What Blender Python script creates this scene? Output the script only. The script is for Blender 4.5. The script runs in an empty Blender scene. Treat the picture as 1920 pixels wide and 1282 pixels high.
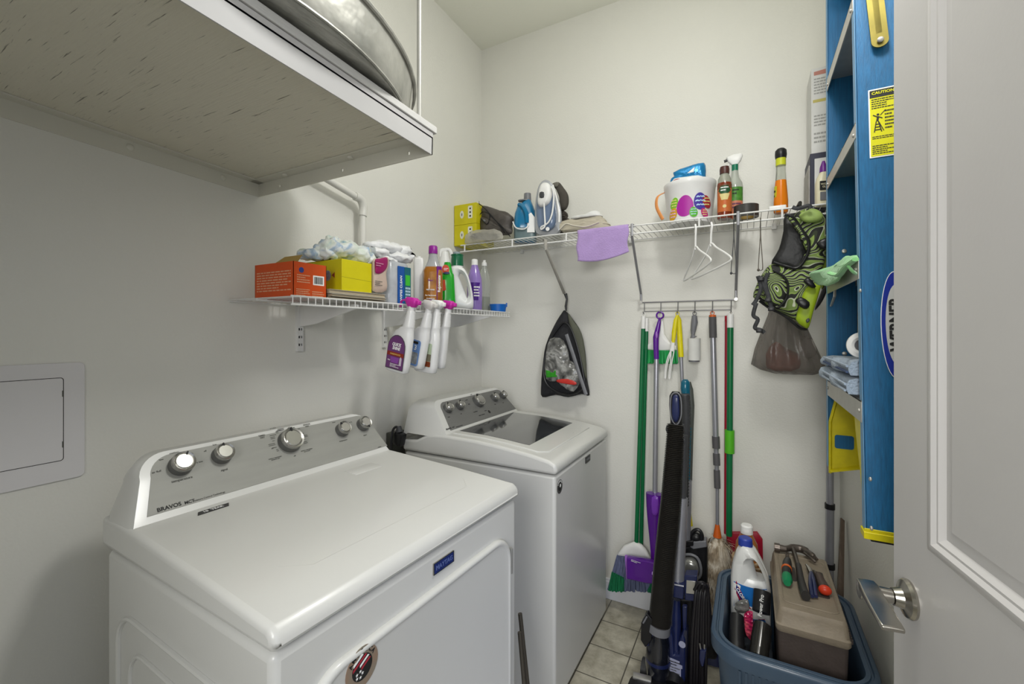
import bpy, bmesh, math, random
from mathutils import Vector, Matrix, Euler, noise
C = bpy.context.scene.collection
SC = bpy.context.scene
random.seed(7)
# ---------------------------------------------------------------- camera
F, CX, HY, H = 820.0, 960.0, 621.0, 1.45        # focal length, principal column, horizon row (pixels of 1920x1282), eye height
YAW = math.atan(445 / 820)
DV = Vector((-math.sin(YAW), math.cos(YAW), 0)); RV = Vector((math.cos(YAW), math.sin(YAW), 0))
cam = bpy.data.cameras.new('camera'); camo = bpy.data.objects.new('camera', cam); C.objects.link(camo)
camo.location = (0, 0, H); camo.rotation_euler = (math.pi / 2, 0, YAW)
cam.sensor_width = 36; cam.lens = 36 * F / 1920; cam.shift_y = -20 / 1920; cam.clip_start = .02
SC.camera = camo
# ---------------------------------------------------------------- light
SC.view_settings.view_transform = 'Standard'; SC.view_settings.look = 'None'
SC.view_settings.gamma = 1; SC.view_settings.use_curve_mapping = False
SC.view_settings.exposure = 0.06
W = bpy.data.worlds.new('world'); SC.world = W; W.use_nodes = True
W.node_tree.nodes['Background'].inputs[0].default_value = (.80, .87, 1, 1)
W.node_tree.nodes['Background'].inputs[1].default_value = .6
def area(name, loc, target, sx, sy, power, col, spread=180):
    l = bpy.data.lights.new(name, 'AREA'); l.shape = 'RECTANGLE'; l.size = sx; l.size_y = sy; l.energy = power; l.color = col; l.spread = math.radians(spread)
    o = bpy.data.objects.new(name, l); C.objects.link(o); o.location = loc
    o.rotation_euler = (Vector(target) - Vector(loc)).to_track_quat('-Z', 'Y').to_euler(); return o
area('key_light', (.12, 1.0, 2.75), (-.9, 1.3, .8), .25, .25, 12, (1, .995, .965))  # key placed from the high shelf's shadow edge; stands for bounced flash
area('bounce_light', (-.35, .9, 3.15), (-.3, 1.2, 0), .9, .9, 5.5, (1, .99, .95))
area('front_fill_light', (.12, -1.0, 1.75), (-.15, 2.3, .85), .8, .9, 9, (1, .995, .97), 85)  # added fill behind the camera for the low back wall; no lamp there
area('doorway_daylight', (.95, -.35, 1.0), (-.25, 2.0, .2), .7, 1.3, 4, (.60, .68, 1.0), 80)
area('ceiling_fill_light', (-.1, 1.2, 2.55), (-.1, 1.25, 3.2), .5, .5, 6.5, (1, 1, .95))  # added fill aimed up to brighten the ceiling, not a fitting of the room
# ---------------------------------------------------------------- pixel rays to real planes
def ray(px, py):
    v = DV + RV * ((px - CX) / F); v.z = (HY - py) / F; return v
EYE = Vector((0, 0, H))
def at_x(px, py, x): v = ray(px, py); return EYE + v * (x / v.x)
def at_y(px, py, y): v = ray(px, py); return EYE + v * (y / v.y)
def at_z(px, py, z): v = ray(px, py); return EYE + v * ((z - H) / v.z)
def at_pl(px, py, p, n): v = ray(px, py); return EYE + v * ((Vector(p) - EYE).dot(n) / v.dot(n))
# ---------------------------------------------------------------- materials
def lin(c):
    if isinstance(c, str): c = tuple(int(c[i:i + 2], 16) / 255 for i in (0, 2, 4))
    return tuple((v / 12.92 if v <= .04045 else ((v + .055) / 1.055) ** 2.4) for v in c) + (1,)
MC = {}
def mat(name, col, rough=.5, metal=0, var=.05, vs=18, bump=0, bs=60, coat=0, trans=0, alpha=1, stretch=None, col2=None, ior=1.45, sheen=0):
    if name in MC: return MC[name]
    m = bpy.data.materials.new(name); m.use_nodes = True; MC[name] = m
    nt = m.node_tree; b = nt.nodes['Principled BSDF']
    base = lin(col)
    tc = nt.nodes.new('ShaderNodeTexCoord'); mp = nt.nodes.new('ShaderNodeMapping'); nt.links.new(tc.outputs['Object'], mp.inputs[0])
    if stretch: mp.inputs['Scale'].default_value = stretch
    nz = nt.nodes.new('ShaderNodeTexNoise'); nz.inputs['Scale'].default_value = vs; nz.inputs['Detail'].default_value = 5
    nt.links.new(mp.outputs[0], nz.inputs['Vector'])
    cr = nt.nodes.new('ShaderNodeValToRGB'); cr.color_ramp.elements[0].position = .3; cr.color_ramp.elements[1].position = .7
    c2 = lin(col2) if col2 else tuple(min(1, v * (1 + var)) for v in base[:3]) + (1,)
    cr.color_ramp.elements[0].color = tuple(v * (1 - var) for v in base[:3]) + (1,) if not col2 else base
    cr.color_ramp.elements[1].color = c2
    nt.links.new(nz.outputs['Fac'], cr.inputs[0]); nt.links.new(cr.outputs[0], b.inputs['Base Color'])
    b.inputs['Roughness'].default_value = rough; b.inputs['Metallic'].default_value = metal; b.inputs['IOR'].default_value = ior
    if coat: b.inputs['Coat Weight'].default_value = coat; b.inputs['Coat Roughness'].default_value = .08
    if trans: b.inputs['Transmission Weight'].default_value = trans
    if sheen: b.inputs['Sheen Weight'].default_value = sheen
    if alpha < 1: b.inputs['Alpha'].default_value = alpha
    if bump:
        n2 = nt.nodes.new('ShaderNodeTexNoise'); n2.inputs['Scale'].default_value = bs; n2.inputs['Detail'].default_value = 4
        nt.links.new(mp.outputs[0], n2.inputs['Vector'])
        bp = nt.nodes.new('ShaderNodeBump'); bp.inputs['Strength'].default_value = bump; bp.inputs['Distance'].default_value = .01
        nt.links.new(n2.outputs['Fac'], bp.inputs['Height']); nt.links.new(bp.outputs[0], b.inputs['Normal'])
    return m
def nd(m, t, **kw):
    n = m.node_tree.nodes.new(t)
    for k, v in kw.items(): setattr(n, k, v)
    return n
WALL = mat('wall_paint', 'e0dfd8', .42, var=.012, vs=3, bump=.10, bs=140)
CEIL = mat('ceiling_paint', 'ebebe0', .7, var=.01, vs=3, bump=.05, bs=90)
TRIM = mat('trim_paint', 'e6e8ee', .35, var=.01)
DOORP = mat('door_paint', 'cdcbca', .38, var=.01, vs=6, bump=.02, bs=120)
ENAMEL = mat('white_enamel', 'd0d0cc', .30, var=.01, vs=5, coat=.15)
PLASW = mat('white_plastic', 'e8e8e6', .35, var=.02)
WIRE = mat('white_vinyl_wire', 'dededc', .35, var=.02)
WIREG = mat('grey_metal_wire', '8b8b8d', .35, .6, var=.03)
SILV = mat('brushed_silver_panel', 'a3a39f', .40, .55, var=.05, vs=40, stretch=(1, .1, 1))
CHROME = mat('satin_nickel', 'b4b0a8', .22, 1, var=.04, vs=30)
ALU = mat('aluminium', 'c2c0bb', .38, .75, var=.05, vs=30)
SILVP = mat('silver_painted_pole', 'a9aab2', .32, .6, var=.04, vs=30)
BLACK = mat('black_plastic', '17171a', .38, var=.12)
DGREY = mat('dark_grey_plastic', '3f4043', .45, var=.08)
GREYP = mat('grey_plastic', '74757a', .45, var=.06)
INK = mat('black_ink', '1b1b1b', .6, var=.02)
INKG = mat('grey_ink', '55554f', .6, var=.02)
INKW = mat('white_ink', 'f0f0ee', .6, var=.02)
GREEN = mat('green_pole_plastic', '0c6b3e', .35, var=.06)
PURPLE = mat('purple_plastic', '5a1690', .25, var=.06, coat=.3)
ORANGE = mat('orange_plastic', 'd0601c', .4, var=.06)
YEL = mat('yellow_plastic', 'ddd00f', .4, var=.08)
YELL = mat('ladder_yellow_plastic', 'd2c40e', .4, var=.1, vs=30)
MAG = mat('magenta_plastic', 'c22a9e', .35, var=.06)
RED = mat('red_plastic', 'a3142e', .4, var=.06)
NAVY = mat('navy_plastic', '1d2650', .3, var=.08, coat=.2)
TEAL = mat('teal_plastic', '0f5d75', .25, var=.1, coat=.3)
# ---------------------------------------------------------------- mesh builder
class MB:
    def __init__(s): s.bm = bmesh.new()
    def _f(s, vs):
        try: return s.bm.faces.new(vs)
        except ValueError: return None
    def box(s, c, sz, rot=None, b=0, seg=2):
        r = bmesh.ops.create_cube(s.bm, size=1)['verts']
        M = Matrix.Translation(Vector(c)) @ ((rot if isinstance(rot, Matrix) else Euler(rot).to_matrix().to_4x4()) if rot is not None else Matrix()) @ Matrix.Diagonal((*sz, 1))
        bmesh.ops.transform(s.bm, matrix=M, verts=r)
        if b:
            es = {e for v in r for e in v.link_edges}
            bmesh.ops.bevel(s.bm, geom=list(es), offset=b, segments=seg, affect='EDGES', profile=.5)
        return s
    def bx(s, x0, x1, y0, y1, z0, z1, b=0): return s.box(((x0 + x1) / 2, (y0 + y1) / 2, (z0 + z1) / 2), (abs(x1 - x0), abs(y1 - y0), abs(z1 - z0)), b=b)
    def rings(s, rs, caps=True, closed=False):
        vs = [[s.bm.verts.new(p) for p in r] for r in rs]; n = len(vs[0]); L = len(vs)
        for i in range(L if closed else L - 1):
            a, b = vs[i], vs[(i + 1) % L]
            for j in range(n): s._f((a[j], a[(j + 1) % n], b[(j + 1) % n], b[j]))
        if caps and not closed: s._f(vs[0][::-1]); s._f(vs[-1])
        return s
    def cyl(s, p0, p1, r0, r1=None, n=20, caps=True):
        p0, p1 = Vector(p0), Vector(p1); r1 = r0 if r1 is None else r1
        q = (p1 - p0).to_track_quat('Z', 'Y')
        def ring(p, r): return [p + q @ Vector((r * math.cos(a), r * math.sin(a), 0)) for a in (2 * math.pi * k / n for k in range(n))]
        return s.rings([ring(p0, r0), ring(p1, r1)], caps)
    def tube(s, pts, r, n=8, closed=False, flat=None, caps=True, up=(0, 0, 1)):
        pts = [Vector(p) for p in pts]; L = len(pts); rr = r if isinstance(r, (list, tuple)) else [r] * L
        rs = []; prev = None
        for i, p in enumerate(pts):
            a = pts[(i - 1) % L] if (closed or i > 0) else p; b = pts[(i + 1) % L] if (closed or i < L - 1) else p
            t = (b - a).normalized() if (b - a).length > 1e-9 else Vector((0, 0, 1))
            if prev is None:
                u = Vector(up); u = u - t * u.dot(t)
                if u.length < 1e-3: u = Vector((1, 0, 0)) - t * t.x
            else: u = prev - t * prev.dot(t)
            u.normalize(); w = t.cross(u); prev = u
            fa, fb = (1, 1) if not flat else flat
            rs.append([p + (u * math.cos(q) * fa + w * math.sin(q) * fb) * rr[i] for q in (2 * math.pi * k / n for k in range(n))])
        return s.rings(rs, caps, closed)
    def lathe(s, prof, c=(0, 0, 0), n=32, sx=1, sy=1, M=None):
        c = Vector(c); rs = []
        for r, z in prof:
            ring = [Vector((r * sx * math.cos(a), r * sy * math.sin(a), z)) for a in (2 * math.pi * k / n for k in range(n))]
            rs.append([(M @ p if M else p + c) for p in ring])
        return s.rings(rs)
    def loft(s, prof, n=36, M=None):
        """prof: (z, half-width x, half-depth y, squareness, cx, cy)"""
        rs = []
        for q in prof:
            z, a, b = q[:3]; e = q[3] if len(q) > 3 else 2; cx = q[4] if len(q) > 4 else 0; cy = q[5] if len(q) > 5 else 0
            ring = []
            for k in range(n):
                t = 2 * math.pi * k / n; ct, st = math.cos(t), math.sin(t)
                p = Vector((cx + a * math.copysign(abs(ct) ** (2 / e), ct), cy + b * math.copysign(abs(st) ** (2 / e), st), z))
                ring.append(M @ p if M else p)
            rs.append(ring)
        return s.rings(rs)
    def prism(s, poly, f0, f1):
        """poly: list of 2-tuples; f0,f1 map (u,v)->Vector for the two caps"""
        return s.rings([[f0(*p) for p in poly], [f1(*p) for p in poly]])
    def ell(s, c, rad, rot=None, n=20, m=12):
        r = bmesh.ops.create_uvsphere(s.bm, u_segments=n, v_segments=m, radius=1)['verts']
        M = Matrix.Translation(Vector(c)) @ (Euler(rot).to_matrix().to_4x4() if rot else Matrix()) @ Matrix.Diagonal((*rad, 1))
        bmesh.ops.transform(s.bm, matrix=M, verts=r); return s
    def grid(s, fn, nu, nv, thick=0, nrm=None):
        vs = [[s.bm.verts.new(fn(i / nu, j / nv)) for j in range(nv + 1)] for i in range(nu + 1)]
        for i in range(nu):
            for j in range(nv): s._f((vs[i][j], vs[i + 1][j], vs[i + 1][j + 1], vs[i][j + 1]))
        return s
    def pillow(s, pts, nrm, th, k=(1, .93, .72, .35), h=(0, .55, .9, 1), back=True):
        pts = [Vector(p) for p in pts]; c = sum(pts, Vector()) / len(pts); nrm = Vector(nrm).normalized()
        def ring(f, d): return [c + (p - c) * f + nrm * d for p in pts]
        rs = [ring(a, th / 2 * b) for a, b in zip(k, h)][::-1]
        rs += [ring(a, -th / 2 * b) for a, b in zip(k, h)][1:] if back else []
        return s.rings(rs)
    def clamp(s, *lim):
        """lim: (axis, low or None, high or None); rests a soft shape flat against what it touches"""
        for ax, lo, hi in lim:
            for v in s.bm.verts:
                if lo is not None and v.co[ax] < lo: v.co[ax] = lo
                if hi is not None and v.co[ax] > hi: v.co[ax] = hi
        return s
    def shake(s, amp, sc, seed=0):
        s.bm.normal_update()
        for v in s.bm.verts:
            q = noise.noise(v.co * sc + Vector((seed, seed * 1.7, 3.1 * seed))) + .5 * noise.noise(v.co * sc * 2.3 + Vector((seed, 0, 0)))
            v.co += v.normal * q * amp
        return s
def rrect(w, h, r, n=6, cx=0, cy=0):
    o = []
    for sx, sy, a0 in ((1, 1, 0), (-1, 1, 90), (-1, -1, 180), (1, -1, 270)):
        for k in range(n + 1):
            a = math.radians(a0 + 90 * k / n); o.append((cx + sx * (w / 2 - r) + r * math.cos(a), cy + sy * (h / 2 - r) + r * math.sin(a)))
    return o
def circ(r, n=28, cx=0, cy=0, ry=None): return [(cx + r * math.cos(2 * math.pi * k / n), cy + (ry or r) * math.sin(2 * math.pi * k / n)) for k in range(n)]
def catmull(P, n=8, closed=False):
    P = [Vector(p) for p in P]; L = len(P); out = []
    for i in range(L if closed else L - 1):
        p0 = P[(i - 1) % L] if closed or i else P[i]; p1 = P[i]; p2 = P[(i + 1) % L]; p3 = P[(i + 2) % L] if closed or i < L - 2 else p2
        for k in range(n):
            t = k / n
            out.append(.5 * ((2 * p1) + (p2 - p0) * t + (2 * p0 - 5 * p1 + 4 * p2 - p3) * t * t + (3 * p1 - p0 - 3 * p2 + p3) * t ** 3))
    if not closed: out.append(P[-1])
    return out
# ---------------------------------------------------------------- objects
RM = {}
def tagp(o, label=None, cat=None, group=None, kind=None):
    if label: o['label'] = label
    if cat: o['category'] = cat
    if group: o['group'] = group
    if kind: o['kind'] = kind
    return o
def thing(name, label, cat, loc=(0, 0, 0), rz=0, group=None, rot=None):
    o = bpy.data.objects.new(name, None); C.objects.link(o); o.empty_display_size = .05
    o.location = loc; o.rotation_euler = rot if rot else (0, 0, rz)
    RM[o.name] = Matrix.Translation(Vector(loc)) @ o.rotation_euler.to_matrix().to_4x4()
    return tagp(o, label, cat, group)
def rootof(o):
    while o.parent: o = o.parent
    return o
def link(name, mb, m, parent=None, w=False, bev=0, sub=0, smooth=35, label=None, solid=0, seg=3):
    bm = mb.bm
    bmesh.ops.recalc_face_normals(bm, faces=bm.faces)
    if w and parent: bmesh.ops.transform(bm, matrix=RM[rootof(parent).name].inverted(), verts=bm.verts)
    me = bpy.data.meshes.new(name); bm.to_mesh(me); bm.free()
    for p in me.polygons: p.use_smooth = True
    try: me.set_sharp_from_angle(angle=math.radians(smooth))
    except Exception: pass
    me.materials.append(m)
    o = bpy.data.objects.new(name, me); C.objects.link(o)
    if parent: o.parent = parent
    if solid:
        k = o.modifiers.new('solid', 'SOLIDIFY'); k.thickness = solid; k.offset = 0
    if sub:
        k = o.modifiers.new('sub', 'SUBSURF'); k.levels = sub; k.render_levels = sub
    if bev:
        k = o.modifiers.new('bev', 'BEVEL'); k.width = bev; k.segments = seg; k.limit_method = 'ANGLE'; k.angle_limit = math.radians(40); k.harden_normals = False
    if label: o['label'] = label
    return o
def solo(name, mb, m, label, cat, group=None, origin=None, **kw):
    """a thing that is one mesh; the mesh is built in world coordinates and its origin moved to the base"""
    if origin is None:
        vs = mb.bm.verts; n = len(vs); origin = (sum(v.co.x for v in vs) / n, sum(v.co.y for v in vs) / n, min(v.co.z for v in vs))
    bmesh.ops.translate(mb.bm, vec=-Vector(origin), verts=mb.bm.verts)
    o = link(name, mb, m, **kw); o.location = origin; return tagp(o, label, cat, group)
def struct(name, mb, m, **kw): o = link(name, mb, m, **kw); o['kind'] = 'structure'; return o
FONT = None
def text(s, size, M, m, parent, name='lettering', bend=0, w=False, bold=0, ext=.0002, align='CENTER', cond=1, shear=0, ly=0):
    cu = bpy.data.curves.new('t', 'FONT'); cu.body = s; cu.size = size; cu.align_x = align; cu.align_y = 'CENTER'
    cu.extrude = ext; cu.offset = bold * size; cu.resolution_u = 3; cu.shear = shear
    if ly: cu.space_line = ly
    to = bpy.data.objects.new('t', cu); me = bpy.data.meshes.new_from_object(to)
    bm = bmesh.new(); bm.from_mesh(me); bpy.data.objects.remove(to); bpy.data.meshes.remove(me)
    for v in bm.verts:
        v.co.x *= cond
        if bend: x, z = v.co.x, v.co.z; v.co.x = (bend + z) * math.sin(x / bend); v.co.z = (bend + z) * math.cos(x / bend) - bend
    bmesh.ops.transform(bm, matrix=M, verts=bm.verts)
    mb = MB(); mb.bm.free(); mb.bm = bm
    return link(name, mb, m, parent, w=w)
def frame(o, u, v):
    u = Vector(u).normalized(); v = Vector(v); n = u.cross(v).normalized(); v = n.cross(u)
    return Matrix(((u.x, v.x, n.x, o[0]), (u.y, v.y, n.y, o[1]), (u.z, v.z, n.z, o[2]), (0, 0, 0, 1)))
def decal(name, poly, M, m, parent, w=False, h=.0004, label=None, bend=0, z0=0):
    mb = MB()
    def g(z):
        def f(u, v):
            if bend: return M @ Vector(((bend + z) * math.sin(u / bend), v, (bend + z) * math.cos(u / bend) - bend))
            return M @ Vector((u, v, z))
        return f
    if bend:
        cx = sum(q[0] for q in poly) / len(poly); cy = sum(q[1] for q in poly) / len(poly)
        dense = []
        for (ax, ay), (bx_, by_) in zip(poly, poly[1:] + poly[:1]):
            k = max(1, int(abs(bx_ - ax) / (bend * .12)))
            dense += [(ax + (bx_ - ax) * i / k, ay + (by_ - ay) * i / k) for i in range(k)]
        def sc(f): return [(cx + (a - cx) * f, cy + (b - cy) * f) for a, b in dense]
        mb.rings([[g(z0 - .0006)(*q) for q in dense]] + [[g(z0 + h)(*q) for q in sc(f)] for f in (1, .8, .6, .4, .2, .02)])
    else: mb.prism(poly, g(z0 - .0006), g(z0 + h))
    return link(name, mb, m, parent, w=w, label=label)
def bars(M, x0, x1, y0, y1, n, m, parent, w=False, name='small_print', bend=0, z=.0006, seed=1):
    """rows of print too small to read"""
    rnd = random.Random(seed); mb = MB(); hh = (y1 - y0) / n
    for k in range(n):
        yy = y1 - hh * (k + .5); x = x0; xe = x1 - (x1 - x0) * rnd.choice((0, 0, .1, .35))
        while x < xe:
            L = (x1 - x0) * rnd.uniform(.05, .16); e = min(x + L, xe)
            q = [(x, yy - hh * .22), (e, yy - hh * .22), (e, yy + hh * .22), (x, yy + hh * .22)]
            def f(u, v, zz=z):
                if bend: return M @ Vector(((bend + zz) * math.sin(u / bend), v, (bend + zz) * math.cos(u / bend) - bend))
                return M @ Vector((u, v, zz))
            vs = [mb.bm.verts.new(f(*p)) for p in q]; mb._f(vs)
            x = e + (x1 - x0) * .02
    return link(name, mb, m, parent, w=w)
# ================================================================ the room
XL, XR, YB, YF, ZC = -1.492, .345, 2.345, -1.3, 3.23
def tile_floor():
    m = bpy.data.materials.new('vinyl_tile_floor'); m.use_nodes = True; nt = m.node_tree; b = nt.nodes['Principled BSDF']
    tc = nt.nodes.new('ShaderNodeTexCoord'); mp = nt.nodes.new('ShaderNodeMapping'); nt.links.new(tc.outputs['Object'], mp.inputs[0])
    mp.inputs['Location'].default_value = (.467, -1.961, 0)
    br = nt.nodes.new('ShaderNodeTexBrick'); br.offset = 0; br.inputs['Scale'].default_value = 1
    br.inputs['Brick Width'].default_value = .186; br.inputs['Row Height'].default_value = .186; br.inputs['Mortar Size'].default_value = .0035; br.inputs['Mortar Smooth'].default_value = .6
    nt.links.new(mp.outputs[0], br.inputs['Vector'])
    n1 = nt.nodes.new('ShaderNodeTexNoise'); n1.inputs['Scale'].default_value = 11; n1.inputs['Detail'].default_value = 9; n1.inputs['Roughness'].default_value = .65
    nt.links.new(tc.outputs['Object'], n1.inputs['Vector'])
    cr = nt.nodes.new('ShaderNodeValToRGB'); e = cr.color_ramp.elements
    e[0].position = .36; e[0].color = lin('9c9684'); e[1].position = .66; e[1].color = lin('cfcab8')
    nt.links.new(n1.outputs['Fac'], cr.inputs[0]); nt.links.new(cr.outputs[0], br.inputs['Color1']); nt.links.new(cr.outputs[0], br.inputs['Color2'])
    br.inputs['Mortar'].default_value = lin('5c584e')
    nt.links.new(br.outputs['Color'], b.inputs['Base Color']); b.inputs['Roughness'].default_value = .4
    bp = nt.nodes.new('ShaderNodeBump'); bp.inputs['Strength'].default_value = .25; bp.inputs['Distance'].default_value = .003; bp.invert = True
    nt.links.new(br.outputs['Fac'], bp.inputs['Height']); nt.links.new(bp.outputs[0], b.inputs['Normal'])
    return m
struct('floor', MB().bx(XL - .1, 3.2, YF - .1, YB + .1, -.08, 0), tile_floor())
struct('ceiling', MB().bx(XL - .1, XR + .1, YF - .1, YB + .1, ZC, ZC + .08), CEIL)
struct('wall_left', MB().bx(XL - .1, XL, YF - .1, YB + .1, 0, ZC), WALL)
struct('wall_back', MB().bx(XL, XR, YB, YB + .1, 0, ZC), WALL)
struct('wall_front', MB().bx(XL, XR, YF - .1, YF, 0, ZC), WALL)
OY0, OY1, OZ = -.62, .72, 2.47
struct('wall_right', MB().bx(XR, XR + .1, OY1, YB + .1, 0, ZC).bx(XR, XR + .1, YF - .1, OY0, 0, ZC).bx(XR, XR + .1, OY0, OY1, OZ, ZC), WALL)
struct('baseboard_back', MB().bx(XL, XR, YB - .014, YB, 0, .095).bx(XL, XR, YB - .009, YB, .095, .108), TRIM, bev=.002)
struct('baseboard_right', MB().bx(XR - .012, XR, 1.2, YB - .014, 0, .1), TRIM, bev=.002)
struct('baseboard_left', MB().bx(XL, XL + .012, YF, YB - .014, 0, .1), TRIM, bev=.002)
struct('trim_1', MB().bx(XR + .1, XR + .112, OY0 - .06, OY0, 0, OZ + .06).bx(XR + .1, XR + .112, OY0, OY1, OZ, OZ + .06), TRIM)

# ---- the open door, swung back against the right wall
du = Vector((.147, -.989, 0)).normalized(); dn = Vector((-.989, -.147, 0)).normalized()
e0 = EYE + (DV + RV * (716 / F)) * .845; e0.z = .012
DW, DH, DT = .72, 2.44, .035
def DP(u, z, d): return e0 + du * u + dn * d + Vector((0, 0, z - .012))
def door_box(mb, u0, u1, z0, z1, d0, d1):
    P = [[DP(u0, z0, d), DP(u1, z0, d), DP(u1, z1, d), DP(u0, z1, d)] for d in (d0, d1)]; mb.rings(P); return mb
droot = bpy.data.objects.new('door_1', None); C.objects.link(droot); droot.location = DP(DW, .012, 0); droot['kind'] = 'structure'
RM['door_1'] = Matrix.Translation(droot.location)
droot['label'] = 'open off-white panelled door with a satin nickel lever'
mb = MB()
S = .118; panels = [(1.085, 2.30), (.22, .80)]
door_box(mb, 0, S, .012, DH, -DT, 0); door_box(mb, DW - S, DW, .012, DH, -DT, 0)
for z0, z1 in ((.012, .22), (.80, 1.085), (2.30, DH)): door_box(mb, S, DW - S, z0, z1, -DT, 0)
link('door_frame', mb, DOORP, droot, w=True)
for z0, z1 in panels:
    mb = MB(); door_box(mb, S, DW - S, z0, z1, -DT + .006, -.013)
    prof = [(0, 0), (.003, .0012), (.012, .0012), (.018, -.004), (.022, -.004), (.030, -.0115), (.034, -.0115), (.05, -.0085)]
    rs = []
    for o, d in prof + [(.0501, -.012)]:
        rs.append([DP(S + o, z0 + o, d), DP(DW - S - o, z0 + o, d), DP(DW - S - o, z1 - o, d), DP(S + o, z1 - o, d)])
    mb.rings(rs, caps=False)
    pm = MB(); door_box(pm, S + .05, DW - S - .05, z0 + .05, z1 - .05, -.014, -.0085)
    for q in (mb, pm): pass
    link('door_panel', mb, DOORP, droot, w=True, smooth=25); link('door_panel', pm, DOORP, droot, w=True)
# lever handle
kz = .968; kc = DP(.062, kz, 0)
mb = MB(); Mk = frame(kc, Vector((0, 0, 1)).cross(dn), Vector((0, 0, 1)))
mb.lathe([(0, -.001), (.033, -.001), (.034, .004), (.031, .009), (.018, .014), (.0155, .022), (.0145, .026), (0, .026)], M=Mk, n=40)
ro = link('door_handle', mb, CHROME, droot, w=True)
def KP(a, z, d): return kc + du * a + Vector((0, 0, z)) + dn * d
mb = MB(); mb.cyl(KP(0, 0, .026), KP(-.002, .001, .076), .0125, .0150, n=28)
# a curved, faceted lever: starts at the neck and sweeps back over the door
rs = []
for a, z, wd, hh, d in ((-.016, .008, .010, .007, .064), (-.010, .009, .014, .009, .063), (.004, .008, .0155, .009, .062), (.022, .005, .016, .006, .062), (.05, .001, .0165, .0045, .062), (.085, -.003, .0165, .004, .063), (.098, -.005, .016, .004, .063), (.1005, -.006, .015, .003, .063)):
    rs.append([KP(a, z - hh, d - wd), KP(a, z, d - wd * 1.03), KP(a, z + hh, d - wd * .96), KP(a, z + hh * 1.1, d), KP(a, z + hh, d + wd * .96), KP(a, z, d + wd * 1.03), KP(a, z - hh, d + wd), KP(a, z - hh * 1.1, d)])
mb.rings(rs)
link('lever', mb, CHROME, ro, w=True, bev=.0015, smooth=30)
link('latch_plate', door_box(MB(), -.0012, .0, .92, 1.01, -.03, -.005), CHROME, droot, w=True)

# ================================================================ access panel in the left wall
PNL = mat('panel_paint', 'dcdadb', .45, var=.01, vs=8)
pr = thing('wall_access_panel', 'square painted access panel set in the left wall with rounded door', 'access panel', (XL, .25, 1.08))
ya = at_x(158, 680, XL).y; zt = 1.372; zb = 1.083
mb = MB(); mb.prism(rrect(.37, zt - zb, .012, cx=ya - .185, cy=(zt + zb) / 2), lambda u, v: Vector((XL + .0002, u, v)), lambda u, v: Vector((XL + .004, u, v)))
link('panel_frame', mb, PNL, pr, w=True, bev=.001)
yb = at_x(117, 710, XL).y
mb = MB(); mb.prism(rrect(.30, .202, .006, cx=yb - .15, cy=(1.335 + 1.133) / 2), lambda u, v: Vector((XL + .001, u, v)), lambda u, v: Vector((XL + .0048, u, v)))
dr = link('panel_door', mb, PNL, pr, w=True, bev=.0006)
mb = MB(); q = rrect(.303, .205, .007, cx=yb - .15, cy=(1.335 + 1.133) / 2)
mb.prism(q, lambda u, v: Vector((XL + .001, u, v)), lambda u, v: Vector((XL + .00425, u, v)))
link('panel_gap', mb, mat('shadow_gap', '3c3a36', .9), pr, w=True)
mb = MB()
for z in (1.30, 1.175): mb.bx(XL + .004, XL + .0055, yb - .002, yb + .001, z - .011, z + .004)
link('hinge_slot', mb, INKG, pr, w=True)

# ================================================================ high plywood shelf with angle iron
PAINTPLY = mat('painted_plywood', 'd9d5c5', .55, var=.03, vs=4)
m = PAINTPLY; nt = m.node_tree; b = nt.nodes['Principled BSDF']
tc = nt.nodes.new('ShaderNodeTexCoord'); mp = nt.nodes.new('ShaderNodeMapping'); mp.inputs['Scale'].default_value = (3.0, 75, 1); nt.links.new(tc.outputs['Object'], mp.inputs[0])
n1 = nt.nodes.new('ShaderNodeTexNoise'); n1.inputs['Scale'].default_value = 3.4; n1.inputs['Detail'].default_value = 4; n1.inputs['Roughness'].default_value = .55; n1.inputs['Distortion'].default_value = .5
nt.links.new(mp.outputs[0], n1.inputs['Vector'])
r1 = nt.nodes.new('ShaderNodeValToRGB'); r1.color_ramp.elements[0].position = .635; r1.color_ramp.elements[0].color = (0, 0, 0, 1); r1.color_ramp.elements[1].position = .70; r1.color_ramp.elements[1].color = (1, 1, 1, 1)
nt.links.new(n1.outputs['Fac'], r1.inputs[0])
mx = nt.nodes.new('ShaderNodeMix'); mx.data_type = 'RGBA'; src = b.inputs['Base Color'].links[0].from_socket
nt.links.new(r1.outputs[0], mx.inputs[0]); nt.links.new(src, mx.inputs[6]); mx.inputs[7].default_value = lin('7f7b6e'); nt.links.new(mx.outputs[2], b.inputs['Base Color'])
bp = nt.nodes.new('ShaderNodeBump'); bp.inputs['Strength'].default_value = .5; bp.inputs['Distance'].default_value = .004; bp.invert = True
nt.links.new(n1.outputs['Fac'], bp.inputs['Height']); nt.links.new(bp.outputs[0], b.inputs['Normal'])
ANG = mat('painted_angle_iron', 'd2d0c4', .42, var=.02, vs=9)
BOARD = mat('painted_board', 'cfcecb', .5, var=.03, vs=30, stretch=(8, 1, 8), bump=.12, bs=40)
SX, SYE, SYN, SZ = -.733, .912, -.75, 1.914
sr = thing('wall_shelf', 'deep painted plywood shelf framed in angle iron high on the left wall', 'shelf', (XL, SYE, SZ), rot=(math.radians(-2.1), 0, 0))
def SL(x, y, z): return (x - XL, y - SYE, z)          # shelf frame; z=0 is the bottom of the angle iron
L0 = SYN - SYE; WX = SX - XL
link('plywood_deck', MB().bx(.0, WX - .02, L0, -.004, .047, .058), PAINTPLY, sr)
link('top_board', MB().bx(.0, WX + .004, L0, .012, .060, .078), BOARD, sr, bev=.002)
mb = MB().bx(.0, .004, L0, 0, .0, .044).bx(.0, .035, L0, 0, .0425, .0465)
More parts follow.
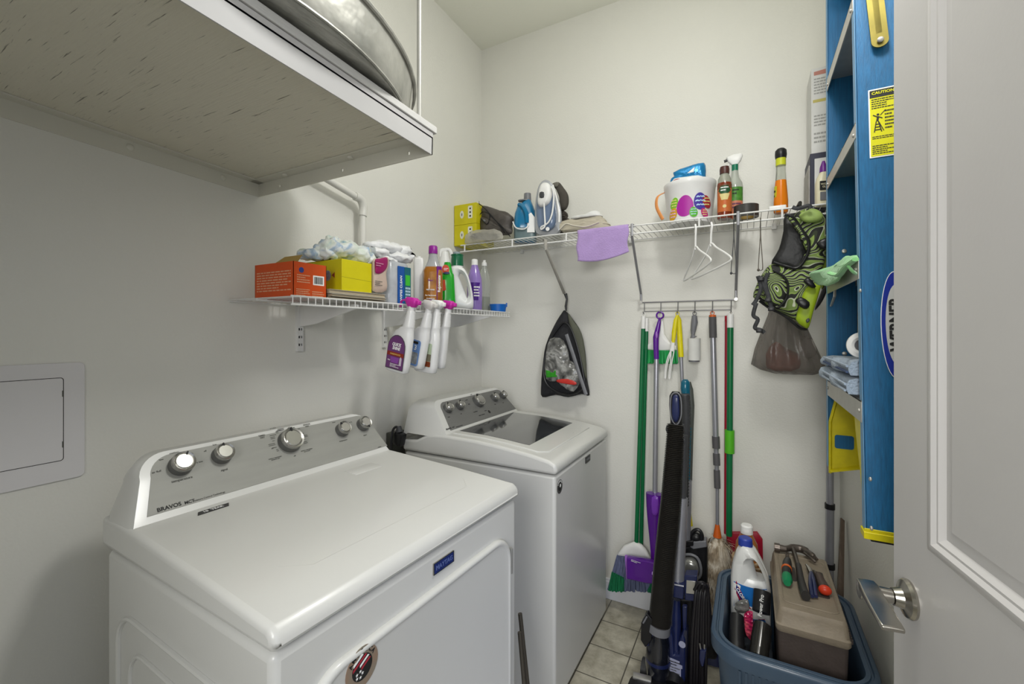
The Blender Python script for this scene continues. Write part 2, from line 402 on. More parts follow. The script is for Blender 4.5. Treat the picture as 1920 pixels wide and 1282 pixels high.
link('rear_angle_iron', mb, ANG, sr)
def angle_end():
    # the end plate, with punched holes that go right through
    poly_h = [.12, .42, .68]; mb = MB(); x = 0
    for hx in poly_h:
        mb.bx(x, hx - .004, -.004, 0, 0, .044); mb.bx(hx - .004, hx + .004, -.004, 0, 0, .014); mb.bx(hx - .004, hx + .004, -.004, 0, .024, .044); x = hx + .004
    mb.bx(x, WX, -.004, 0, 0, .044); mb.bx(0, WX, -.036, 0, .0425, .0465); return mb
link('end_angle_iron', angle_end(), ANG, sr)
link('front_angle_iron', MB().bx(WX - .003, WX, L0, 0, 0, .058).bx(WX - .02, WX, L0, 0, .0425, .0465), mat('painted_front_iron', 'c0bfbe', .42, var=.02, vs=9), sr)
for i, (x, y) in enumerate([(.17, -.02), (.47, -.02), (.72, -.02)]):
    link('bolt', MB().ell((x, y, .0415), (.009, .009, .004)), ANG, sr)
for y in (-.12, -.36, -.62): link('bolt', MB().ell((.004, y, .026), (.004, .009, .009)), ANG, sr)
# threaded rod that holds the corner
rx = at_y(786, 225, SYE - .03)
mb = MB().cyl((rx.x, rx.y, SZ + .08), (rx.x, rx.y, ZC), .006).cyl((rx.x, rx.y, ZC - .006), (rx.x, rx.y, ZC), .022)
solo('hanger_rod', mb, mat('painted_rod', 'b9b8b2', .4, .2), 'thin painted rod hanging from the ceiling to the front corner of the high shelf', 'rod')

# round galvanised pan on the high shelf
GALV = mat('galvanised_metal', '8d8d86', .42, .45, var=.28, vs=9, bump=.9, bs=7, stretch=(2.5, 1, 1), col2='c3c2ba')
pc = Vector((-1.076, .54, 0)); zp = 2.012
pan = thing('metal_tub', 'large dented galvanised tub lying on the high shelf and overhanging its front edge', 'tub', (pc.x, pc.y, zp), rot=(math.radians(-2.1), 0, 0))
mb = MB(); n = 72; rs = []
for r, z in ((.0, .0), (.2, .001), (.33, .002), (.385, .001), (.402, .0), (.407, .006), (.411, .05), (.416, .100), (.412, .101), (.403, .05), (.399, .010), (.2, .006), (0, .006)):
    rs.append([Vector((r * .975 * math.cos(a), r * 1.215 * math.sin(a), z + (.004 * noise.noise(Vector((r * 9, a * 3, 1))) if 0 < r < .39 else 0))) for a in (2 * math.pi * k / n for k in range(n))])
mb.rings(rs); bmesh.ops.remove_doubles(mb.bm, verts=mb.bm.verts, dist=1e-5)
link('pan_body', mb, GALV, pan, smooth=50)
ring = [Vector((.409 * math.cos(2 * math.pi * k / 72), .509 * math.sin(2 * math.pi * k / 72), .102)) for k in range(72)]
link('rolled_rim', MB().tube(ring, .0055, closed=True), GALV, pan)
ring = [Vector((.398 * math.cos(2 * math.pi * k / 72), .495 * math.sin(2 * math.pi * k / 72), .003)) for k in range(72)]
link('bottom_seam', MB().tube(ring, .003, n=6, closed=True), GALV, pan)

# white drain pipe on the left wall
PVC = mat('white_pvc', 'dcdbd5', .35, var=.02)
xw = XL + .05
a = at_x(600, 328, xw); b_ = at_x(676, 374, xw); c_ = at_x(680, 385, xw); a = a + (a - b_) * 1.2
pp = thing('drain_pipe', 'white plastic drain pipe with an elbow running down the left wall behind the bottles', 'pipe', (c_.x, c_.y, 1.62))
link('sloping_pipe', MB().cyl(a, b_, .0135), PVC, pp, w=True)
link('upright_pipe', MB().cyl(c_, (c_.x, c_.y, 1.60), .0135), PVC, pp, w=True)
dirn = (b_ - a).normalized(); el = catmull([b_ - dirn * .03, b_, Vector((c_.x, c_.y + .003, c_.z - .005)), Vector((c_.x, c_.y, c_.z - .045))], 5)
link('elbow', MB().tube(el, .0175, n=16), PVC, pp, w=True)

# ================================================================ dryer and washer
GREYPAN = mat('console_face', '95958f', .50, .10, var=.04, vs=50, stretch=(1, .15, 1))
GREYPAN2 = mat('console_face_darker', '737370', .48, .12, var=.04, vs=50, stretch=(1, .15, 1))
NAVYB = mat('navy_badge', '1e2c66', .3, var=.05)
BADGEK = mat('dark_badge', '2b2b2b', .35, var=.05)
def console(root, Wd, x0, z0, x1, z1, face, inset=(.036, .014, .01, .016), r=.06):
    """backsplash: foot at (x0,z0), face leaning back to (x1,z1)"""
    v = Vector((x1 - x0, 0, z1 - z0)); Lf = v.length; v.normalize(); u = Vector((0, 1, 0)); nn = u.cross(v)
    out = [(0, 0)] + [(0 + .0, .01)]
    pts = []
    bl, br = 0, Wd
    n = 8; s = .035                       # the ends lean in towards the top
    pts.append((bl, -.01)); 
    for k in range(n + 1):
        t = math.pi - math.pi / 2 * k / n; pts.append((s + r + r * math.cos(t) - (1 - k / n) * .0, Lf - r + r * math.sin(t)))
    for k in range(n + 1):
        t = math.pi / 2 - math.pi / 2 * k / n; pts.append((Wd - s - r + r * math.cos(t), Lf - r + r * math.sin(t)))
    pts.append((br, -.01))
    O = Vector((x0, 0, z0))
    def ring(f, back):
        out = []
        for a, b in pts:
            a2 = Wd / 2 + (a - Wd / 2) * f; b2 = b - (1 - f) * .25
            p = O + u * a2 + v * b2
            if back == 1: p = O + u * a2 + v * b2 - nn * .012
            if back == 2: p = Vector((max(0.0, min(p.x - .03, .035)), p.y, max(z0 - .035, p.z - .004)))
            if back == 3: p = Vector((0, p.y, max(z0 - .04, p.z - .02)))
            out.append(p)
        return out
    mb = MB(); mb.rings([ring(.965, 0), ring(.985, 0), ring(.998, 1), ring(1.0, 2), ring(.99, 3)])
    link('console', mb, ENAMEL, root, smooth=50)
    il, it, ir, ib = inset
    pr = r * .8; q = []
    q.append((il, ib))
    for k in range(n + 1):
        t = math.pi - math.pi / 2 * k / n; q.append((s * .7 + il + pr + pr * math.cos(t) - .0, Lf - it - pr + pr * math.sin(t)))
    for k in range(n + 1):
        t = math.pi / 2 - math.pi / 2 * k / n; q.append((Wd - s * .7 - ir - pr + pr * math.cos(t), Lf - it - pr + pr * math.sin(t)))
    q.append((Wd - ir, ib))
    M = frame(O, u, v)
    mb = MB(); mb.prism(q, lambda a, b: M @ Vector((a, b, -.002)), lambda a, b: M @ Vector((a, b, .0014)))
    return link('console_panel', mb, face, root), M
def knob(root, c, r, M, rotm=0):
    """c in panel coordinates"""
    Mk = M @ Matrix.Translation((c[0], c[1], .0014))
    mb = MB(); mb.lathe([(0, 0), (r * 1.02, 0), (r, .008), (r * .95, .018), (0, .018)], M=Mk, n=36)
    k = link('knob', mb, mat('knob_skirt', '6b6b69', .35, .5), root)
    mb = MB(); mb.lathe([(0, .017), (r * .96, .017), (r * .98, .021), (r * .93, .026), (r * .80, .0245), (r * .76, .0225), (r * .70, .025), (r * .66, .0265), (0, .0265)], M=Mk, n=36)
    link('knob_cap', mb, mat('knob_chrome', 'b7b6b2', .22, .9, var=.03), k)
    a = rotm; cc = Vector((math.sin(a) * r * .80, math.cos(a) * r * .80, .0262))
    link('pointer', MB().box(Mk @ cc, (r * .12, r * .12, r * .34), rot=(Mk.to_3x3() @ Matrix.Rotation(-a, 3, 'Z') @ Matrix.Rotation(math.pi / 2, 3, 'X').inverted()).to_4x4()), INK, k)
    return k
def tickring(M, c, r, a0, a1, n, parent):
    mb = MB()
    for k in range(n):
        a = math.radians(a0 + (a1 - a0) * k / max(1, n - 1)); x = c[0] + math.sin(a) * r; y = c[1] + math.cos(a) * r; L = .007 + .006 * ((k * 7) % 3)
        s = 1 if math.sin(a) > 0 else -1
        for dy in ((0,) if k % 2 else (.0022, -.0022)):
            q = [(x, y + dy - .0009), (x + s * L, y + dy - .0009), (x + s * L, y + dy + .0009), (x, y + dy + .0009)]
            mb._f([mb.bm.verts.new(M @ Vector((a_, b_, .0021))) for a_, b_ in q])
    return link('dial_marks', mb, INKG, parent)
def topcover(Wd, prof, b=.0):
    """prof: (x,z) outline extruded across the width"""
    mb = MB(); mb.prism(prof, lambda x, z: Vector((x, 0, z)), lambda x, z: Vector((x, Wd, z))); return mb
# ---- dryer
ang = math.radians(-2.2)
DWd, DDp, dz = .735, .662, .962
dry = thing('clothes_dryer', 'white clothes dryer nearest the camera with five silver knobs and a round-cornered front door', 'dryer', (-1.285, .425, 0), ang)
DM = RM[dry.name]; DI = DM.inverted()
mb = MB(); mb.bx(.02, DDp - .004, .004, DWd - .004, .03, dz)
link('cabinet', mb, ENAMEL, dry, bev=.014, seg=4)
for x in (.08, DDp - .07):
    for y in (.06, DWd - .06): link('leg', MB().cyl((x, y, 0), (x, y, .04), .018), DGREY, dry)
mb = MB()                                      # pressed ribs in the side panel
for yy in (.0035,):
    out = rrect(.50, .70, .07, cx=.34, cy=.50)
    mb.tube([Vector((x, yy, z)) for x, z in out], .006, closed=True, n=8, flat=(1, 1))
    out = rrect(.38, .58, .06, cx=.34, cy=.50); mb.tube([Vector((x, yy, z)) for x, z in out], .005, closed=True, n=8)
link('side_rib', mb, ENAMEL, dry)
prof = [(0, dz + .004), (DDp + .002, dz + .004), (DDp + .006, dz + .016), (DDp + .003, dz + .034), (DDp - .012, dz + .044), (.44, dz + .058), (.15, dz + .072), (0, dz + .072)]
top = link('top_cover', topcover(DWd, prof), ENAMEL, dry, bev=.013, seg=4, smooth=60)
def ztop(x): return dz + .058 - (x - .44) * (.014 / .21) if x > .44 else dz + .058 + (.44 - x) * (.014 / .29)
mb = MB()                                      # shallow raised border on the top
pl = [(.20, .10), (.52, .10), (.56, .14), (.56, .62), (.52, .66), (.20, .66)]
mb.tube([Vector((x, y, ztop(x) - .0015)) for x, y in pl], .0035, n=8, flat=(.5, 1.6))
link('top_ridge', mb, ENAMEL, top)
cp, M = console(dry, DWd, .145, dz + .072, .052, dz + .205, GREYPAN)
def onpan(M, I, px, py):
    O = I.inverted() @ M.translation; n = (I.inverted().to_3x3() @ M.col[2].to_3d())
    p = I @ at_pl(px, py, O, n); q = M.inverted() @ p; return (q.x, q.y)
for (px, py, r, a) in ((338, 873, .0255, .5), (415, 854, .0235, 0), (542, 828, .0335, .1), (640, 807, .0225, -.6), (679, 797, .0225, 3)):
    knob(dry, onpan(M, DI, px, py), r, M, a)
for s, px, py, sz, bo in (('BRAVOS', 317, 951, .0125, .02), ('MCT', 355, 941, .010, .02), ('Moisture Control Technology', 392, 931, .0058, 0), ('temperature', 341, 899, .0085, .01), ('medium', 326, 849, .006, 0), ('low', 302, 862, .006, 0), ('air fluff', 293, 885, .0065, 0), ('high', 357, 851, .006, 0), ('very low', 371, 867, .006, 0), ('off', 384, 846, .006, 0), ('low', 402, 834, .006, 0), ('high', 431, 836, .006, 0), ('signal', 420, 881, .0075, .01), ('wrinkle', 511, 803, .006, 0), ('TIMED\nDRY', 491, 819, .0065, .01), ('off', 541, 802, .006, 0), ('off', 510, 841, .006, 0), ('SENSOR\nDRY', 575, 798, .0065, .01), ('off', 552, 855, .006, 0), ('ENERGY PREFERRED\nAUTO DRY', 575, 845, .0042, 0), ('ENERGY PREFERRED\nSENSOR DRY', 516, 860, .0042, 0), ('temperature', 643, 826, .006, .01), ('steam', 625, 792, .005, 0), ('damp dry', 655, 792, .005, 0), ('start', 684, 816, .0075, .01), ('sanitize', 711, 838, .005, 0)):
    c = onpan(M, DI, px, py); text(s, sz, M @ Matrix.Translation((c[0], c[1], .002)), INKG if sz < .01 else INK, cp, bold=bo)
c = onpan(M, DI, 542, 828); tickring(M, c, .042, -115, 110, 17, cp)
# small sticker on the top
p = at_z(400, 953, dz + .073); p = DI @ p
Ms = frame((p.x, p.y, ztop(p.x) + .0008), (0, 1, 0), (-1, 0, .045))
decal('sticker', [(-.036, -.0085), (.03, -.0085), (.038, .0085), (-.028, .0085)], Ms, BADGEK, top)
text('10  YEAR', .011, Ms @ Matrix.Translation((.0, 0, .0006)), INKW, top, bold=.02)
mb = MB(); p = DI @ at_z(682, 880, dz + .066)
mb.box((p.x, p.y, ztop(p.x) + .0005), (.05, .10, .002), rot=(0, math.radians(3), 0), b=.0008); link('lint_lid', mb, ENAMEL, top)
# front door
FX = DDp - .004
def frontM(y, z, x=FX): return frame((x, y, z), (0, 1, 0), (0, 0, 1))
dl = (DI @ at_pl(952, 1000, DM @ Vector((FX, 0, 0)), DM.to_3x3() @ Vector((1, 0, 0)))); dr_y = dl.y
dtop = (DI @ at_pl(745, 1080, DM @ Vector((FX, 0, 0)), DM.to_3x3() @ Vector((1, 0, 0)))).z
mb = MB(); hgt = .62; wid = dr_y - .052
Mf = frontM((.052 + dr_y) / 2, .885 - hgt / 2)
q = rrect(wid, hgt, .072, n=12)
rs = [[Mf @ Vector((a * k, b * k, z)) for a, b in q] for k, z in ((.994, -.003), (1, .0), (1, .008), (.99, .013), (.972, .0145), (.962, .0125), (.95, .0115))]
mb.rings(rs); do = link('front_door', mb, ENAMEL, dry, smooth=50)
for z in (.80, .40):
    link('hinge', MB().cyl((FX + .008, dr_y + .006, z - .035), (FX + .008, dr_y + .006, z + .035), .0045), SILV, do)
pA = DI @ at_pl(831, 1054, DM @ Vector((FX, 0, 0)), DM.to_3x3() @ Vector((1, 0, 0)))
Mb = frontM(pA.y, pA.z)
bd = decal('badge', rrect(.072, .026, .001), Mb, CHROME, dry, h=.003)
decal('badge_face', rrect(.066, .021, .001), Mb, NAVYB, bd, h=.0036)
text('MAYTAG', .0145, Mb @ Matrix.Translation((0, 0, .004)), mat('badge_letter', '5a6aa0', .3), bd, bold=.02)
pA = DI @ at_pl(679, 1250, DM @ Vector((FX + .012, 0, 0)), DM.to_3x3() @ Vector((1, 0, 0)))
def emblem(M, r, parent, colr):
    e = decal('emblem', circ(r), M, colr, parent, h=.0008)
    s6 = r * .62
    decal('emblem_field', circ(s6), M, INK, e, h=.0012)
    if r > .03:
        for k in range(4):
            y = -s6 * .1 + k * s6 * .3; hw = math.sqrt(max(0, s6 ** 2 - y ** 2)) * .92
            decal('stripe', [(-hw * .2 if k < 2 else -hw, y), (hw, y), (hw * .9, y + s6 * .17), (-hw * .1 if k < 2 else -hw * .85, y + s6 * .17)], M @ Matrix.Rotation(.5, 4, 'Z'), mat('flag_red', 'a8283a', .5) if k % 2 == 0 else INKW, e, h=.0015)
        for k in range(5):
            a = k * 1.257; c = (-s6 * .3 + s6 * .3 * math.cos(a), -s6 * .45 + s6 * .25 * math.sin(a))
            st = [(c[0] + (s6 * .14 if j % 2 == 0 else s6 * .055) * math.sin(j * math.pi / 5), c[1] + (s6 * .14 if j % 2 == 0 else s6 * .055) * math.cos(j * math.pi / 5)) for j in range(10)]
            decal('star', st, M, INKW, e, h=.0016)
    else:
        decal('stripe', circ(s6 * .4, 12, s6 * .2, s6 * .2), M, INKW, e, h=.0015)
    w = 'AMERICA'
    for i, ch in enumerate(w):
        a = math.radians(-58 + 116 * i / (len(w) - 1)); rr = r * .80
        text(ch, r * .30, M @ Matrix.Translation((math.sin(a) * rr, math.cos(a) * rr, .0011)) @ Matrix.Rotation(-a, 4, 'Z'), INK if r > .03 else INKW, e, bold=.03)
emblem(frontM(pA.y, pA.z, FX + .0118), .036, do, mat('emblem_bronze', 'a6836b', .4, .3, var=.2, vs=20, col2='8f9084'))

# ---- washer
WDp, WWd, wz = .755, .676, .905
wash = thing('washing_machine', 'white top-loading washing machine with a dark glass lid in the far left corner', 'washing machine', (-1.391, 1.515, 0), 0)
WM = RM[wash.name]; WI = WM.inverted()
link('cabinet', MB().bx(.01, WDp - .004, .004, WWd - .004, .03, wz), ENAMEL, wash, bev=.012, seg=4)
for x in (.06, WDp - .06):
    for y in (.06, WWd - .06): link('leg', MB().cyl((x, y, 0), (x, y, .04), .018), DGREY, wash)
X0 = .241                                       # foot of the console
prof = [(0, wz + .005), (WDp, wz + .005), (WDp + .003, wz + .02), (WDp, wz + .043), (WDp - .03, wz + .056), (WDp - .12, wz + .072), (WDp - .25, wz + .086), (.40, wz + .094), (X0, wz + .098), (X0 - .05, wz + .096), (X0 - .10, wz + .090), (X0 - .16, wz + .060), (0, wz + .052)]
wtop = link('top_cover', topcover(WWd, prof), ENAMEL, wash, bev=.012, seg=4, smooth=60)
PT = [(X0, wz + .098), (.40, wz + .094), (WDp - .25, wz + .086), (WDp - .12, wz + .072), (WDp - .03, wz + .056)]
def wzt(x):
    for (a, za), (b, zb) in zip(PT, PT[1:]):
        if x <= b: return za + (zb - za) * (x - a) / (b - a)
    return PT[-1][1]
def sheet(outline, dz0, dz1, nsub=1):
    mb = MB(); mb.prism(outline, lambda x, y: Vector((x, y, wzt(x) + dz0)), lambda x, y: Vector((x, y, wzt(x) + dz1))); return mb
def lidgrid(x0, x1, y0, y1, r, h0, h1):
    """rounded sheet that follows the curve of the cover"""
    mb = MB(); n = 14; rows = []
    for i in range(n + 1):
        x = x0 + (x1 - x0) * i / n; d = max(0, x - (x1 - r)); ins = r - math.sqrt(max(0, r * r - d * d))
        rows.append((x, y0 + ins, y1 - ins))
    rs = [[Vector((x, a, wzt(x) + h0)), Vector((x, b, wzt(x) + h0)), Vector((x, b, wzt(x) + h1)), Vector((x, a, wzt(x) + h1))] for x, a, b in rows]
    mb.rings(rs); return mb
lid = link('lid', lidgrid(X0 + .004, .690, .045, WWd - .045, .045, -.01, .0045), ENAMEL, wash, bev=.003)
GLS = mat('tinted_lid_glass', '35373a', .06, 0, var=.25, vs=5, coat=1, stretch=(3, 1, 1))
link('lid_glass', lidgrid(X0 + .018, .602, .085, WWd - .09, .004, .0, .0055), GLS, lid)
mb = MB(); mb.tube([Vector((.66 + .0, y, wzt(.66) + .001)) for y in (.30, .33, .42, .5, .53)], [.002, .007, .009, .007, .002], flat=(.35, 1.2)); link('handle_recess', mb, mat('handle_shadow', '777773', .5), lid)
mb = MB(); ring = [Vector((x, y, wzt(x) + .0055)) for x, y in ((.262, .20), (.30, .13), (.35, .11))]; 
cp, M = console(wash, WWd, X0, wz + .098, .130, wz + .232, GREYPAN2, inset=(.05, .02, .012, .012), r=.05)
for (px, py, r, a) in ((838, 766.7, .023, -.3), (860, 762, .022, 0), (895, 753, .034, -.3), (925, 746.6, .0225, -.3), (941, 742.7, .021, .2)):
    knob(wash, onpan(M, WI, px, py), r, M, a)
for s, px, py, sz, bo in (('BRAVOS', 841, 804, .010, .02), ('MCT', 850, 801, .008, .01), ('High Efficiency Washer', 861, 799, .0055, 0), ('temp', 841, 782, .007, .01), ('soil', 864, 776, .007, .01), ('rinse', 928, 758, .007, .01), ('start', 943, 755, .007, .01), ('PowerWash', 891, 772, .007, .01), ('ENERGY PREFERRED', 903, 778, .006, 0), ('normal', 874, 750, .007, 0), ('bulky', 879, 758, .007, 0), ('casual', 883, 740, .007, 0), ('delicates', 910, 770, .006, 0)):
    c = onpan(M, WI, px, py); text(s, sz, M @ Matrix.Translation((c[0], c[1], .002)), INK, cp, bold=bo)
c = onpan(M, WI, 917, 772); decal('emblem', circ(.009), M @ Matrix.Translation((c[0], c[1], .0016)), INK, cp)
wx = WDp - .004
def wfront(px, py):
    p = WI @ at_x(px, py, -1.391 + wx); return frame((wx, p.y, p.z), (0, 1, 0), (0, 0, 1))
Mb = wfront(1101.5, 860); bd = decal('badge', rrect(.062, .027, .001), Mb, BADGEK, wash, h=.003)
text('MAYTAG', .012, Mb @ Matrix.Translation((0, 0, .0032)), GREYP, bd, bold=.02)
emblem(wfront(1049.5, 912), .0265, wash, mat('emblem_dark', '4d4d4b', .4, .3, var=.2))

# black plug, cord and pale outlet plate behind the dryer
OUTL = mat('outlet_grey', 'a9aba8', .4)
p = at_x(738, 800, XL + .03)
px_ = thing('power_plug', 'black power plug and looped cord in the wall outlet between dryer and washer', 'plug', (XL + .03, p.y, p.z - .1))
c = at_x(749, 822, XL + .10)
mb = MB().box(c, (.05, .036, .06), rot=(0, .25, 0), b=.008); link('plug_body', mb, BLACK, px_, w=True)
mb = MB().cyl(c + Vector((.0, 0, .03)), c + Vector((-.005, 0, .055)), .016, .011); link('cable_clamp', mb, DGREY, px_, w=True)
q = [at_x(748, 804, XL + .09), at_x(743, 800, XL + .09), at_x(737, 806, XL + .08), at_x(734, 822, XL + .08), at_x(733, 845, XL + .08), at_x(731, 900, XL + .08)]
link('cord', MB().tube(catmull(q, 6), .0055), BLACK, px_, w=True)
c2 = at_x(737, 827, XL + .002)
solo('outlet_box', MB().box((XL + .02, c2.y, c2.z - .01), (.038, .09, .12), b=.004), mat('outlet_dark', '55564f', .5), 'dark outlet box on the left wall behind the plug', 'outlet')

# dark metal rods stored in the gap between dryer and washer
g = thing('metal_stand', 'dark folded metal stand stored in the gap between dryer and washer', 'metal stand', (-.70, 1.30, 0))
Pm = mat('dark_bronze_metal', '57524a', .4, .5)
link('leg', MB().cyl(at_y(975, 1150, 1.26), at_y(991, 1300, 1.26) , .007).cyl(at_y(991, 1300, 1.26), Vector((at_y(991, 1300, 1.26).x + .01, 1.26, .004)), .007), Pm, g, w=True)
link('leg', MB().cyl(at_y(974, 1185, 1.20), at_y(984, 1300, 1.20), .006).cyl(at_y(984, 1300, 1.20), Vector((at_y(984, 1300, 1.2).x + .01, 1.20, .004)), .006), Pm, g, w=True)
# ================================================================ wire shelves
ZS = 1.552; SFX = -1.166; SY0, SY1 = .812, 2.115
ws = thing('wire_shelf', 'white wire shelf on slotted brackets on the left wall, loaded with cleaners', 'shelf', (XL, SY0, ZS - .1))
mb = MB(); y = SY0
while y <= SY1 + .001:
    mb.tube([(XL + .006, y, ZS), (SFX, y, ZS), (SFX + .0015, y, ZS - .002), (SFX + .0015, y, ZS - .022)], .0016, n=5); y += .0254
link('deck_wires', mb, WIRE, ws, w=True)
mb = MB()
for x, z, r in ((XL + .008, ZS - .004, .003), (XL + .16, ZS - .004, .003), (SFX, ZS + .001, .0032), (SFX + .001, ZS - .023, .0032)):
    mb.cyl((x, SY0 - .004, z), (x, SY1 + .004, z), r, n=10)
link('rails', mb, WIRE, ws, w=True)
for yb_ in (1.064, 1.50, 1.965):
    mb = MB()
    mb.rings([[Vector((XL + .012, yb_ + s, ZS - .008)), Vector((SFX - .01, yb_ + s, ZS - .010)), Vector((SFX - .01, yb_ + s, ZS - .022)), Vector((XL + .10, yb_ + s, ZS - .075)), Vector((XL + .012, yb_ + s, ZS - .085))] for s in (-.004, .004)])
    br = link('bracket_arm', mb, WIRE, ws, w=True, bev=.001)
    mb = MB()
    for s in (-.010, .010): mb.bx(XL + .0, XL + .012, yb_ + s - .002, yb_ + s + .002, 1.375, ZS + .02)
    zz = [1.375, 1.395, 1.404, 1.424, 1.433, 1.453, 1.462, 1.482, ZS + .02]
    for a, b in zip(zz[::2], zz[1::2]): mb.bx(XL + .010, XL + .012, yb_ - .008, yb_ + .008, a, b)
    mb.bx(XL + .010, XL + .012, yb_ - .008, yb_ + .008, 1.482, ZS + .02); mb.bx(XL + .010, XL + .0121, yb_ - .0015, yb_ + .0015, 1.375, ZS)
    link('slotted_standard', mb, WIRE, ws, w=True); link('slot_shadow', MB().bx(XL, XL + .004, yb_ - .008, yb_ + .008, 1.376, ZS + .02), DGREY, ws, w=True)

ZU = 1.936; UFY = 2.042; UX0, UX1 = -1.440, .335
us = thing('wire_shelf', 'long white wire shelf running along the back wall above the hooks', 'shelf', (UX0, YB, ZU - .05))
mb = MB(); x = UX0 + .01
while x < UX1:
    mb.tube([(x, YB - .012, ZU), (x, UFY, ZU)], .0016, n=5); x += .0254
link('deck_wires', mb, WIRE, us, w=True)
mb = MB()
for yy, z, r in ((YB - .012, ZU - .004, .003), (YB - .16, ZU - .004, .003), (UFY, ZU + .001, .0034), (UFY - .004, ZU - .037, .0038)):
    mb.cyl((UX0, yy, z), (UX1, yy, z), r, n=10)
x = UX0 + .03
while x < UX1: mb.cyl((x, UFY - .002, ZU), (x, UFY - .004, ZU - .037), .0042, n=8); x += .305
link('rails', mb, WIRE, us, w=True)
for x in (-1.2, -.55, .1): link('wall_clip', MB().bx(x - .01, x + .01, YB - .02, YB, ZU - .02, ZU + .008, b=.002), WIRE, us, w=True)

# ================================================================ things on the left wire shelf
SB = ZS + .002
def Yx(px, x): return at_x(px, 600, x).y
def face_cam(p): return math.atan2(p[1], p[0]) + math.pi / 2 + math.pi   # local -y looks at the camera
def lab(R, z, a=0, ry=None):
    """frame on the -y side of a bottle of radius R, u to the right, v up"""
    return Matrix.Rotation(a, 4, 'Z') @ frame((0, -R, z), (1, 0, 0), (0, 0, 1))
# orange trash-bag box
OB = mat('orange_carton', 'cc4c10', .5, var=.04); YB_ = mat('yellow_carton', 'd3c80a', .45, var=.03); CARD = mat('raw_card', 'a58a4c', .7)
def carton(name, label, cat, x0, x1, y0, y1, z0, z1, m, group=None, closed=True):
    t = thing(name, label, cat, ((x0 + x1) / 2, (y0 + y1) / 2, z0), group=group)
    if closed: link('carton', MB().bx(x0, x1, y0, y1, z0, z1), m, t, w=True, bev=.0015)
    else:
        h = .0015; mb = MB().bx(x0, x1, y0, y1, z0, z0 + h).bx(x0, x0 + h, y0, y1, z0, z1).bx(x1 - h, x1, y0, y1, z0, z1).bx(x0, x1, y0, y0 + h, z0, z1).bx(x0, x1, y1 - h, y1, z0, z1)
        link('carton', mb, m, t, w=True)
    return t
y0, y1 = Yx(550, -1.2), Yx(612, -1.2)
ob = carton('orange_box', 'orange cardboard box with a barcode at the near end of the left wire shelf', 'box', -1.392, -1.20, y0, y1, SB, 1.661, OB, closed=False)
M = frame((-1.2, (y0 + y1) / 2, 1.607), (0, 1, 0), (0, 0, 1))
w_ = y1 - y0
decal('barcode_patch', rrect(.040, .030, .001, cx=w_ * .25, cy=.003), M, INKW, ob, w=True)
mb = MB(); rnd = random.Random(3); x = w_ * .25 - .016
while x < w_ * .25 + .015:
    t = rnd.choice((.0008, .0012, .002)); q = [(x, -.008), (x + t, -.008), (x + t, .014), (x, .014)]; mb._f([mb.bm.verts.new(M @ Vector((a, b, .0008))) for a, b in q]); x += t + rnd.choice((.0009, .0014))
link('barcode', mb, INK, ob, w=True)
decal('round_mark', circ(.0085, 20, -w_ * .27, .030), M, mat('blue_ink', '2a3c86', .5), ob, w=True)
bars(M, -w_ * .4, -w_ * .02, -.01, .018, 4, mat('pale_print', 'd9a07c', .6), ob, w=True)
bars(M, -w_ * .42, -w_ * .02, -.05, -.026, 4, mat('pale_print', 'd9a07c', .6), ob, w=True, seed=4)
bars(M, w_ * .05, w_ * .42, -.05, -.03, 3, mat('pale_print', 'd9a07c', .6), ob, w=True, seed=5)
M = frame((-1.296, y0, 1.607), (1, 0, 0), (0, 0, 1))
bars(M, -.085, .085, -.035, .03, 8, mat('pale_print', 'd9a07c', .6), ob, w=True, seed=6)
mb = MB(); mb.rings([[Vector((-1.35, y0 + .02, 1.655)), Vector((-1.232, y0 + .03, 1.658)), Vector((-1.222, y0 + .045, 1.688)), Vector((-1.285, y0 + .03, 1.684))], [Vector((-1.35, y0 + .022, 1.655)), Vector((-1.232, y0 + .032, 1.658)), Vector((-1.222, y0 + .047, 1.688)), Vector((-1.285, y0 + .032, 1.684))]])
link('open_flap', mb, CARD, ob, w=True)
link('folded_liners', MB().pillow([(-1.38, y0 + .01, 1.64), (-1.215, y0 + .01, 1.64), (-1.215, y1 - .01, 1.64), (-1.38, y1 - .01, 1.64)], (0, 0, 1), .03), mat('liner_grey', 'b6b6b6', .5), ob, w=True)
# magazines under the yellow box
PAP = mat('paper_tan', 'b1a58e', .7, var=.1, vs=40, stretch=(1, 1, 12))
ym0, ym1 = Yx(616, -1.19), Yx(725, -1.19)
mg = 'flat booklets under the yellow box'
for i, (a, b, dx, nm) in enumerate(((0, .008, 0, 'tan booklet lying flat at the bottom of the pile under the yellow box'), (.010, .018, .012, 'thin beige booklet lying second in the pile under the yellow box'), (.020, .033, .004, 'thicker pale booklet on top of the pile, right under the yellow box'))):
    t = thing('booklet', nm, 'booklet', (-1.29, (ym0 + ym1) / 2, SB + a), rz=(.02, -.015, .0)[i], group=mg)
    hw = (ym1 - ym0) / 2 - (.0, .01, .004)[i]
    link('pages', MB().bx(-.095 + dx, .095 + dx - .003, -hw + .002, hw - .002, .001, b - a - .001), PAP, t)
    link('cover', MB().bx(-.096 + dx, .097 + dx, -hw, hw, b - a - .001, b - a).bx(-.096 + dx, .097 + dx, -hw, hw, 0, .001), mat('booklet_cover%d' % i, ('9b8d74', 'bdb6a6', 'c9c4b6')[i], .45), t)
zb_ = SB + .034
y0, y1 = Yx(641, -1.2), Yx(697, -1.2)
yb2 = carton('yellow_box', 'large yellow cardboard box on the booklets, piled with pastel cloths', 'box', -1.40, -1.20, y0, y1, zb_, 1.694, YB_, closed=True)
M = frame((-1.30, y0, (zb_ + 1.694) / 2), (1, 0, 0), (0, 0, 1))
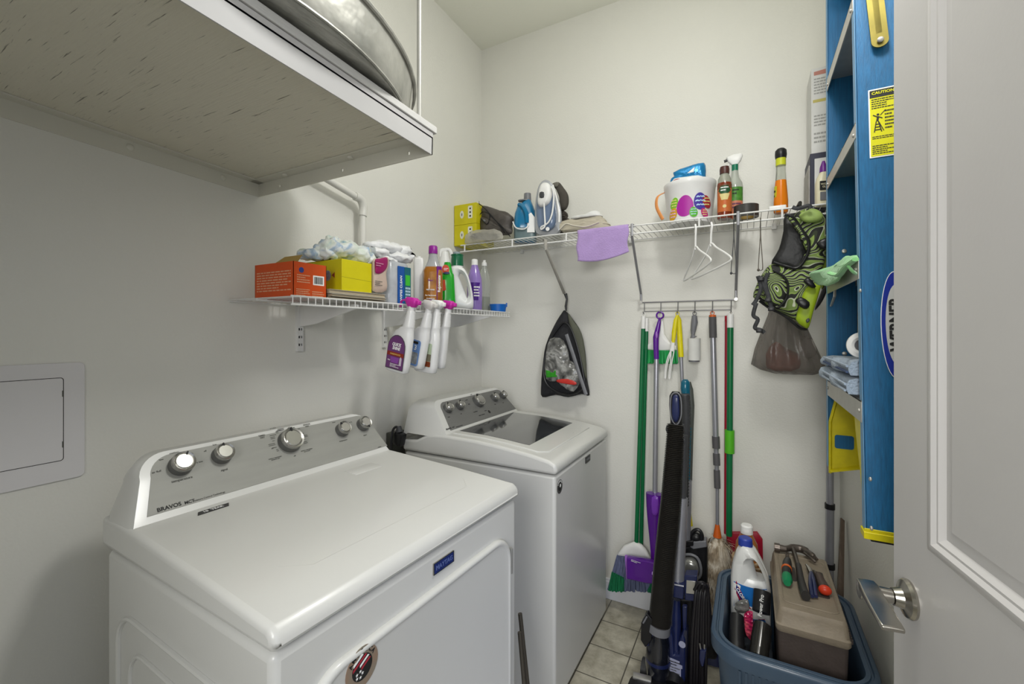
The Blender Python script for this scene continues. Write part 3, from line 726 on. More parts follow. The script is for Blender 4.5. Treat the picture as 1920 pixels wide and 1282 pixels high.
decal('printed_picture', circ(.016, 20, .03, .0, .018), M, mat('picture_grey', '8b93a3', .5, var=.4, vs=90), yb2, w=True)
decal('printed_mark', [(.05, 0), (.065, .01), (.065, -.01)], M, mat('picture_red', '92401c', .5), yb2, w=True)
M = frame((-1.2, (y0 + y1) / 2, (zb_ + 1.694) / 2), (0, 1, 0), (0, 0, 1))
decal('flap_line', [(-.066, -.007), (.066, -.012), (.066, -.013), (-.066, -.008)], M, mat('flap_line', '8c8410', .6), yb2, w=True, h=.0002)
# pile of pastel cloths
def cloud(name, label, cat, c, rad, m, seed, amp=.02, sc=22, parent=None, group=None, n=48, lim=()):
    mb = MB(); mb.ell(c, rad, n=n, m=n // 2); mb.shake(amp, sc, seed); mb.shake(amp * .35, sc * 3, seed + 9); mb.clamp(*lim)
    return solo(name, mb, m, label, cat, group, smooth=60) if not parent else link(name, mb, m, parent, w=True, smooth=60)
def crinkle(name, cols, rough=.5, sc=9, alpha=1, bump=.5, emis=0):
    m = bpy.data.materials.new(name); m.use_nodes = True; nt = m.node_tree; b = nt.nodes['Principled BSDF']
    tc = nt.nodes.new('ShaderNodeTexCoord'); nz = nt.nodes.new('ShaderNodeTexNoise'); nz.inputs['Scale'].default_value = sc; nz.inputs['Detail'].default_value = 4; nz.inputs['Distortion'].default_value = 1.5
    nt.links.new(tc.outputs['Object'], nz.inputs['Vector']); cr = nt.nodes.new('ShaderNodeValToRGB'); e = cr.color_ramp.elements
    e[0].position = .3; e[0].color = lin(cols[0]); e[1].position = .7; e[1].color = lin(cols[-1])
    for i, c in enumerate(cols[1:-1]): k = e.new(.3 + .4 * (i + 1) / (len(cols) - 1)); k.color = lin(c)
    nt.links.new(nz.outputs['Fac'], cr.inputs[0]); nt.links.new(cr.outputs[0], b.inputs['Base Color']); b.inputs['Roughness'].default_value = rough; b.inputs['Alpha'].default_value = alpha
    vo = nt.nodes.new('ShaderNodeTexVoronoi'); vo.inputs['Scale'].default_value = sc * 4; nt.links.new(nz.outputs['Color'], vo.inputs['Vector']) if False else nt.links.new(tc.outputs['Object'], vo.inputs['Vector'])
    bp = nt.nodes.new('ShaderNodeBump'); bp.inputs['Strength'].default_value = bump; bp.inputs['Distance'].default_value = .01
    nt.links.new(vo.outputs['Distance'], bp.inputs['Height']); nt.links.new(bp.outputs[0], b.inputs['Normal']); MC[name] = m
    return m
PAST = crinkle('pastel_cloth', ['7fa9bd', 'd3dcd0', 'dfe3e0', '9fb7cf', 'd5d9b8'], .6, 10, bump=.4)
cl = thing('pastel_cloths', 'heap of crumpled pale blue, green and white cloths on top of the yellow box', 'cloths', (-1.30, (y0 + y1) / 2, 1.695))
for i, (px, py, x, a, b, h) in enumerate(((640, 476, -1.29, .07, .10, .042), (600, 492, -1.33, .05, .07, .02), (672, 482, -1.27, .06, .065, .035), (636, 462, -1.32, .06, .07, .025), (688, 496, -1.25, .035, .035, .02), (615, 484, -1.30, .05, .05, .022))):
    p = at_x(px, py, x); p.z = max(p.z, 1.70 + h * .8); cloud('cloth', None, None, p, (a, b, h), PAST, i + 2, amp=.016, sc=26, parent=cl, lim=((2, 1.6948, None), (1, None, 1.199)))
# white plastic bag on top of the wipes
WBAG = mat('white_plastic_bag', 'e4e5e6', .35, var=.03, bump=.6, bs=30)
# wipes containers
y0 = Yx(722, -1.21); y1 = Yx(776, -1.21)
CLP = mat('clear_tub_plastic', 'c6cad0', .2, var=.1, vs=30, trans=.25)
wp = thing('wipes_tub', 'clear-sided wipes tub with a blue and green label beside the white bag', 'tub', (-1.30, (y0 + y1) / 2, SB))
M0 = Matrix.Translation((-1.30, (y0 + y1) / 2, SB))
link('tub', MB().loft([(0, .085, .056, 6), (.004, .09, .060, 6), (.08, .092, .062, 6), (.160, .09, .060, 6), (.168, .086, .056, 6)], M=M0), CLP, wp, w=True)
link('white_refill', MB().loft([(.004, .082, .052, 5), (.145, .082, .052, 5)], M=M0), mat('wipes_white', 'd9d9d8', .7), wp, w=True)
xf = -1.2075
M = frame((xf, (y0 + y1) / 2, SB + .078), (0, 1, 0), (0, 0, 1)); ww = .112
decal('blue_label', rrect(.038, .148, .002, cx=.002), M, mat('label_blue', '0d4f9c', .35), wp, w=True, z0=.001)
decal('teal_label', rrect(.036, .148, .002, cx=.040), M, mat('label_teal', '0c5f6c', .35), wp, w=True, z0=.001)
decal('green_label', rrect(.026, .042, .001, cx=.040, cy=.022), M, mat('label_green', '39b52f', .35), wp, w=True, h=.0008, z0=.001)
mb = MB()
for i in range(3):
    for j in range(5):
        cx, cy = .030 + i * .010, -.010 - j * .0125; mb._f([mb.bm.verts.new(M @ Vector((cx + a * .0038, cy + b * .004, .0022))) for a, b in ((-1, -1), (1, -1), (1, 1), (-1, 1))])
link('label_squares', mb, mat('label_pale', 'b8d2e2', .4), wp, w=True)
text('WIPES CLEAN', .016, M @ Matrix.Translation((.002, -.012, .0018)) @ Matrix.Rotation(math.pi / 2, 4, 'Z'), INKW, wp, w=True, bold=.02)
wb = thing('white_plastic_bag', 'crumpled white plastic bag resting on the wipes tub and the snack pouch', 'plastic bag', (-1.3, (y0 + y1) / 2, 1.715))
for i, (px, py, x, a, b, h) in enumerate(((722, 466, -1.30, .06, .10, .028), (704, 474, -1.27, .05, .06, .022), (750, 474, -1.29, .06, .07, .026), (744, 484, -1.26, .06, .075, .020), (722, 487, -1.25, .035, .05, .018), (765, 483, -1.27, .05, .04, .018))):
    cloud('plastic_fold', None, None, at_x(px, py, x), (a, b, h), WBAG, i + 12, amp=.012, sc=24, parent=wb, lim=((2, 1.7228, None), (1, 1.2005, 1.405), (0, None, -1.2075)))
# magenta and beige pouch
POU = mat('pouch_beige', 'c8b3a4', .4, var=.04, bump=.3, bs=30)
def PX(px, py, x): return at_x(px, py, x)
pts = catmull([PX(697, 545, -1.196), PX(697, 515, -1.196), PX(697, 488, -1.196), PX(712, 484, -1.196), PX(727, 482, -1.196), PX(728, 496, -1.196), PX(723, 515, -1.196), PX(724, 545, -1.196)], 3, closed=True)
po = thing('snack_pouch', 'magenta and beige pouch standing between the yellow box and the wipes tub', 'pouch', (-1.196, PX(710, 540, -1.196).y, SB + .033))
link('pouch', MB().pillow(pts, (1, 0, 0), .018).clamp((1, 1.1495, None), (2, SB + .0345, None)), POU, po, w=True, smooth=60)
pts = catmull([PX(698, 506, -1.184), PX(698, 488, -1.184), PX(712, 484.5, -1.184), PX(726, 483, -1.184), PX(726, 500, -1.184), PX(718, 510, -1.184), PX(708, 513, -1.184)], 3, closed=True)
link('magenta_print', MB().pillow(pts, (1, 0, 0), .006).clamp((1, 1.1495, None)), mat('pouch_magenta', '94145c', .35), po, w=True, smooth=60)
bars(frame(PX(712, 496, -1.1785), (0, 1, 0), (0, 0, 1)), -.018, .018, -.008, .008, 2, mat('pouch_pink', 'c98aa6', .4), po, w=True)
bars(frame(PX(711, 530, -1.184), (0, 1, 0), (0, 0, 1)), -.02, .015, -.012, .008, 3, INKG, po, w=True)
def place(name, label, cat, px, x, rz=None, z=None, group=None, py=None, y=None):
    p = at_x(px, 560, x) if y is None else at_y(px, 400, y); z = SB if z is None else z
    return thing(name, label, cat, (p.x, p.y, z), rz=face_cam(p) if rz is None else rz, group=group)
def hgt(t, py):
    """height above the base of t that shows at row py"""
    p = t.location; dep = p.x * DV.x + p.y * DV.y; return H + (HY - py) * dep / F - p.z
def pxw(t, w):
    p = t.location; dep = p.x * DV.x + p.y * DV.y; return w * dep / F
# slim white bottle next to the wipes
t = place('white_flat_bottle', 'plain white flat-sided bottle between the wipes tub and the amber cleaner', 'bottle', 785, -1.300); h = hgt(t, 484); w = pxw(t, 19) / 2
link('body', MB().loft([(0, w * .9, .020, 5), (.004, w, .023, 5), (h * .8, w, .023, 5), (h * .96, w * .98, .022, 5), (h, w * .85, .018, 4)]), PLASW, t, smooth=50)
link('cap', MB().cyl((0, 0, h - .002), (0, 0, h + .008), .011), PLASW, t)
# amber floor cleaner with purple cap
t = place('floor_cleaner_bottle', 'tall amber floor cleaner bottle with purple cap and purple side label', 'bottle', 812, -1.225)
h = hgt(t, 461); w = pxw(t, 36) / 2; M0 = None
AMB = mat('amber_liquid', '9a6221', .15, var=.15, vs=12, coat=.4)
link('body', MB().loft([(0, w * .9, w * .6, 3), (.004, w, w * .68, 3), (h * .42, w * 1.0, w * .68, 3), (h * .60, w * .98, w * .66, 3), (h * .66, w * .80, w * .56, 2.6)]), AMB, t, smooth=60)
link('shoulder', MB().loft([(h * .655, w * .82, w * .57, 2.6), (h * .72, w * .62, w * .46, 2.4), (h * .80, w * .48, w * .42, 2), (h * .875, w * .42, w * .40, 2)]), mat('clear_shoulder', 'b9bbbd', .15, trans=.3), t, smooth=60)
link('cap', MB().lathe([(0, h * .87), (w * .46, h * .87), (w * .47, h * .90), (w * .45, h * .985), (w * .38, h), (0, h)]), mat('purple_cap', '8a1c8c', .35), t)
D0 = w * .68
Ml = frame((0, -D0 * .97, 0), (1, 0, 0), (0, 0, 1))
decal('amber_label', [(-w * .82, h * .12), (w * .35, h * .12), (w * .35, h * .58), (-w * .82, h * .56)], Ml, mat('label_amber', 'b5791f', .4, var=.25, vs=30, col2='7c4a1c'), t, h=.002, bend=w * 1.4)
decal('purple_strip', [(w * .36, .004), (w * .92, .004), (w * .92, h * .66), (w * .36, h * .66)], Ml, mat('label_purple', '6a1478', .35), t, h=.0028, bend=w * 1.4)
decal('purple_foot', [(-w * .85, .006), (w * .35, .006), (w * .35, h * .12), (-w * .85, h * .14)], Ml, mat('label_purple', '6a1478', .35), t, h=.0024, bend=w * 1.4)
text('Rejuvenate', .0165, Ml @ Matrix.Translation((w * .62, h * .38, -.002)) @ Matrix.Rotation(math.pi / 2, 4, 'Z'), INKW, t, bold=.02, ext=.002)
for k, (s, zz, sz) in enumerate((('Floor', .43, .010), ('RESTORER', .28, .0075), ('For Hardwood', .19, .0075), ('Professional', .14, .007))):
    text(s, sz, Ml @ Matrix.Translation((-w * .25, h * zz, .0028)), INKW if k else mat('purple_ink', '7a1c7c', .5), t, bold=.02, ext=.0012)
# white spray handle peeking out behind
t = place('white_handled_jug', 'white plastic jug almost hidden behind the amber and green bottles', 'jug', 834, -1.40); h = hgt(t, 468)
link('body', MB().loft([(0, .045, .04, 3), (.16, .045, .04, 3), (h * .85, .025, .025, 2), (h - .01, .016, .016, 2)]), PLASW, t, smooth=60)
link('handle', MB().tube(catmull([(-.016, 0, h * .80), (-.02, 0, h - .01), (.0, 0, h), (.03, 0, h - .008), (.045, 0, h * .7)], 5), .009, flat=(1, .7)), PLASW, t)
# green bottle
t = place('green_cleaner_bottle', 'bright green cleaner bottle with a red and white logo', 'bottle', 839, -1.226); h = hgt(t, 492); w = pxw(t, 27) / 2
GB = mat('bright_green_plastic', '1b9a22', .2, var=.08, coat=.4)
link('body', MB().loft([(0, w * 1.1, w * .6, 3), (.004, w * 1.18, w * .66, 3), (h * .25, w * 1.08, w * .64, 3), (h * .60, w * .95, w * .6, 3), (h * .73, w * .90, w * .58, 2.6), (h * .78, w * .72, w * .5, 2.4), (h * .95, w * .50, w * .45, 2), (h, w * .42, w * .42, 2)]), GB, t, smooth=60)
Ml = frame((0, -w * .60, 0), (1, 0, 0), (0, 0, 1))
decal('red_logo', circ(w * .5, 20, -w * .25, h * .84, w * .62), Ml, mat('logo_red', 'c2401c', .4), t, h=.002)
decal('dark_logo', circ(w * .42, 16, -w * .1, h * .76, w * .16), Ml, mat('logo_navy', '1c2b58', .4), t, h=.003)
decal('front_label', [(-w * .95, h * .35), (-w * .2, h * .40), (-w * .35, h * .62), (-w * .95, h * .60)], Ml, mat('logo_red', 'c2401c', .4), t, h=.0025)
bars(Ml @ Matrix.Translation((-w * .2, h * .84, .0015)), -w * .3, w * .3, -.006, .006, 2, INKW, t)
# white detergent jug with green cap
t = place('detergent_jug', 'big white detergent jug with dark green cap and moulded handle', 'jug', 862, -1.219); h = hgt(t, 499); w = pxw(t, 52) / 2
rz = t.rotation_euler.z
JW = mat('jug_white', 'dcdddc', .28, var=.02, coat=.2)
# body built as a thick outline with a real handle opening
out = [(-.95, 0), (-.98, .10), (-.97, .40), (-.95, .62), (-.88, .80), (-.72, .95), (-.5, 1.0), (.10, 1.0), (.38, .93), (.62, .78), (.80, .58), (.93, .38), (1.0, .20), (.98, .06), (.90, 0)]
hole = [(.02, .84), (.22, .83), (.42, .70), (.56, .53), (.62, .36), (.55, .26), (.36, .42), (.12, .62), (-.06, .76)]
def face_with_hole(mb, outer, inner, prof):
    """bridge outer and inner closed loops, resampled to the same count, through a rounded thickness profile"""
    def resample(P, n):
        P = P + [P[0]]; L = [0]
        for a, b in zip(P, P[1:]): L.append(L[-1] + (Vector(a) - Vector(b)).length)
        o = []
        for k in range(n):
            s = L[-1] * k / n; i = max(j for j in range(len(L) - 1) if L[j] <= s); f = (s - L[i]) / max(1e-9, L[i + 1] - L[i]); o.append(Vector(P[i]).lerp(Vector(P[i + 1]), f))
        return o
    n = 48; A = resample([Vector((a, b, 0)) for a, b in outer], n); B = resample([Vector((a, b, 0)) for a, b in inner], n)
    ca = sum(B, Vector()) / n
    def by_angle(P):
        k0 = min(range(n), key=lambda k: abs(math.atan2(P[k].y - ca.y, P[k].x - ca.x))); P = P[k0:] + P[:k0]
        if (P[n // 8].y - ca.y) < 0: P = [P[0]] + P[1:][::-1]
        return P
    A, B = by_angle(A), by_angle(B)
    rs = [[A[k].lerp(B[k], f) + Vector((0, 0, d)) for k in range(n)] for f, d in prof] + [[A[k].lerp(B[k], f) + Vector((0, 0, -d)) for k in range(n)] for f, d in prof[::-1]]
    return rs
sx, sz = w, h * .99
rs = face_with_hole(None, [(a * sx, b * sz) for a, b in out], [(a * sx, b * sz) for a, b in hole], [(0, 0), (.03, .018), (.12, .034), (.5, .038), (.85, .026), (.97, .012), (1, 0)])
mb = MB(); mb.rings([[Vector((p.x, -p.z, p.y)) for p in r] for r in rs], caps=False, closed=True); bmesh.ops.remove_doubles(mb.bm, verts=mb.bm.verts, dist=1e-5)
link('body', mb, JW, t, smooth=70)
link('collar', MB().cyl((-w * .18, 0, h * .97), (-w * .18, 0, h * 1.02), w * .42), JW, t)
hc = hgt(t, 476)
link('cap', MB().lathe([(0, h), (w * .44, h), (w * .45, h + .004), (w * .43, hc - .012), (w * .45, hc - .010), (w * .45, hc - .004), (w * .36, hc - .002), (0, hc - .002)], c=(-w * .18, 0, 0)), mat('dark_green_cap', '07603c', .3, coat=.3), t)
link('cap_spout', MB().cyl((-w * .22, 0, hc - .003), (-w * .22, 0, hc + .008), w * .26), mat('spout_grey', '8f9aa0', .3), t)
# lavender bottle
t = place('lavender_cleaner_bottle', 'lavender cleaner bottle with white cap and deep purple label', 'bottle', 890, -1.235); h = hgt(t, 486); w = pxw(t, 29) / 2
LAV = mat('lavender_liquid', '8d74b8', .15, var=.06, coat=.4)
link('body', MB().loft([(0, w * .85, w * .8), (.005, w * .95, w * .85), (h * .4, w, w * .85), (h * .62, w * .92, w * .8), (h * .78, w * .62, w * .6), (h * .88, w * .42, w * .42), (h * .9, w * .38, w * .38)]), LAV, t, smooth=60)
link('cap', MB().lathe([(0, h * .885), (w * .42, h * .885), (w * .40, h * .99), (w * .3, h), (0, h)]), PLASW, t)
Ml = frame((0, -w * .85, 0), (1, 0, 0), (0, 0, 1))
decal('purple_label', [(-w * .9, h * .20), (w * 1.0, h * .20), (w * 1.0, h * .54), (-w * .9, h * .54)], Ml, mat('label_violet', '45187e', .35), t, h=.001, bend=w * .9)
bars(Ml, -w * .1, w * .8, h * .26, h * .48, 4, INKW, t, bend=w * .9, z=.0016)
# clear bottle
t = place('clear_soap_bottle', 'clear bottle with white flip cap at the far end of the bottle row', 'bottle', 908, -1.30); h = hgt(t, 488); w = pxw(t, 24) / 2
CLR = mat('clear_plastic', 'dfe2dd', .08, var=.02, trans=.75, ior=1.3)
link('body', MB().loft([(0, w * .85, w * .7), (.005, w * .95, w * .75), (h * .35, w * .9, w * .7), (h * .60, w * .98, w * .75), (h * .75, w * .75, w * .6), (h * .86, w * .4, w * .4), (h * .9, w * .36, w * .36)]), CLR, t, smooth=60)
link('soap', MB().loft([(.004, w * .8, w * .64), (h * .3, w * .78, w * .6)]), mat('soap_pale', 'b9bfa8', .2, trans=.3), t, smooth=60)
link('cap', MB().lathe([(0, h * .89), (w * .42, h * .89), (w * .40, h * .95), (w * .24, h * .97), (w * .22, h), (0, h)]), PLASW, t); 
# blue scoop
t = place('measuring_scoop', 'small bright blue measuring scoop at the far end of the left wire shelf', 'scoop', 934, -1.214); h = hgt(t, 571)+.002; w = pxw(t, 34) / 2
link('cup', MB().loft([(0, w * .82, w * .7), (h, w * .95, w * .8), (h, w * .9, w * .75), (.003, w * .77, w * .65)]), mat('scoop_blue', '0d5fb4', .35), t, smooth=50)
link('tab', MB().box((w * .93, 0, h * .92), (.008, .02, h * .5), b=.002), mat('scoop_blue', '0d5fb4', .35), t)

# ---- spray bottles hooked on the front rail
xr_ = -1.135
HB = mat('spray_bottle_white', 'dededd', .25, var=.02, coat=.2)
def spray(label, px, pyTop, y, wid, length, tilt, headm, labelfn, neckm=HB, z0=None, lean=0, yaw=0):
    y = SY0 + .0254 * (math.floor((y - SY0) / .0254) + .5)      # trigger drops between two deck wires
    p = at_y(px, pyTop, y); p.x = xr_ - .001; root = thing('spray_bottle', label, 'spray bottle', p, group='spray bottles hooked on the left wire shelf', rot=(lean, tilt, yaw))
    L = length; a = wid / 2; b = .024
    prof = [(-L, a * .88, b * .85, 3.2, -.02), (-L + .004, a * .97, b * .95, 3.2, -.02), (-L + .03, a, b, 3, -.02), (-L * .62, a * 1.0, b, 2.6, -.018), (-L * .50, a * .95, b * .98, 2.4, -.015), (-L * .43, a * .80, b * .95, 2.2, -.010), (-L * .39, a * .62, b * .92, 2.2, -.003), (-L * .36, a * .52, b * .90, 2.2, .002)]
    zt_ = -L * .36; ze = -.032
    for k in range(13):                                   # ribbed grip neck
        f = k / 12; rr = a * (.46 - .16 * f) + (.0012 if k % 2 else -.0006); prof.append((zt_ + (ze - zt_) * (f * .96 + .04), rr, b * (.9 - .25 * f), 2.1, .006 + .004 * f))
    link('bottle_body', MB().loft(prof), HB, root, smooth=60)
    link('collar', MB().cyl((.010, 0, -.036), (.010, 0, -.016), .0145), neckm, root)
    mb = MB(); mb.loft([(-.018, .016, .013, 3, .010), (-.004, .026, .017, 4, .010), (.010, .029, .017, 4, .008), (.018, .022, .013, 3, .006)]); mb.box((.040, 0, .002), (.014, .018, .017), b=.003)
    hd = link('spray_head', mb, headm, root, smooth=50, bev=.0)
    link('trigger', MB().tube(catmull([(-.008, 0, .002), (-.034, 0, .003), (-.046, 0, -.005), (-.047, 0, -.026)], 4), .0036, flat=(1, 1.3)), headm, hd)
    labelfn(root, a, b, L); return root
def lab1(root, a, b, L):
    M = frame((-.018, -b, -L * .725), (1, 0, 0), (0, 0, 1)); w = a * .80; h = L * .235
    q = [(-w * 1.0, -h * .95), (w * 1.0, -h * .95), (w * 1.0, h * .25)] + [(w * math.cos(t), h * .25 + h * .75 * math.sin(t)) for t in (math.pi * k / 10 for k in range(1, 10))] + [(-w, h * .25)]
    l = decal('label', [(x * 1.06, y * 1.06) for x, y in q], M, mat('label_edge', '4d4350', .4), root, h=.0006); decal('label_face', q, M, mat('label_purple2', '6c3a72', .4), l, h=.0010)
    decal('label_band', [(-w, -h * .22), (w, -h * .22), (w, h * .02), (-w, h * .02)], M, mat('label_brick', '8c2a1c', .4), l, h=.0014)
    decal('label_low', [(-w * .45, -h * .62), (w * .4, -h * .62), (w * .5, -h * .28), (-w * .55, -h * .28)], M, mat('label_violet2', '8a45a0', .4), l, h=.0014)
    text('QUICK\nSHINE', .0165, M @ Matrix.Translation((0, h * .36, .0012)), INKW, l, bold=.035, shear=.2, cond=.85, ly=.9)
    text('HARDWOOD', .0085, M @ Matrix.Translation((0, -h * .11, .0016)), mat('label_gold', 'd9b860', .5), l, bold=.02)
    text('16oz', .007, M @ Matrix.Translation((-w * .7, -h * .5, .0016)), INKW, l, bold=.02)
    bars(M, -w * .5, w * .6, -h * .9, -h * .66, 3, INKW, l, z=.0016)
    decal('label_bottle', [(w * .58, -h * .72), (w * .82, -h * .72), (w * .82, -h * .3), (w * .70, -h * .18), (w * .58, -h * .3)], M, mat('label_pale2', 'cdbfce', .5), l, h=.0016)
def lab2(root, a, b, L):
    M = frame((-.018, -b, -L * .76), (1, 0, 0), (0, 0, 1)); w = a * .7; h = L * .20
    l = decal('label', rrect(w * 2, h * 2, .01), M, mat('label_sky', '6a8ec6', .4, var=.1), root, h=.0008)
    decal('label_scene', rrect(w * 1.7, h * .9, .005, cy=-h * .4), M, mat('label_stone', '8f9396', .5, var=.4, vs=70), l, h=.0012)
    decal('label_top', rrect(w * 1.3, h * .2, .003, cy=h * .8), M, INK, l, h=.0012)
    text('3', .028, M @ Matrix.Translation((w * .35, h * .4, .0012)), INKW, l, bold=.02)
def lab3(root, a, b, L):
    M = frame((-.018, -b, -L * .74), (1, 0, 0), (0, 0, 1)); w = a * .7; h = L * .17
    l = decal('label', rrect(w * 2, h * 2, .004), M, mat('label_palegreen', 'b9c7ab', .4, var=.08), root, h=.0008)
    decal('label_grey', rrect(w * 2, h * .6, .002, cy=-h * .2), M, mat('label_greybrown', '76705c', .5), l, h=.0012); decal('label_brown', rrect(w * 2, h * .45, .002, cy=-h * .75), M, mat('label_brown', '7c3a1c', .5, var=.4, vs=80), l, h=.0012)
def lab4(root, a, b, L): pass
spray('white spray bottle with magenta nozzle and purple QUICK SHINE label, nearest of the hanging row', 769, 566, Yx(769, xr_), .104, .275, math.radians(10), MAG, lab1)
spray('white spray bottle with pale nozzle and blue label, second in the hanging row', 801, 571, Yx(801, xr_) - .005, .100, .262, math.radians(12), mat('pale_nozzle', 'd2cfcb', .4), lab2)
spray('shorter white spray bottle with pale green and brown label, third in the hanging row', 824, 570, Yx(824, xr_ + .01) - .005, .108, .285, math.radians(7), PLASW, lab3)
spray('white spray bottle with magenta nozzle and no label showing, farthest in the hanging row', 838, 571, Yx(838, xr_) + .012, .075, .275, math.radians(7), MAG, lab4)
# ================================================================ things on the long back shelf
ZB = ZU + .003
def zc(pts, ox, oy, s): return [(ox + a / s, oy + b / s) for a, b in pts]
def onY(pts, y, n=3, closed=True): return catmull([at_y(a, b, y) for a, b in pts], n, closed=closed)
CAMN = Vector((.30, -.95, 0)).normalized()
def pil(name, pts, y, th, m, parent, n=3, nrm=None, k=(1, .93, .72, .35), h=(0, .55, .9, 1), label=None, sh=0, sc=20, lim=()):
    mb = MB(); mb.pillow(onY(pts, y, n), nrm or (0, -1, 0), th, k, h)
    if sh: mb.shake(sh, sc, len(pts))
    mb.clamp(*lim)
    return link(name, mb, m, parent, w=True, smooth=60, label=label)
# two yellow bulb boxes
for i, (nm, pt, pb) in enumerate((('yellow carton, lower of the two stacked at the left end of the back shelf', 418, 458), ('yellow carton, upper of the two stacked at the left end of the back shelf', 378, 417.5))):
    a = at_y(849.5, pb, 2.048); b = at_y(893, pb, 2.048); a.x = max(a.x, XL + .003); cart_x = b.x; z0 = ZB if i == 0 else ZB + .116
    t = carton('light_bulb_box', nm, 'box', a.x, b.x, 2.048, 2.24, z0, z0 + .115, mat('yellow_bulb_carton', 'cfc413', .45, var=.05), group='yellow cartons on the back shelf')
    M = frame(((a.x + b.x) / 2, 2.048, z0 + .0575), (1, 0, 0), (0, 0, 1))
    decal('bulb_picture', circ(.013, 20, -.022, .0, .022), M, mat('bulb_print', 'e3e2cf', .5, var=.1), t, w=True); decal('bulb_base', circ(.004, 12, -.022, .0, .009), M, GREYP, t, w=True, h=.0007)
    d = decal('pale_panel', rrect(.03, .07, .006, cx=.035, cy=.008), M, mat('bulb_print', 'e3e2cf', .5, var=.1), t, w=True)
    for k in range(3): decal('small_icon', circ(.0055, 12, .035, .028 - k * .021), M, INK, t, w=True, h=.0008)
# crumpled dark grey bag with cords
NYL = mat('dark_grey_nylon', '504b47', .5, var=.2, vs=14, bump=.5, bs=25)
t = thing('drawstring_pouch', 'crumpled dark grey nylon pouch with black drawstrings beside the yellow cartons', 'pouch', (at_y(928, 450, 2.2).x, 2.2, ZB))
q = zc([(325, 400), (380, 345), (450, 350), (560, 380), (640, 400), (725, 450), (722, 560), (700, 640), (600, 660), (420, 650), (325, 640)], 840, 330, 6)
pil('pouch', q, 2.135, .08, NYL, t, sh=.012, sc=14, lim=((0, cart_x + .001, None), (1, 2.098, None), (2, ZB, None)))
q = zc([(340, 470), (460, 480), (600, 560), (710, 590), (700, 650), (500, 640), (350, 600)], 840, 330, 6)
pil('fold', q, 2.10, .045, NYL, t, sh=.008, sc=20, lim=((0, cart_x + .001, None), (1, 2.066, None), (2, ZB, None)))
link('toggle', MB().ell(at_y(909, 414, 2.09), (.020, .010, .012)), GREYP, t, w=True)
for q in ([(320, 290), (420, 370), (560, 530), (640, 640)], [(360, 430), (400, 400), (470, 440), (440, 540), (370, 480)], [(470, 440), (600, 560), (700, 680)]):
    link('drawstring', MB().tube(onY(zc(q, 840, 330, 6), 2.075, 5, False), .0028, n=6).clamp((0, cart_x + .001, None)), BLACK, t, w=True)
# clear bag with grey coil
t = thing('clear_bag', 'clear plastic bag holding a rolled grey cable in front of the dark pouch', 'plastic bag', (at_y(905, 460, 2.09).x, 2.09, ZB))
q = zc([(190, 700), (210, 650), (300, 610), (420, 600), (560, 605), (620, 660), (600, 730), (520, 790), (350, 800), (200, 775)], 840, 330, 6)
CBAG = mat('clear_film', 'c9c6bb', .15, var=.1, vs=30, bump=.8, bs=50, alpha=.45)
pil('film', q, 2.034, .024, CBAG, t, sh=.005, sc=30, lim=((1, None, 2.0465), (2, ZU + .0047, None)))
q = zc([(255, 665), (330, 635), (450, 630), (560, 660), (570, 690), (470, 725), (330, 715), (260, 690)], 840, 330, 6)
pil('rolled_cable', q, 2.034, .014, mat('grey_cable', '5d5d59', .5, var=.15, vs=40), t)
# blue detergent bottle
t = place('blue_detergent_bottle', 'blue and white detergent bottle with grey cap standing left of the iron', 'bottle', 985, 0, y=2.16, z=ZB)
h = hgt(t, 376); w = pxw(t, 42) / 2
BLU = mat('detergent_blue', '17729e', .2, var=.08, coat=.4)
link('body', MB().loft([(0, w * .95, .04, 4), (.004, w, .045, 4), (h * .5, w, .045, 3.5), (h * .68, w * .95, .042, 3), (h * .86, w * .72, .036, 2.6, .0), (h * .96, w * .4, .026, 2, .01), (h, w * .32, .022, 2, .012)]), BLU, t, smooth=60)
link('handle', MB().tube(catmull([(-w * .55, -.02, h * .88), (-w * .2, -.045, h * .80), (w * .1, -.05, h * .62), (w * .15, -.046, h * .42)], 5), .012), BLU, t)
Ml = frame((0, -.047, 0), (1, 0, 0), (0, 0, 1))
decal('white_label', [(w * .15, h * .2), (w * .82, h * .2), (w * .82, h * .55), (w * .5, h * .66), (w * .2, h * .60)], Ml, INKW, t, h=.003)
link('cap', MB().cyl((.012, 0, h - .005), (.012, 0, hgt(t, 363)), .021, .019), GREYP, t); link('cap_flange', MB().lathe([(0, h - .002), (.036, h - .004), (.036, h + .002), (0, h + .006)], c=(-.004, 0, 0), sx=1, sy=.7), GREYP, t)
link('base_band', MB().loft([(.002, w * 1.01, .046, 4), (h * .30, w * 1.01, .046, 4), (h * .34, w * .98, .044, 4)]), mat('detergent_grey', '5f7376', .3), t, smooth=60)
link('hooked_wire', MB().tube(catmull([(-w * 1.1, -.05, h * .45), (-w * .8, -.056, h * .30), (-w * .1, -.058, h * .27), (w * .3, -.056, h * .36)], 5), .0035), PLASW, t)
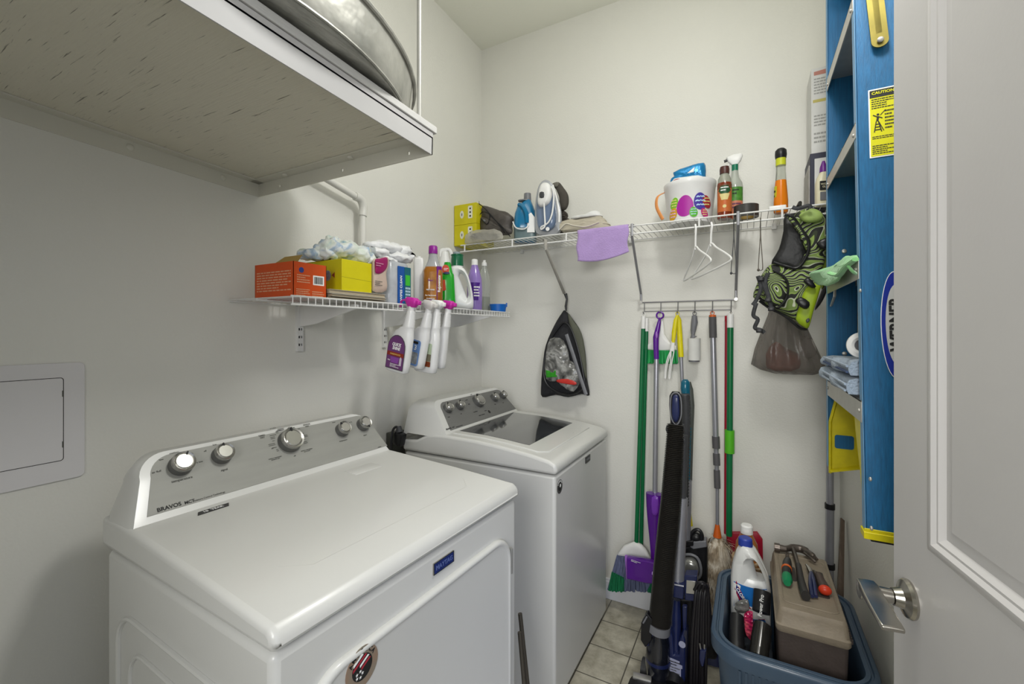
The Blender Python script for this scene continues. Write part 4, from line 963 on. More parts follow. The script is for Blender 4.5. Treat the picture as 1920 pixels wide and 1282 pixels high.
# clothes iron standing on its heel
t = thing('clothes_iron', 'white and blue clothes iron standing on its heel with its cord wrapped round it', 'iron', (at_y(1029, 440, 2.12).x, 2.12, ZB))
q = zc([(1100, 45), (1160, 70), (1200, 140), (1250, 290), (1275, 440), (1270, 560), (1250, 640), (1120, 670), (1000, 650), (985, 500), (985, 350), (1005, 190), (1040, 90)], 840, 330, 6)
IR = mat('iron_silver', 'b9bcc2', .25, .4, var=.04)
pil('soleplate', q, 2.14, .022, IR, t, k=(1, .99, .95, .5), h=(0, .8, 1, 1))
q2 = [(1127 + (a - 1127) * .88, 360 + (b - 360) * .90) for a, b in zc(q, 0, 0, 1)] if False else None
q = zc([(1090, 75), (1150, 110), (1190, 240), (1215, 420), (1200, 560), (1120, 620), (1030, 600), (1003, 450), (1010, 250), (1045, 110)], 840, 330, 6)
pil('water_tank', q, 2.12, .045, mat('iron_blue_tank', '6b7d99', .15, coat=.5, var=.06), t, k=(1, .97, .85, .5))
q = zc([(1080, 80), (1130, 80), (1160, 130), (1165, 220), (1140, 300), (1090, 340), (1040, 350), (1015, 300), (1030, 180), (1050, 110)], 840, 330, 6)
pil('handle', q, 2.095, .05, PLASW, t, k=(1, .96, .8, .4))
pil('handle_window', zc([(1032, 182), (1078, 180), (1078, 240), (1030, 242)], 840, 330, 6), 2.068, .008, DGREY, t, n=2)
for a, b in ((1055, 585), (1120, 595)): link('dial', MB().cyl(at_y(840 + a / 6, 330 + b / 6, 2.11), at_y(840 + a / 6, 330 + b / 6, 2.085), .010), PLASW, t, w=True)
for q in ([(1050, 570), (1130, 520), (1175, 400), (1190, 200), (1165, 120)], [(1050, 600), (1090, 560), (1085, 400), (1080, 300)], [(1180, 100), (1222, 250), (1248, 420), (1250, 520)]):
    link('cord', MB().tube(onY(zc(q, 840, 330, 6), 2.078, 5, False), .0042, n=8), PLASW, t, w=True)
# curved dark pad behind the iron + coil
t = thing('curved_pad', 'dark brown-grey curved fabric pad standing behind the iron', 'pad', (at_y(1055, 430, 2.24).x, 2.24, ZB))
CAPM = mat('charcoal_fabric', '48443e', .8, var=.1, bump=.2, bs=80)
q = zc([(1180, 85), (1245, 68), (1300, 130), (1345, 200), (1355, 290), (1335, 360), (1300, 390), (1268, 370), (1262, 250), (1210, 130)], 840, 330, 6)
pil('pad', q, 2.22, .05, CAPM, t); q = zc([(1182, 88), (1245, 70), (1232, 118), (1205, 122)], 840, 330, 6)
pil('edge_band', q, 2.19, .012, mat('pad_edge', '6d6a61', .7), t)
q = zc([(1270, 380), (1345, 420), (1340, 470), (1370, 495), (1350, 640), (1260, 640), (1255, 480)], 840, 330, 6)
pil('lower_fold', q, 2.236, .03, CAPM, t, lim=((2, ZB, None),))
mb = MB()
for k in range(4):
    c = at_y(1056 + (k % 2) * 3, 402 + k * 4, 2.195); mb.tube([c + Vector((.018 * math.cos(a), -.004 * k, .014 * math.sin(a))) for a in (2 * math.pi * j / 18 for j in range(18))], .003, n=6, closed=True)
solo('coiled_cord', mb, mat('brown_cord', '3f3934', .5), 'small dark coiled cord beside the iron', 'cord')
# folded linens
LIN = mat('folded_linen', 'b5ae9c', .85, var=.12, vs=9, bump=.3, bs=40, stretch=(1, 1, 6))
t = thing('folded_linens', 'stack of folded beige cloths on the back shelf right of the iron', 'cloths', (at_y(1100, 440, 2.17).x, 2.17, ZB))
for i, (q, y, th) in enumerate((([(1250, 630), (1245, 570), (1280, 530), (1500, 520), (1700, 530), (1830, 560), (1840, 625), (1700, 640), (1450, 640)], 2.138, .085), ([(1260, 570), (1290, 520), (1400, 500), (1600, 500), (1740, 480), (1800, 520), (1815, 560), (1600, 575), (1400, 590)], 2.134, .075), ([(1400, 520), (1560, 480), (1700, 450), (1780, 490), (1760, 530), (1560, 540)], 2.130, .062))):
    zl_ = at_y(1100, 409, 2.12).z; xl_ = at_y(1054.5, 440, 2.14).x
    pil('folded_cloth', zc(q, 840, 330, 6), y, th, LIN, t, sh=.004, sc=25, k=(1, .96, .85, .5), lim=((2, ZB, zl_), (0, xl_, None)))
link('white_fold', MB().tube(onY(zc([(1260, 600), (1330, 540), (1420, 560), (1560, 570), (1700, 520)], 840, 330, 6), 2.062, 5, False), .004, flat=(1, 2)), mat('linen_edge', 'd0cabb', .8), t, w=True)
t = thing('white_cloth', 'crumpled white cloth lying on the folded beige cloths', 'cloth', (at_y(1100, 410, 2.14).x, 2.14, ZB + .08))
pil('cloth', zc([(1390, 495), (1420, 460), (1560, 440), (1680, 395), (1740, 440), (1720, 470), (1600, 500), (1480, 515)], 840, 330, 6), 2.13, .08, mat('white_cotton', 'd6d6d4', .85, bump=.4, bs=30), t, sh=.006, sc=30, lim=((2, zl_ + .0005, None),))
# purple cloth over the front rail
PUR = mat('lilac_microfibre', 'a98fc4', .9, var=.06, bump=.3, bs=160, sheen=.3)
a, b = at_y(1083, 450, UFY - .012), at_y(1178, 450, UFY - .012)
def drape(u, v):
    x = a.x + (b.x - a.x) * u; L = .150 + .02 * math.sin(u * 3) - .028 * u; s = v * (L + .06)
    if s < .05: y, z = UFY + .045 - s, ZU + .0075
    elif s < .066: q = (s - .05) / .016 * math.pi / 2; y, z = UFY - .005 - .0075 * math.sin(q), ZU + .0075 * math.cos(q)
    else: y, z = UFY - .0125 - .003 - .003 * math.sin(u * 9 + v * 2), ZU - (s - .066)
    return Vector((x + .004 * math.sin(z * 60), y, z))
solo('lilac_cloth', MB().grid(drape, 26, 30), PUR, 'lilac microfibre cloth draped over the front rail of the back shelf', 'cloth', solid=.005, smooth=60)
# easter bucket
t = place('easter_bucket', 'white plastic bucket printed with bright decorated eggs, orange handle at its side', 'bucket', 1293, 0, y=2.17, z=ZB)
h = hgt(t, 347); wt = pxw(t, 92) / 2; wb_ = wt * .80
BK = mat('bucket_white', 'efefee', .3, var=.02, coat=.2)
link('tub', MB().lathe([(0, 0), (wb_, 0), (wb_ * 1.02, .004), (wt * .97, h * .88), (wt * .985, h * .89), (wt * 1.0, h), (wt * .95, h), (wt * .92, h * .88), (wb_ * .95, .006), (0, .006)], n=48), BK, t, smooth=50)
link('bucket_handle', MB().tube(catmull([(-wt * 1.0, -.01, h * .86), (-wt * 1.22, -.045, h * .72), (-wt * 1.24, -.06, h * .45), (-wt * 1.0, -.07, h * .12)], 6), .0045, flat=(.6, 1.8)), mat('orange_handle', 'd38a4c', .4), t)
EGG = [(-.070, .45, .020, '7fbf2a', .2), (-.020, .36, .036, 'a8259a', .0), (.046, .44, .029, '4a3c9c', -.2), (.077, .42, .022, 'a02c3a', -.1), (-.078, .20, .022, 'd5a326', .2), (.016, .20, .017, '56b02c', 0), (.066, .17, .016, 'c2327c', 0)]
rm = (wt + wb_) / 2
for i, (u, vz, r, c, a_) in enumerate(EGG):
    rr = (wb_ + (wt - wb_) * vz) * 1.005 + .0005 * i
    Me = frame((0, -rr, h * vz), (1, 0, 0), (0, (wt - wb_) / h * -1.0, 1))
    m = mat('egg_print%d' % i, c, .4, var=.0, vs=60)
    e = decal('printed_egg', [(x * (1 - .12 * y / (r * 1.3)), y) for x, y in [(u + p * math.cos(a_) - q_ * math.sin(a_), p * math.sin(a_) + q_ * math.cos(a_)) for p, q_ in circ(r, 24, 0, 0, r * 1.28)]], Me, m, t, bend=rr, h=.0012)
    if i != 1:
        for k in range(-1, 2):
            zz = k * r * .6; hw = r * .8 * (1 - .2 * abs(k)); n_ = 6
            up = [(u - hw + 2 * hw * j / n_, zz + (r * .10 if j % 2 else -r * .06)) for j in range(n_ + 1)]
            decal('egg_stripe', up + [(x, y + r * .14) for x, y in up[::-1]], Me, mat('egg_stripe%d' % (i % 3), ('e6df8a', 'e8b8d8', 'b8d8f0')[i % 3], .5), e, bend=rr, h=.0018)
# blue bag in the bucket
t2 = thing('treat_bag', 'shiny blue and white snack bag sticking out of the egg bucket', 'bag', (t.location.x, 2.17, ZB + h - .03))
BB = mat('foil_blue', '1f7fb8', .2, .3, var=.15, vs=20, bump=.5, bs=30)
q = zc([(185, 375), (260, 335), (400, 290), (525, 262), (540, 330), (545, 400), (548, 500), (400, 560), (160, 560), (160, 450), (200, 420)], 1230, 260, 5.818)
pil('bag', q, 2.165, .05, BB, t2, n=2, sh=.003, sc=30)
pil('white_panel', zc([(190, 440), (330, 415), (470, 400), (535, 430), (535, 500), (400, 560), (200, 560), (170, 500)], 1230, 260, 5.818), 2.150, .035, mat('bag_white', 'dfe3e0', .35, bump=.3, bs=30), t2, n=2)
pil('white_flash', zc([(330, 385), (425, 305), (415, 365)], 1230, 260, 5.818), 2.142, .008, INKW, t2, n=1)
e = pil('red_emblem', zc([(185, 500), (190, 455), (240, 435), (295, 450), (300, 490), (250, 515)], 1230, 260, 5.818), 2.132, .008, mat('bag_red', '9c2f3a', .4), t2)
pil('emblem_cross', zc([(200, 490), (240, 455), (285, 450), (290, 462), (245, 475), (210, 505)], 1230, 260, 5.818), 2.127, .005, INKW, t2)
# orange oil bottle
t = place('orange_oil_bottle', 'brown-capped clear bottle of orange polish in front of the spray bottle', 'bottle', 1358.5, 0, y=2.12, z=ZB)
h = hgt(t, 313); w = pxw(t, 25) / 2
ORL = mat('orange_liquid', '7a2e12', .15, var=.15, coat=.3)
link('body', MB().lathe([(0, 0), (w * .95, 0), (w, .004), (w, h * .66), (w * .98, h * .68), (0, h * .68)], n=32), ORL, t, smooth=50)
link('neck', MB().lathe([(0, h * .67), (w * .97, h * .68), (w * .9, h * .76), (w * .6, h * .85), (w * .5, h * .9), (0, h * .9)], n=32), mat('bottle_shoulder', 'a9aa9c', .15, trans=.3), t, smooth=50)
link('cap', MB().lathe([(0, h * .86), (w * .66, h * .86), (w * .68, h * .95), (w * .60, h), (0, h)]), mat('brown_cap', '4a2722', .4), t)
Ml = frame((0, -w, 0), (1, 0, 0), (0, 0, 1)); hw = w * 1.2
decal('orange_label', [(-hw, h * .12), (hw, h * .12), (hw, h * .64), (-hw, h * .64)], Ml, mat('label_orange', 'c0622a', .4, var=.0, col2='b86a3a'), t, bend=w, h=.0008)
decal('label_top', [(-hw, h * .56), (hw, h * .56), (hw, h * .64), (-hw, h * .64)], Ml, mat('label_brownred', '6f3a20', .4), t, bend=w, h=.0012)
decal('label_green', [(-w * .9, h * .52), (-w * .5, h * .61), (w * .5, h * .61), (w * .9, h * .52), (w * .3, h * .44), (0, h * .40), (-w * .3, h * .44)], Ml, mat('label_dkgreen', '1d4d2c', .4), t, bend=w, h=.0016)
decal('label_cream', [(-w * .4, h * .34), (w * .4, h * .34), (w * .7, h * .46), (-w * .7, h * .46)], Ml, mat('label_cream', 'd8c98a', .5), t, bend=w, h=.0018)
bars(Ml, -w * .5, w * .5, h * .50, h * .60, 2, INKW, t, bend=w, z=.0022)
decal('label_icon', circ(w * .25, 14, 0, h * .22), Ml, mat('label_cream', 'd8c98a', .5), t, bend=w, h=.0016)
# spray bottle behind
t = place('upright_spray_bottle', 'clear spray bottle with white trigger and green collar standing behind the orange polish', 'spray bottle', 1378, 0, y=2.215, z=ZB)
h = hgt(t, 290); w = pxw(t, 27) / 2
link('body', MB().lathe([(0, 0), (w * .95, 0), (w, .004), (w, h * .52), (w * .9, h * .58), (w * .5, h * .66), (w * .40, h * .78), (0, h * .78)], n=32), mat('spray_clear', 'c5cac0', .15, trans=.3), t, smooth=50)
Ml = frame((0, -w, 0), (1, 0, 0), (0, 0, 1)); hw = w * 1.2
decal('peach_label', [(-hw, h * .04), (hw, h * .04), (hw, h * .30), (-hw, h * .30)], Ml, mat('label_peach', 'cf7f5f', .4), t, bend=w, h=.0008)
decal('green_label2', [(-hw, h * .30), (hw, h * .30), (hw, h * .50), (-hw, h * .50)], Ml, mat('label_leaf', '4e8a34', .4, var=.3, vs=60), t, bend=w, h=.0008)
bars(Ml, -w * .3, w * .8, h * .18, h * .28, 2, mat('ink_violet', '5a2a5c', .5), t, bend=w, z=.0014); bars(Ml, -w * .3, w * .5, h * .38, h * .48, 2, INK, t, bend=w, z=.0014)
link('collar', MB().cyl((0, 0, h * .76), (0, 0, h * .85), w * .42), mat('collar_green', '0e7355', .35), t)
link('spray_head', MB().loft([(h * .85, .012, .010, 3), (h * .90, .026, .012, 4, -.002), (h * .97, .034, .012, 3, -.002), (h, .020, .008, 3, .008)]).tube(catmull([(-.016, 0, h * .90), (-.026, 0, h * .86), (-.027, 0, h * .78)], 4), .004), PLASW, t, smooth=50)
link('nozzle', MB().cyl((-.030, 0, h * .935), (-.044, 0, h * .925), .006), DGREY, t)
# duct tape roll
t = place('duct_tape_roll', 'roll of dark grey duct tape lying flat right of the spray bottle', 'tape roll', 1399, 0, y=2.135, z=ZB, rz=0)
h = .050; w = pxw(t, 42) / 2
link('tape', MB().lathe([(w * .72, .0), (w, .0), (w, h), (w * .72, h)], n=44).bm and MB().rings([[Vector((r * math.cos(a), r * math.sin(a), z)) for a in (2 * math.pi * k / 44 for k in range(44))] for r, z in ((w * .72, 0), (w, 0), (w, h), (w * .72, h))], caps=False, closed=True), mat('duct_tape_grey', '3c3a38', .35, var=.1, vs=80), t)
link('cardboard_core', MB().rings([[Vector((r * math.cos(a), r * math.sin(a), z)) for a in (2 * math.pi * k / 44 for k in range(44))] for r, z in ((w * .68, .001), (w * .72, .001), (w * .72, h - .001), (w * .68, h - .001))], caps=False, closed=True), CARD, t)
# amber bottle with black knob and yellow collar
t = place('amber_oil_bottle', 'slim glass bottle half full of amber liquid with black lid and yellow collar', 'bottle', 1464, 0, y=2.14, z=ZB)
h = hgt(t, 279); w = pxw(t, 24) / 2
GLA = mat('clear_bottle_glass', 'd9dcd2', .06, var=.02, trans=.8, ior=1.3)
link('glass', MB().lathe([(0, h * .512), (w * .74, h * .512), (w * .66, h * .64), (w * .66, h * .76), (0, h * .76)], n=32), GLA, t, smooth=60)
link('liquid', MB().lathe([(0, .004), (w * .88, .004), (w * .97, .010), (w * .98, h * .20), (w * .80, h * .44), (w * .745, h * .51), (0, h * .51)], n=32), mat('amber_oil', 'e07c0a', .25, var=.03), t, smooth=60)
link('yellow_collar', MB().cyl((0, 0, h * .74), (0, 0, h * .86), w * .70), mat('lime_yellow', 'c9cf2c', .4), t)
link('lid', MB().lathe([(0, h * .85), (w * .74, h * .85), (w * .82, h * .90), (w * .78, h * .97), (w * .5, h), (0, h)]), BLACK, t, smooth=60)
Ml = frame((0, -w * .9, 0), (1, 0, 0), (0, 0, 1))
decal('side_label', [(-w * 1.3, h * .05), (-w * .7, h * .05), (-w * .55, h * .42), (-w * 1.1, h * .42)], Ml, mat('label_yellowblack', 'c8c02a', .4), t, bend=w * .9, h=.001)
bars(Ml, -w * 1.2, -w * .75, h * .1, h * .38, 4, INK, t, bend=w * .9, z=.0014)
# navy-edged box printed with glue bottle, white carton on top
a, b = at_y(1519, 378, 2.12), at_y(1566, 378, 2.12)
t = carton('glue_box', 'navy-edged white carton printed with a glue bottle beside the ladder', 'box', a.x, .338, 2.12, 2.31, ZB, ZB + .225, mat('navy_carton', '1e2036', .5))
M = frame(((a.x + .338) / 2, 2.12, ZB + .1125), (1, 0, 0), (0, 0, 1)); ww = .338 - a.x
decal('white_face', rrect(ww * .86, .195, .002, cx=ww * .05, cy=-.008), M, mat('carton_white', 'cfcfcc', .45), t, w=True)
bars(M, -ww * .1, ww * .3, .045, .065, 2, INK, t, w=True, z=.001)
link('side_sheet', MB().bx(a.x - .004, a.x - .0005, 2.125, 2.30, ZB, ZB + .18), mat('side_grey', 'a4a19c', .5, var=.2, vs=30), t, w=True)
t = place('wood_glue_bottle', 'cream wood glue bottle with purple tip standing before the navy-edged carton', 'bottle', 1544, 0, y=2.085, z=ZB, rz=.25)
h = hgt(t, 302); w = pxw(t, 26) / 2
link('body', MB().loft([(0, w, .018, 3), (h * .5, w, .02, 3), (h * .62, w * .85, .018, 2.5), (h * .76, w * .42, .012, 2)]), mat('glue_cream', 'd7d0b4', .35), t, smooth=60)
link('tip', MB().lathe([(0, h * .75), (w * .5, h * .75), (w * .45, h * .86), (w * .16, h), (0, h)]), mat('glue_purple', '6a1e86', .35), t)
Ml = frame((0, -.0205, 0), (1, 0, 0), (0, 0, 1))
decal('black_label', rrect(w * 1.5, h * .2, .002, cy=h * .43), Ml, INK, t); text('WOOD\nGLUE', .010, Ml @ Matrix.Translation((0, h * .43, .001)), mat('glue_cream', 'd7d0b4', .35), t, bold=.02)
decal('grey_label', rrect(w * 1.4, h * .18, .002, cy=h * .2), Ml, GREYP, t)
a = at_y(1521, 200, 2.16)
t = carton('white_carton', 'tall white printed carton standing on the navy-edged box by the ladder', 'box', a.x, .338, 2.16, 2.31, ZB + .2265, ZB + .585, mat('carton_white', 'cfcfcc', .45))
M = frame(((a.x + .338) / 2, 2.16, ZB + .405), (1, 0, 0), (0, 0, 1)); ww = .338 - a.x
decal('red_band', [(-ww * .42, .150), (ww * .4, .150), (ww * .4, .172), (-ww * .42, .165)], M, mat('faded_red', 'b57a6c', .5, var=.1), t, w=True)
decal('yellow_band', rrect(ww * .9, .012, .001, cy=.045), M, mat('faded_yellow', 'b9ad5c', .5), t, w=True)
for i, (y0, y1, n) in enumerate(((.07, .14, 6), (-.06, -.01, 4), (-.13, -.08, 3))): bars(M, -ww * .42, ww * .42, y0, y1, n, mat('faint_print', '9b9b98', .6), t, w=True, seed=20 + i)
mb = MB()
for k in range(9): x = -.0 + k * .006; mb._f([mb.bm.verts.new(M @ Vector((p, q, .0008))) for p, q in ((x, -.155), (x + .003, -.155), (x + .003, -.125), (x, -.125))])
link('barcode', mb, INKG, t, w=True)
solo('white_paper_pack', MB().bx(.07, .13, 2.055, 2.075, ZB, ZB + .018, b=.004), PLASW, 'small white packet on the back shelf by the life vest', 'packet')

# ================================================================ hook rack and hanging tools
HYy = 2.312
A = at_y(1202, 567, HYy); B = at_y(1380, 562, HYy); rz1 = (A.z + B.z) / 2
rk = thing('hook_rack', 'grey metal hook rack hung from the back shelf rail by two straps', 'hook rack', (A.x, HYy, rz1))
mb = MB().cyl((A.x, HYy, rz1), (B.x, HYy, rz1), .0036)
link('top_rail', mb, WIREG, rk, w=True)
hooks = [at_y(p, 575, HYy - .004).x for p in (1208, 1239, 1271, 1303, 1336, 1371)]
zl = rz1 - .046
link('lower_rail', MB().cyl((hooks[0], HYy, zl), (hooks[-1], HYy, zl), .0026), WIREG, rk, w=True)
for x in hooks:
    link('hook', MB().tube(catmull([(x, HYy, rz1), (x, HYy - .004, zl + .004), (x, HYy - .009, zl - .007), (x, HYy - .020, zl - .012), (x, HYy - .031, zl - .004)], 4), .0025, n=8), WIREG, rk, w=True)
for X, xb in ((at_y(1185, 430, UFY - .01).x, A.x), (at_y(1384, 410, UFY - .01).x, B.x)):
    pts = [Vector((X, UFY + .014, ZU - .004)), Vector((X, UFY + .012, ZU + .008)), Vector((X, UFY - .012, ZU + .008)), Vector((X, UFY - .0135, ZU - .046)), Vector((xb, HYy - .004, rz1 + .045)), Vector((xb, HYy - .002, rz1 - .005))]
    link('strap', MB().tube(pts, .0030, n=8, flat=(2.0, .9), up=(1, 0, 0)), mat('strap_grey', 'a2a2a6', .35, .4), rk, w=True)
    link('rivet', MB().cyl((xb, HYy - .010, rz1 + .002), (xb, HYy, rz1 + .002), .008), ALU, rk, w=True)
TY = 2.285
ZT = zl - .0250
def ring_on(k, m, t):
    c = Vector((hooks[k], HYy - .020, zl - .0160)); link('hanging_loop', MB().tube([c + Vector((.0085 * math.cos(a), 0, .0085 * math.sin(a))) for a in (2 * math.pi * j / 20 for j in range(20))], .0019, n=6, closed=True), m, t, w=True)
def pole(mb, p0, p1, y0, r, y1=None, r1=None, n=20):
    return mb.cyl(at_y(*p0, y0), at_y(*p1, y1 if y1 is not None else y0), r, r1, n)
# green broom
t = thing('angle_broom', 'green-poled broom with white head and grey and green bristles on the floor', 'broom', (at_y(1190, 1100, 2.27).x, 2.26, .02))
link('pole', pole(MB(), (1206, 615), (1193, 1024), TY, .0105, 2.26), GREEN, t, w=True)
link('pole_cap', pole(MB(), (1206.5, 588), (1206, 616), TY, .0115).clamp((2, None, ZT)), PLASW, t, w=True); ring_on(0, PLASW, t)
q = [(1158, 1036), (1170, 1022), (1190, 1015), (1202, 1020), (1212, 1030), (1221, 1048), (1190, 1044), (1158, 1040)]
link('broom_head', MB().pillow([at_y(a, b, 2.255) for a, b in q], (0, -1, 0), .035, k=(1, .97, .8, .4)), PLASW, t, w=True, smooth=50)
BRI = mat('grey_bristles', '6c7494', .7, var=.4, vs=60, stretch=(6, 1, .35), bump=.8, bs=60)
BRG = mat('green_bristles', '0d7448', .7, var=.35, vs=60, stretch=(6, 1, .35), bump=.8, bs=60)
def bristles(name, top0, top1, bot0, bot1, y, th, m, parent, n=14):
    mb = MB(); T0, T1, B0, B1 = (at_y(*p, y) for p in (top0, top1, bot0, bot1)); rnd = random.Random(5)
    for i in range(n):
        for j in range(3):
            f = (i + .5) / n; a = T0.lerp(T1, f) + Vector((0, (j - 1) * th * .3, 0)); b = B0.lerp(B1, f) + Vector((rnd.uniform(-.004, .004), (j - 1) * th * .45, rnd.uniform(-.002, .006)))
            w0 = (T1 - T0).length / n * .55; w1 = (B1 - B0).length / n * .62
            mb.cyl(a, b, w0, w1, n=6)
    return link(name, mb, m, parent, w=True)
bristles('grey_bristles', (1157, 1040), (1222, 1050), (1140, 1104), (1240, 1108), 2.245, .03, BRI, t, 22)
bristles('green_bristles', (1147, 1072), (1170, 1083), (1141, 1106), (1171, 1108), 2.225, .02, BRG, t, 9)
bristles('green_bristles', (1222, 1090), (1236, 1092), (1214, 1108), (1240, 1112), 2.225, .02, BRG, t, 5)
# second green pole with brush head up high
t = thing('dustpan_brush', 'green-poled brush with white fan head, bristles hanging high behind the purple mop', 'brush', (at_y(1210, 1000, 2.3).x, 2.30, 1.03))
link('pole', pole(MB(), (1212, 620), (1202, 1020), 2.305, .010), GREEN, t, w=True)
link('pole_cap', pole(MB(), (1212, 596), (1212, 621), 2.305, .0105), PLASW, t, w=True)
q = zc([(410, 240), (425, 420), (480, 510), (570, 570), (575, 615), (400, 628), (190, 610), (195, 570), (250, 530), (300, 510), (360, 420), (385, 240)], 1180, 560, 6.409)
link('brush_head', MB().pillow([at_y(a, b, 2.312) for a, b in q], (0, -1, 0), .018, k=(1, .97, .85, .4)), PLASW, t, w=True, smooth=50)
bristles('green_bristles', (1210, 656), (1269, 657), (1209, 681), (1271, 682), 2.312, .014, mat('bright_green_bristles', '1d9a50', .6, var=.35, vs=60, stretch=(6, 1, .35)), t, 20)
# purple spray mop
t = thing('purple_spray_mop', 'purple and silver spray mop hanging by its ring from the rack', 'mop', (at_y(1215, 1090, 2.22).x, 2.22, .10))
c = Vector((at_y(1237, 590, 2.285).x, HYy - .020, zl - .0222))
link('hanging_ring', MB().tube([c + Vector((.0165 * math.cos(a), 0, .0165 * math.sin(a))) for a in (2 * math.pi * k / 24 for k in range(24))], .0045, closed=True), PURPLE, t, w=True)
link('grip', MB().tube([at_y(a, b, 2.29 if b < 600 else 2.262) for a, b in ((1237, 597), (1236, 604), (1233, 618), (1230, 632), (1230, 650), (1231, 673))], [.006, .009, .0125, .0145, .0135, .0125], n=18), PURPLE, t, w=True)
link('button', MB().ell(at_y(1231, 628, 2.246), (.006, .004, .018)), mat('light_purple', '9a64c0', .3), t, w=True)
link('shaft', pole(MB(), (1231, 673), (1228, 930), 2.262, .0118, 2.22), SILVP, t, w=True)
BTL = [(1228, 925), (1228, 950), (1228, 975), (1228, 1005), (1229, 1040), (1230, 1072)]
rr = [.043, .041, .036, .028, .023, .022]
rs = []
for (a, b), r in zip(BTL, rr):
    p = at_y(a, b, 2.205); rs.append([p + Vector((r * math.cos(k * math.pi / 10), .62 * r * math.sin(k * math.pi / 10), 0)) for k in range(20)])
link('tank_body', MB().rings(rs), PURPLE, t, w=True, smooth=60)
link('release_tab', MB().pillow(onY([(1222, 932), (1234, 932), (1234, 960), (1228, 967), (1222, 960)], 2.175, 2), (0, -1, 0), .012), mat('mid_purple', '7a3ab4', .3), t, w=True)
q = [(1176, 1042), (1220, 1049), (1243, 1056), (1244, 1091), (1215, 1091), (1176, 1082)]
link('mop_head', MB().pillow([at_y(a, b, 2.163) for a, b in q], (0, -1, 0), .04, k=(1, .98, .92, .5), h=(0, .8, 1, 1)), PURPLE, t, w=True, bev=.003, smooth=40)
bars(frame(at_y(1192, 1053, 2.140), (1, 0, -.12), (0, 0, 1)), -.022, .022, -.006, .006, 2, INKW, t, w=True)
link('swivel', MB().cyl(at_y(1226, 1075, 2.15), at_y(1226, 1075, 2.125), .016, .010), mat('mid_purple', '7a3ab4', .3), t, w=True)
link('mop_pad', MB().pillow([at_y(a, b, 2.19) for a, b in ((1172, 1040), (1177, 1040), (1180, 1084), (1175, 1086))], (0, -1, 0), .03), mat('light_purple', '9a64c0', .3), t, w=True)
# yellow poled tool and white fork tool
t = thing('yellow_pole_squeegee', 'silver pole with a yellow hanging grip, lower end yellow', 'pole', (at_y(1290, 990, 2.29).x, 2.29, .55))
link('grip', MB().tube([at_y(a, b, 2.292) for a, b in ((1270, 587), (1273, 600), (1275, 640), (1277, 669))], [.009, .012, .0135, .0125], n=16).clamp((2, None, ZT)), YEL, t, w=True); ring_on(2, YEL, t)
link('shaft', pole(MB(), (1277, 669), (1290, 960), 2.295, .0085, 2.30), SILVP, t, w=True)
link('yellow_foot', pole(MB(), (1290, 955), (1294, 985), 2.30, .013), YEL, t, w=True)
t = thing('white_fork_tool', 'white two-pronged plastic tool with a yellow handle hanging before the yellow grip', 'hand tool', (at_y(1255, 700, 2.262).x, 2.262, 1.24))
link('handle', MB().tube([at_y(a, b, 2.262) for a, b in ((1270, 588), (1267, 600), (1264, 622), (1262, 642))], [.006, .010, .011, .008], n=14, flat=(1, .6)).clamp((2, None, ZT)), YEL, t, w=True)
q = zc([(540, 600), (545, 640), (530, 760), (510, 860), (490, 960), (470, 970), (470, 900), (490, 760), (500, 690)], 1180, 560, 6.409)
for qq in ([(530, 560), (535, 640), (515, 740), (500, 850), (490, 950), (475, 960), (480, 870), (495, 760), (500, 690), (505, 600)], [(505, 600), (495, 660), (470, 740), (445, 850), (438, 950), (425, 955), (428, 870), (440, 790), (460, 710), (490, 640)]):
    link('prong', MB().tube(onY(zc(qq, 1180, 560, 6.409), 2.262, 2), .0028, n=6, closed=True), PLASW, t, w=True)
link('shank', MB().tube([at_y(a, b, 2.262) for a, b in ((1262, 640), (1261, 650), (1259, 658))], .009, flat=(1, .5)), PLASW, t, w=True)
# lint roller
t = thing('lint_roller', 'white lint roller with grey handle hanging from the rack', 'lint roller', (at_y(1302, 678, 2.275).x, 2.275, 1.29))
link('handle', MB().tube([at_y(a, b, 2.275) for a, b in ((1302, 584), (1302, 592), (1302, 604), (1300, 618), (1299, 628), (1300, 633), (1301, 634))], [.006, .012, .0155, .013, .008, .016, .020], n=18, flat=(1, .75)).clamp((2, None, ZT)), GREYP, t, w=True); ring_on(3, GREYP, t)
link('paper_roll', pole(MB(), (1301.5, 634), (1301.5, 675), 2.275, .0285, n=28), mat('roll_paper', 'd9d9d5', .6), t, w=True); link('end_cap', pole(MB(), (1301.5, 674), (1301.5, 678), 2.275, .0245), GREYP, t, w=True)
# extendable feather duster
t = thing('feather_duster', 'long-handled feather duster with orange collar and fluffy beige head', 'duster', (at_y(1350, 1100, 2.22).x, 2.22, .15))
for nm, a, b, r, m, y0, y1 in (('hang_cap', (1336, 583), (1336, 595), .0155, ORANGE, 2.285, 2.285), ('grip', (1336, 594), (1337, 633), .0165, mat('grip_grey', '555456', .6), 2.285, 2.285), ('pole', (1337, 633), (1342, 820), .0125, SILVP, 2.284, 2.27), ('twist_collar', (1342, 818), (1343, 840), .0165, mat('grip_grey', '555456', .6), 2.27, 2.27), ('pole', (1343, 840), (1343, 850), .0105, SILVP, 2.27, 2.27), ('twist_collar', (1343, 850), (1344, 872), .015, mat('grip_grey', '555456', .6), 2.27, 2.265), ('pole', (1344, 872), (1344, 882), .009, SILVP, 2.265, 2.265), ('twist_collar', (1344, 881), (1345, 915), .0135, mat('grip_grey', '555456', .6), 2.265, 2.26), ('lower_pole', (1345, 915), (1345, 986), .0075, SILVP, 2.26, 2.25)):
    link(nm, pole(MB(), a, b, y0, r, y1).clamp((2, None, ZT)), m, t, w=True)
ring_on(4, ORANGE, t)
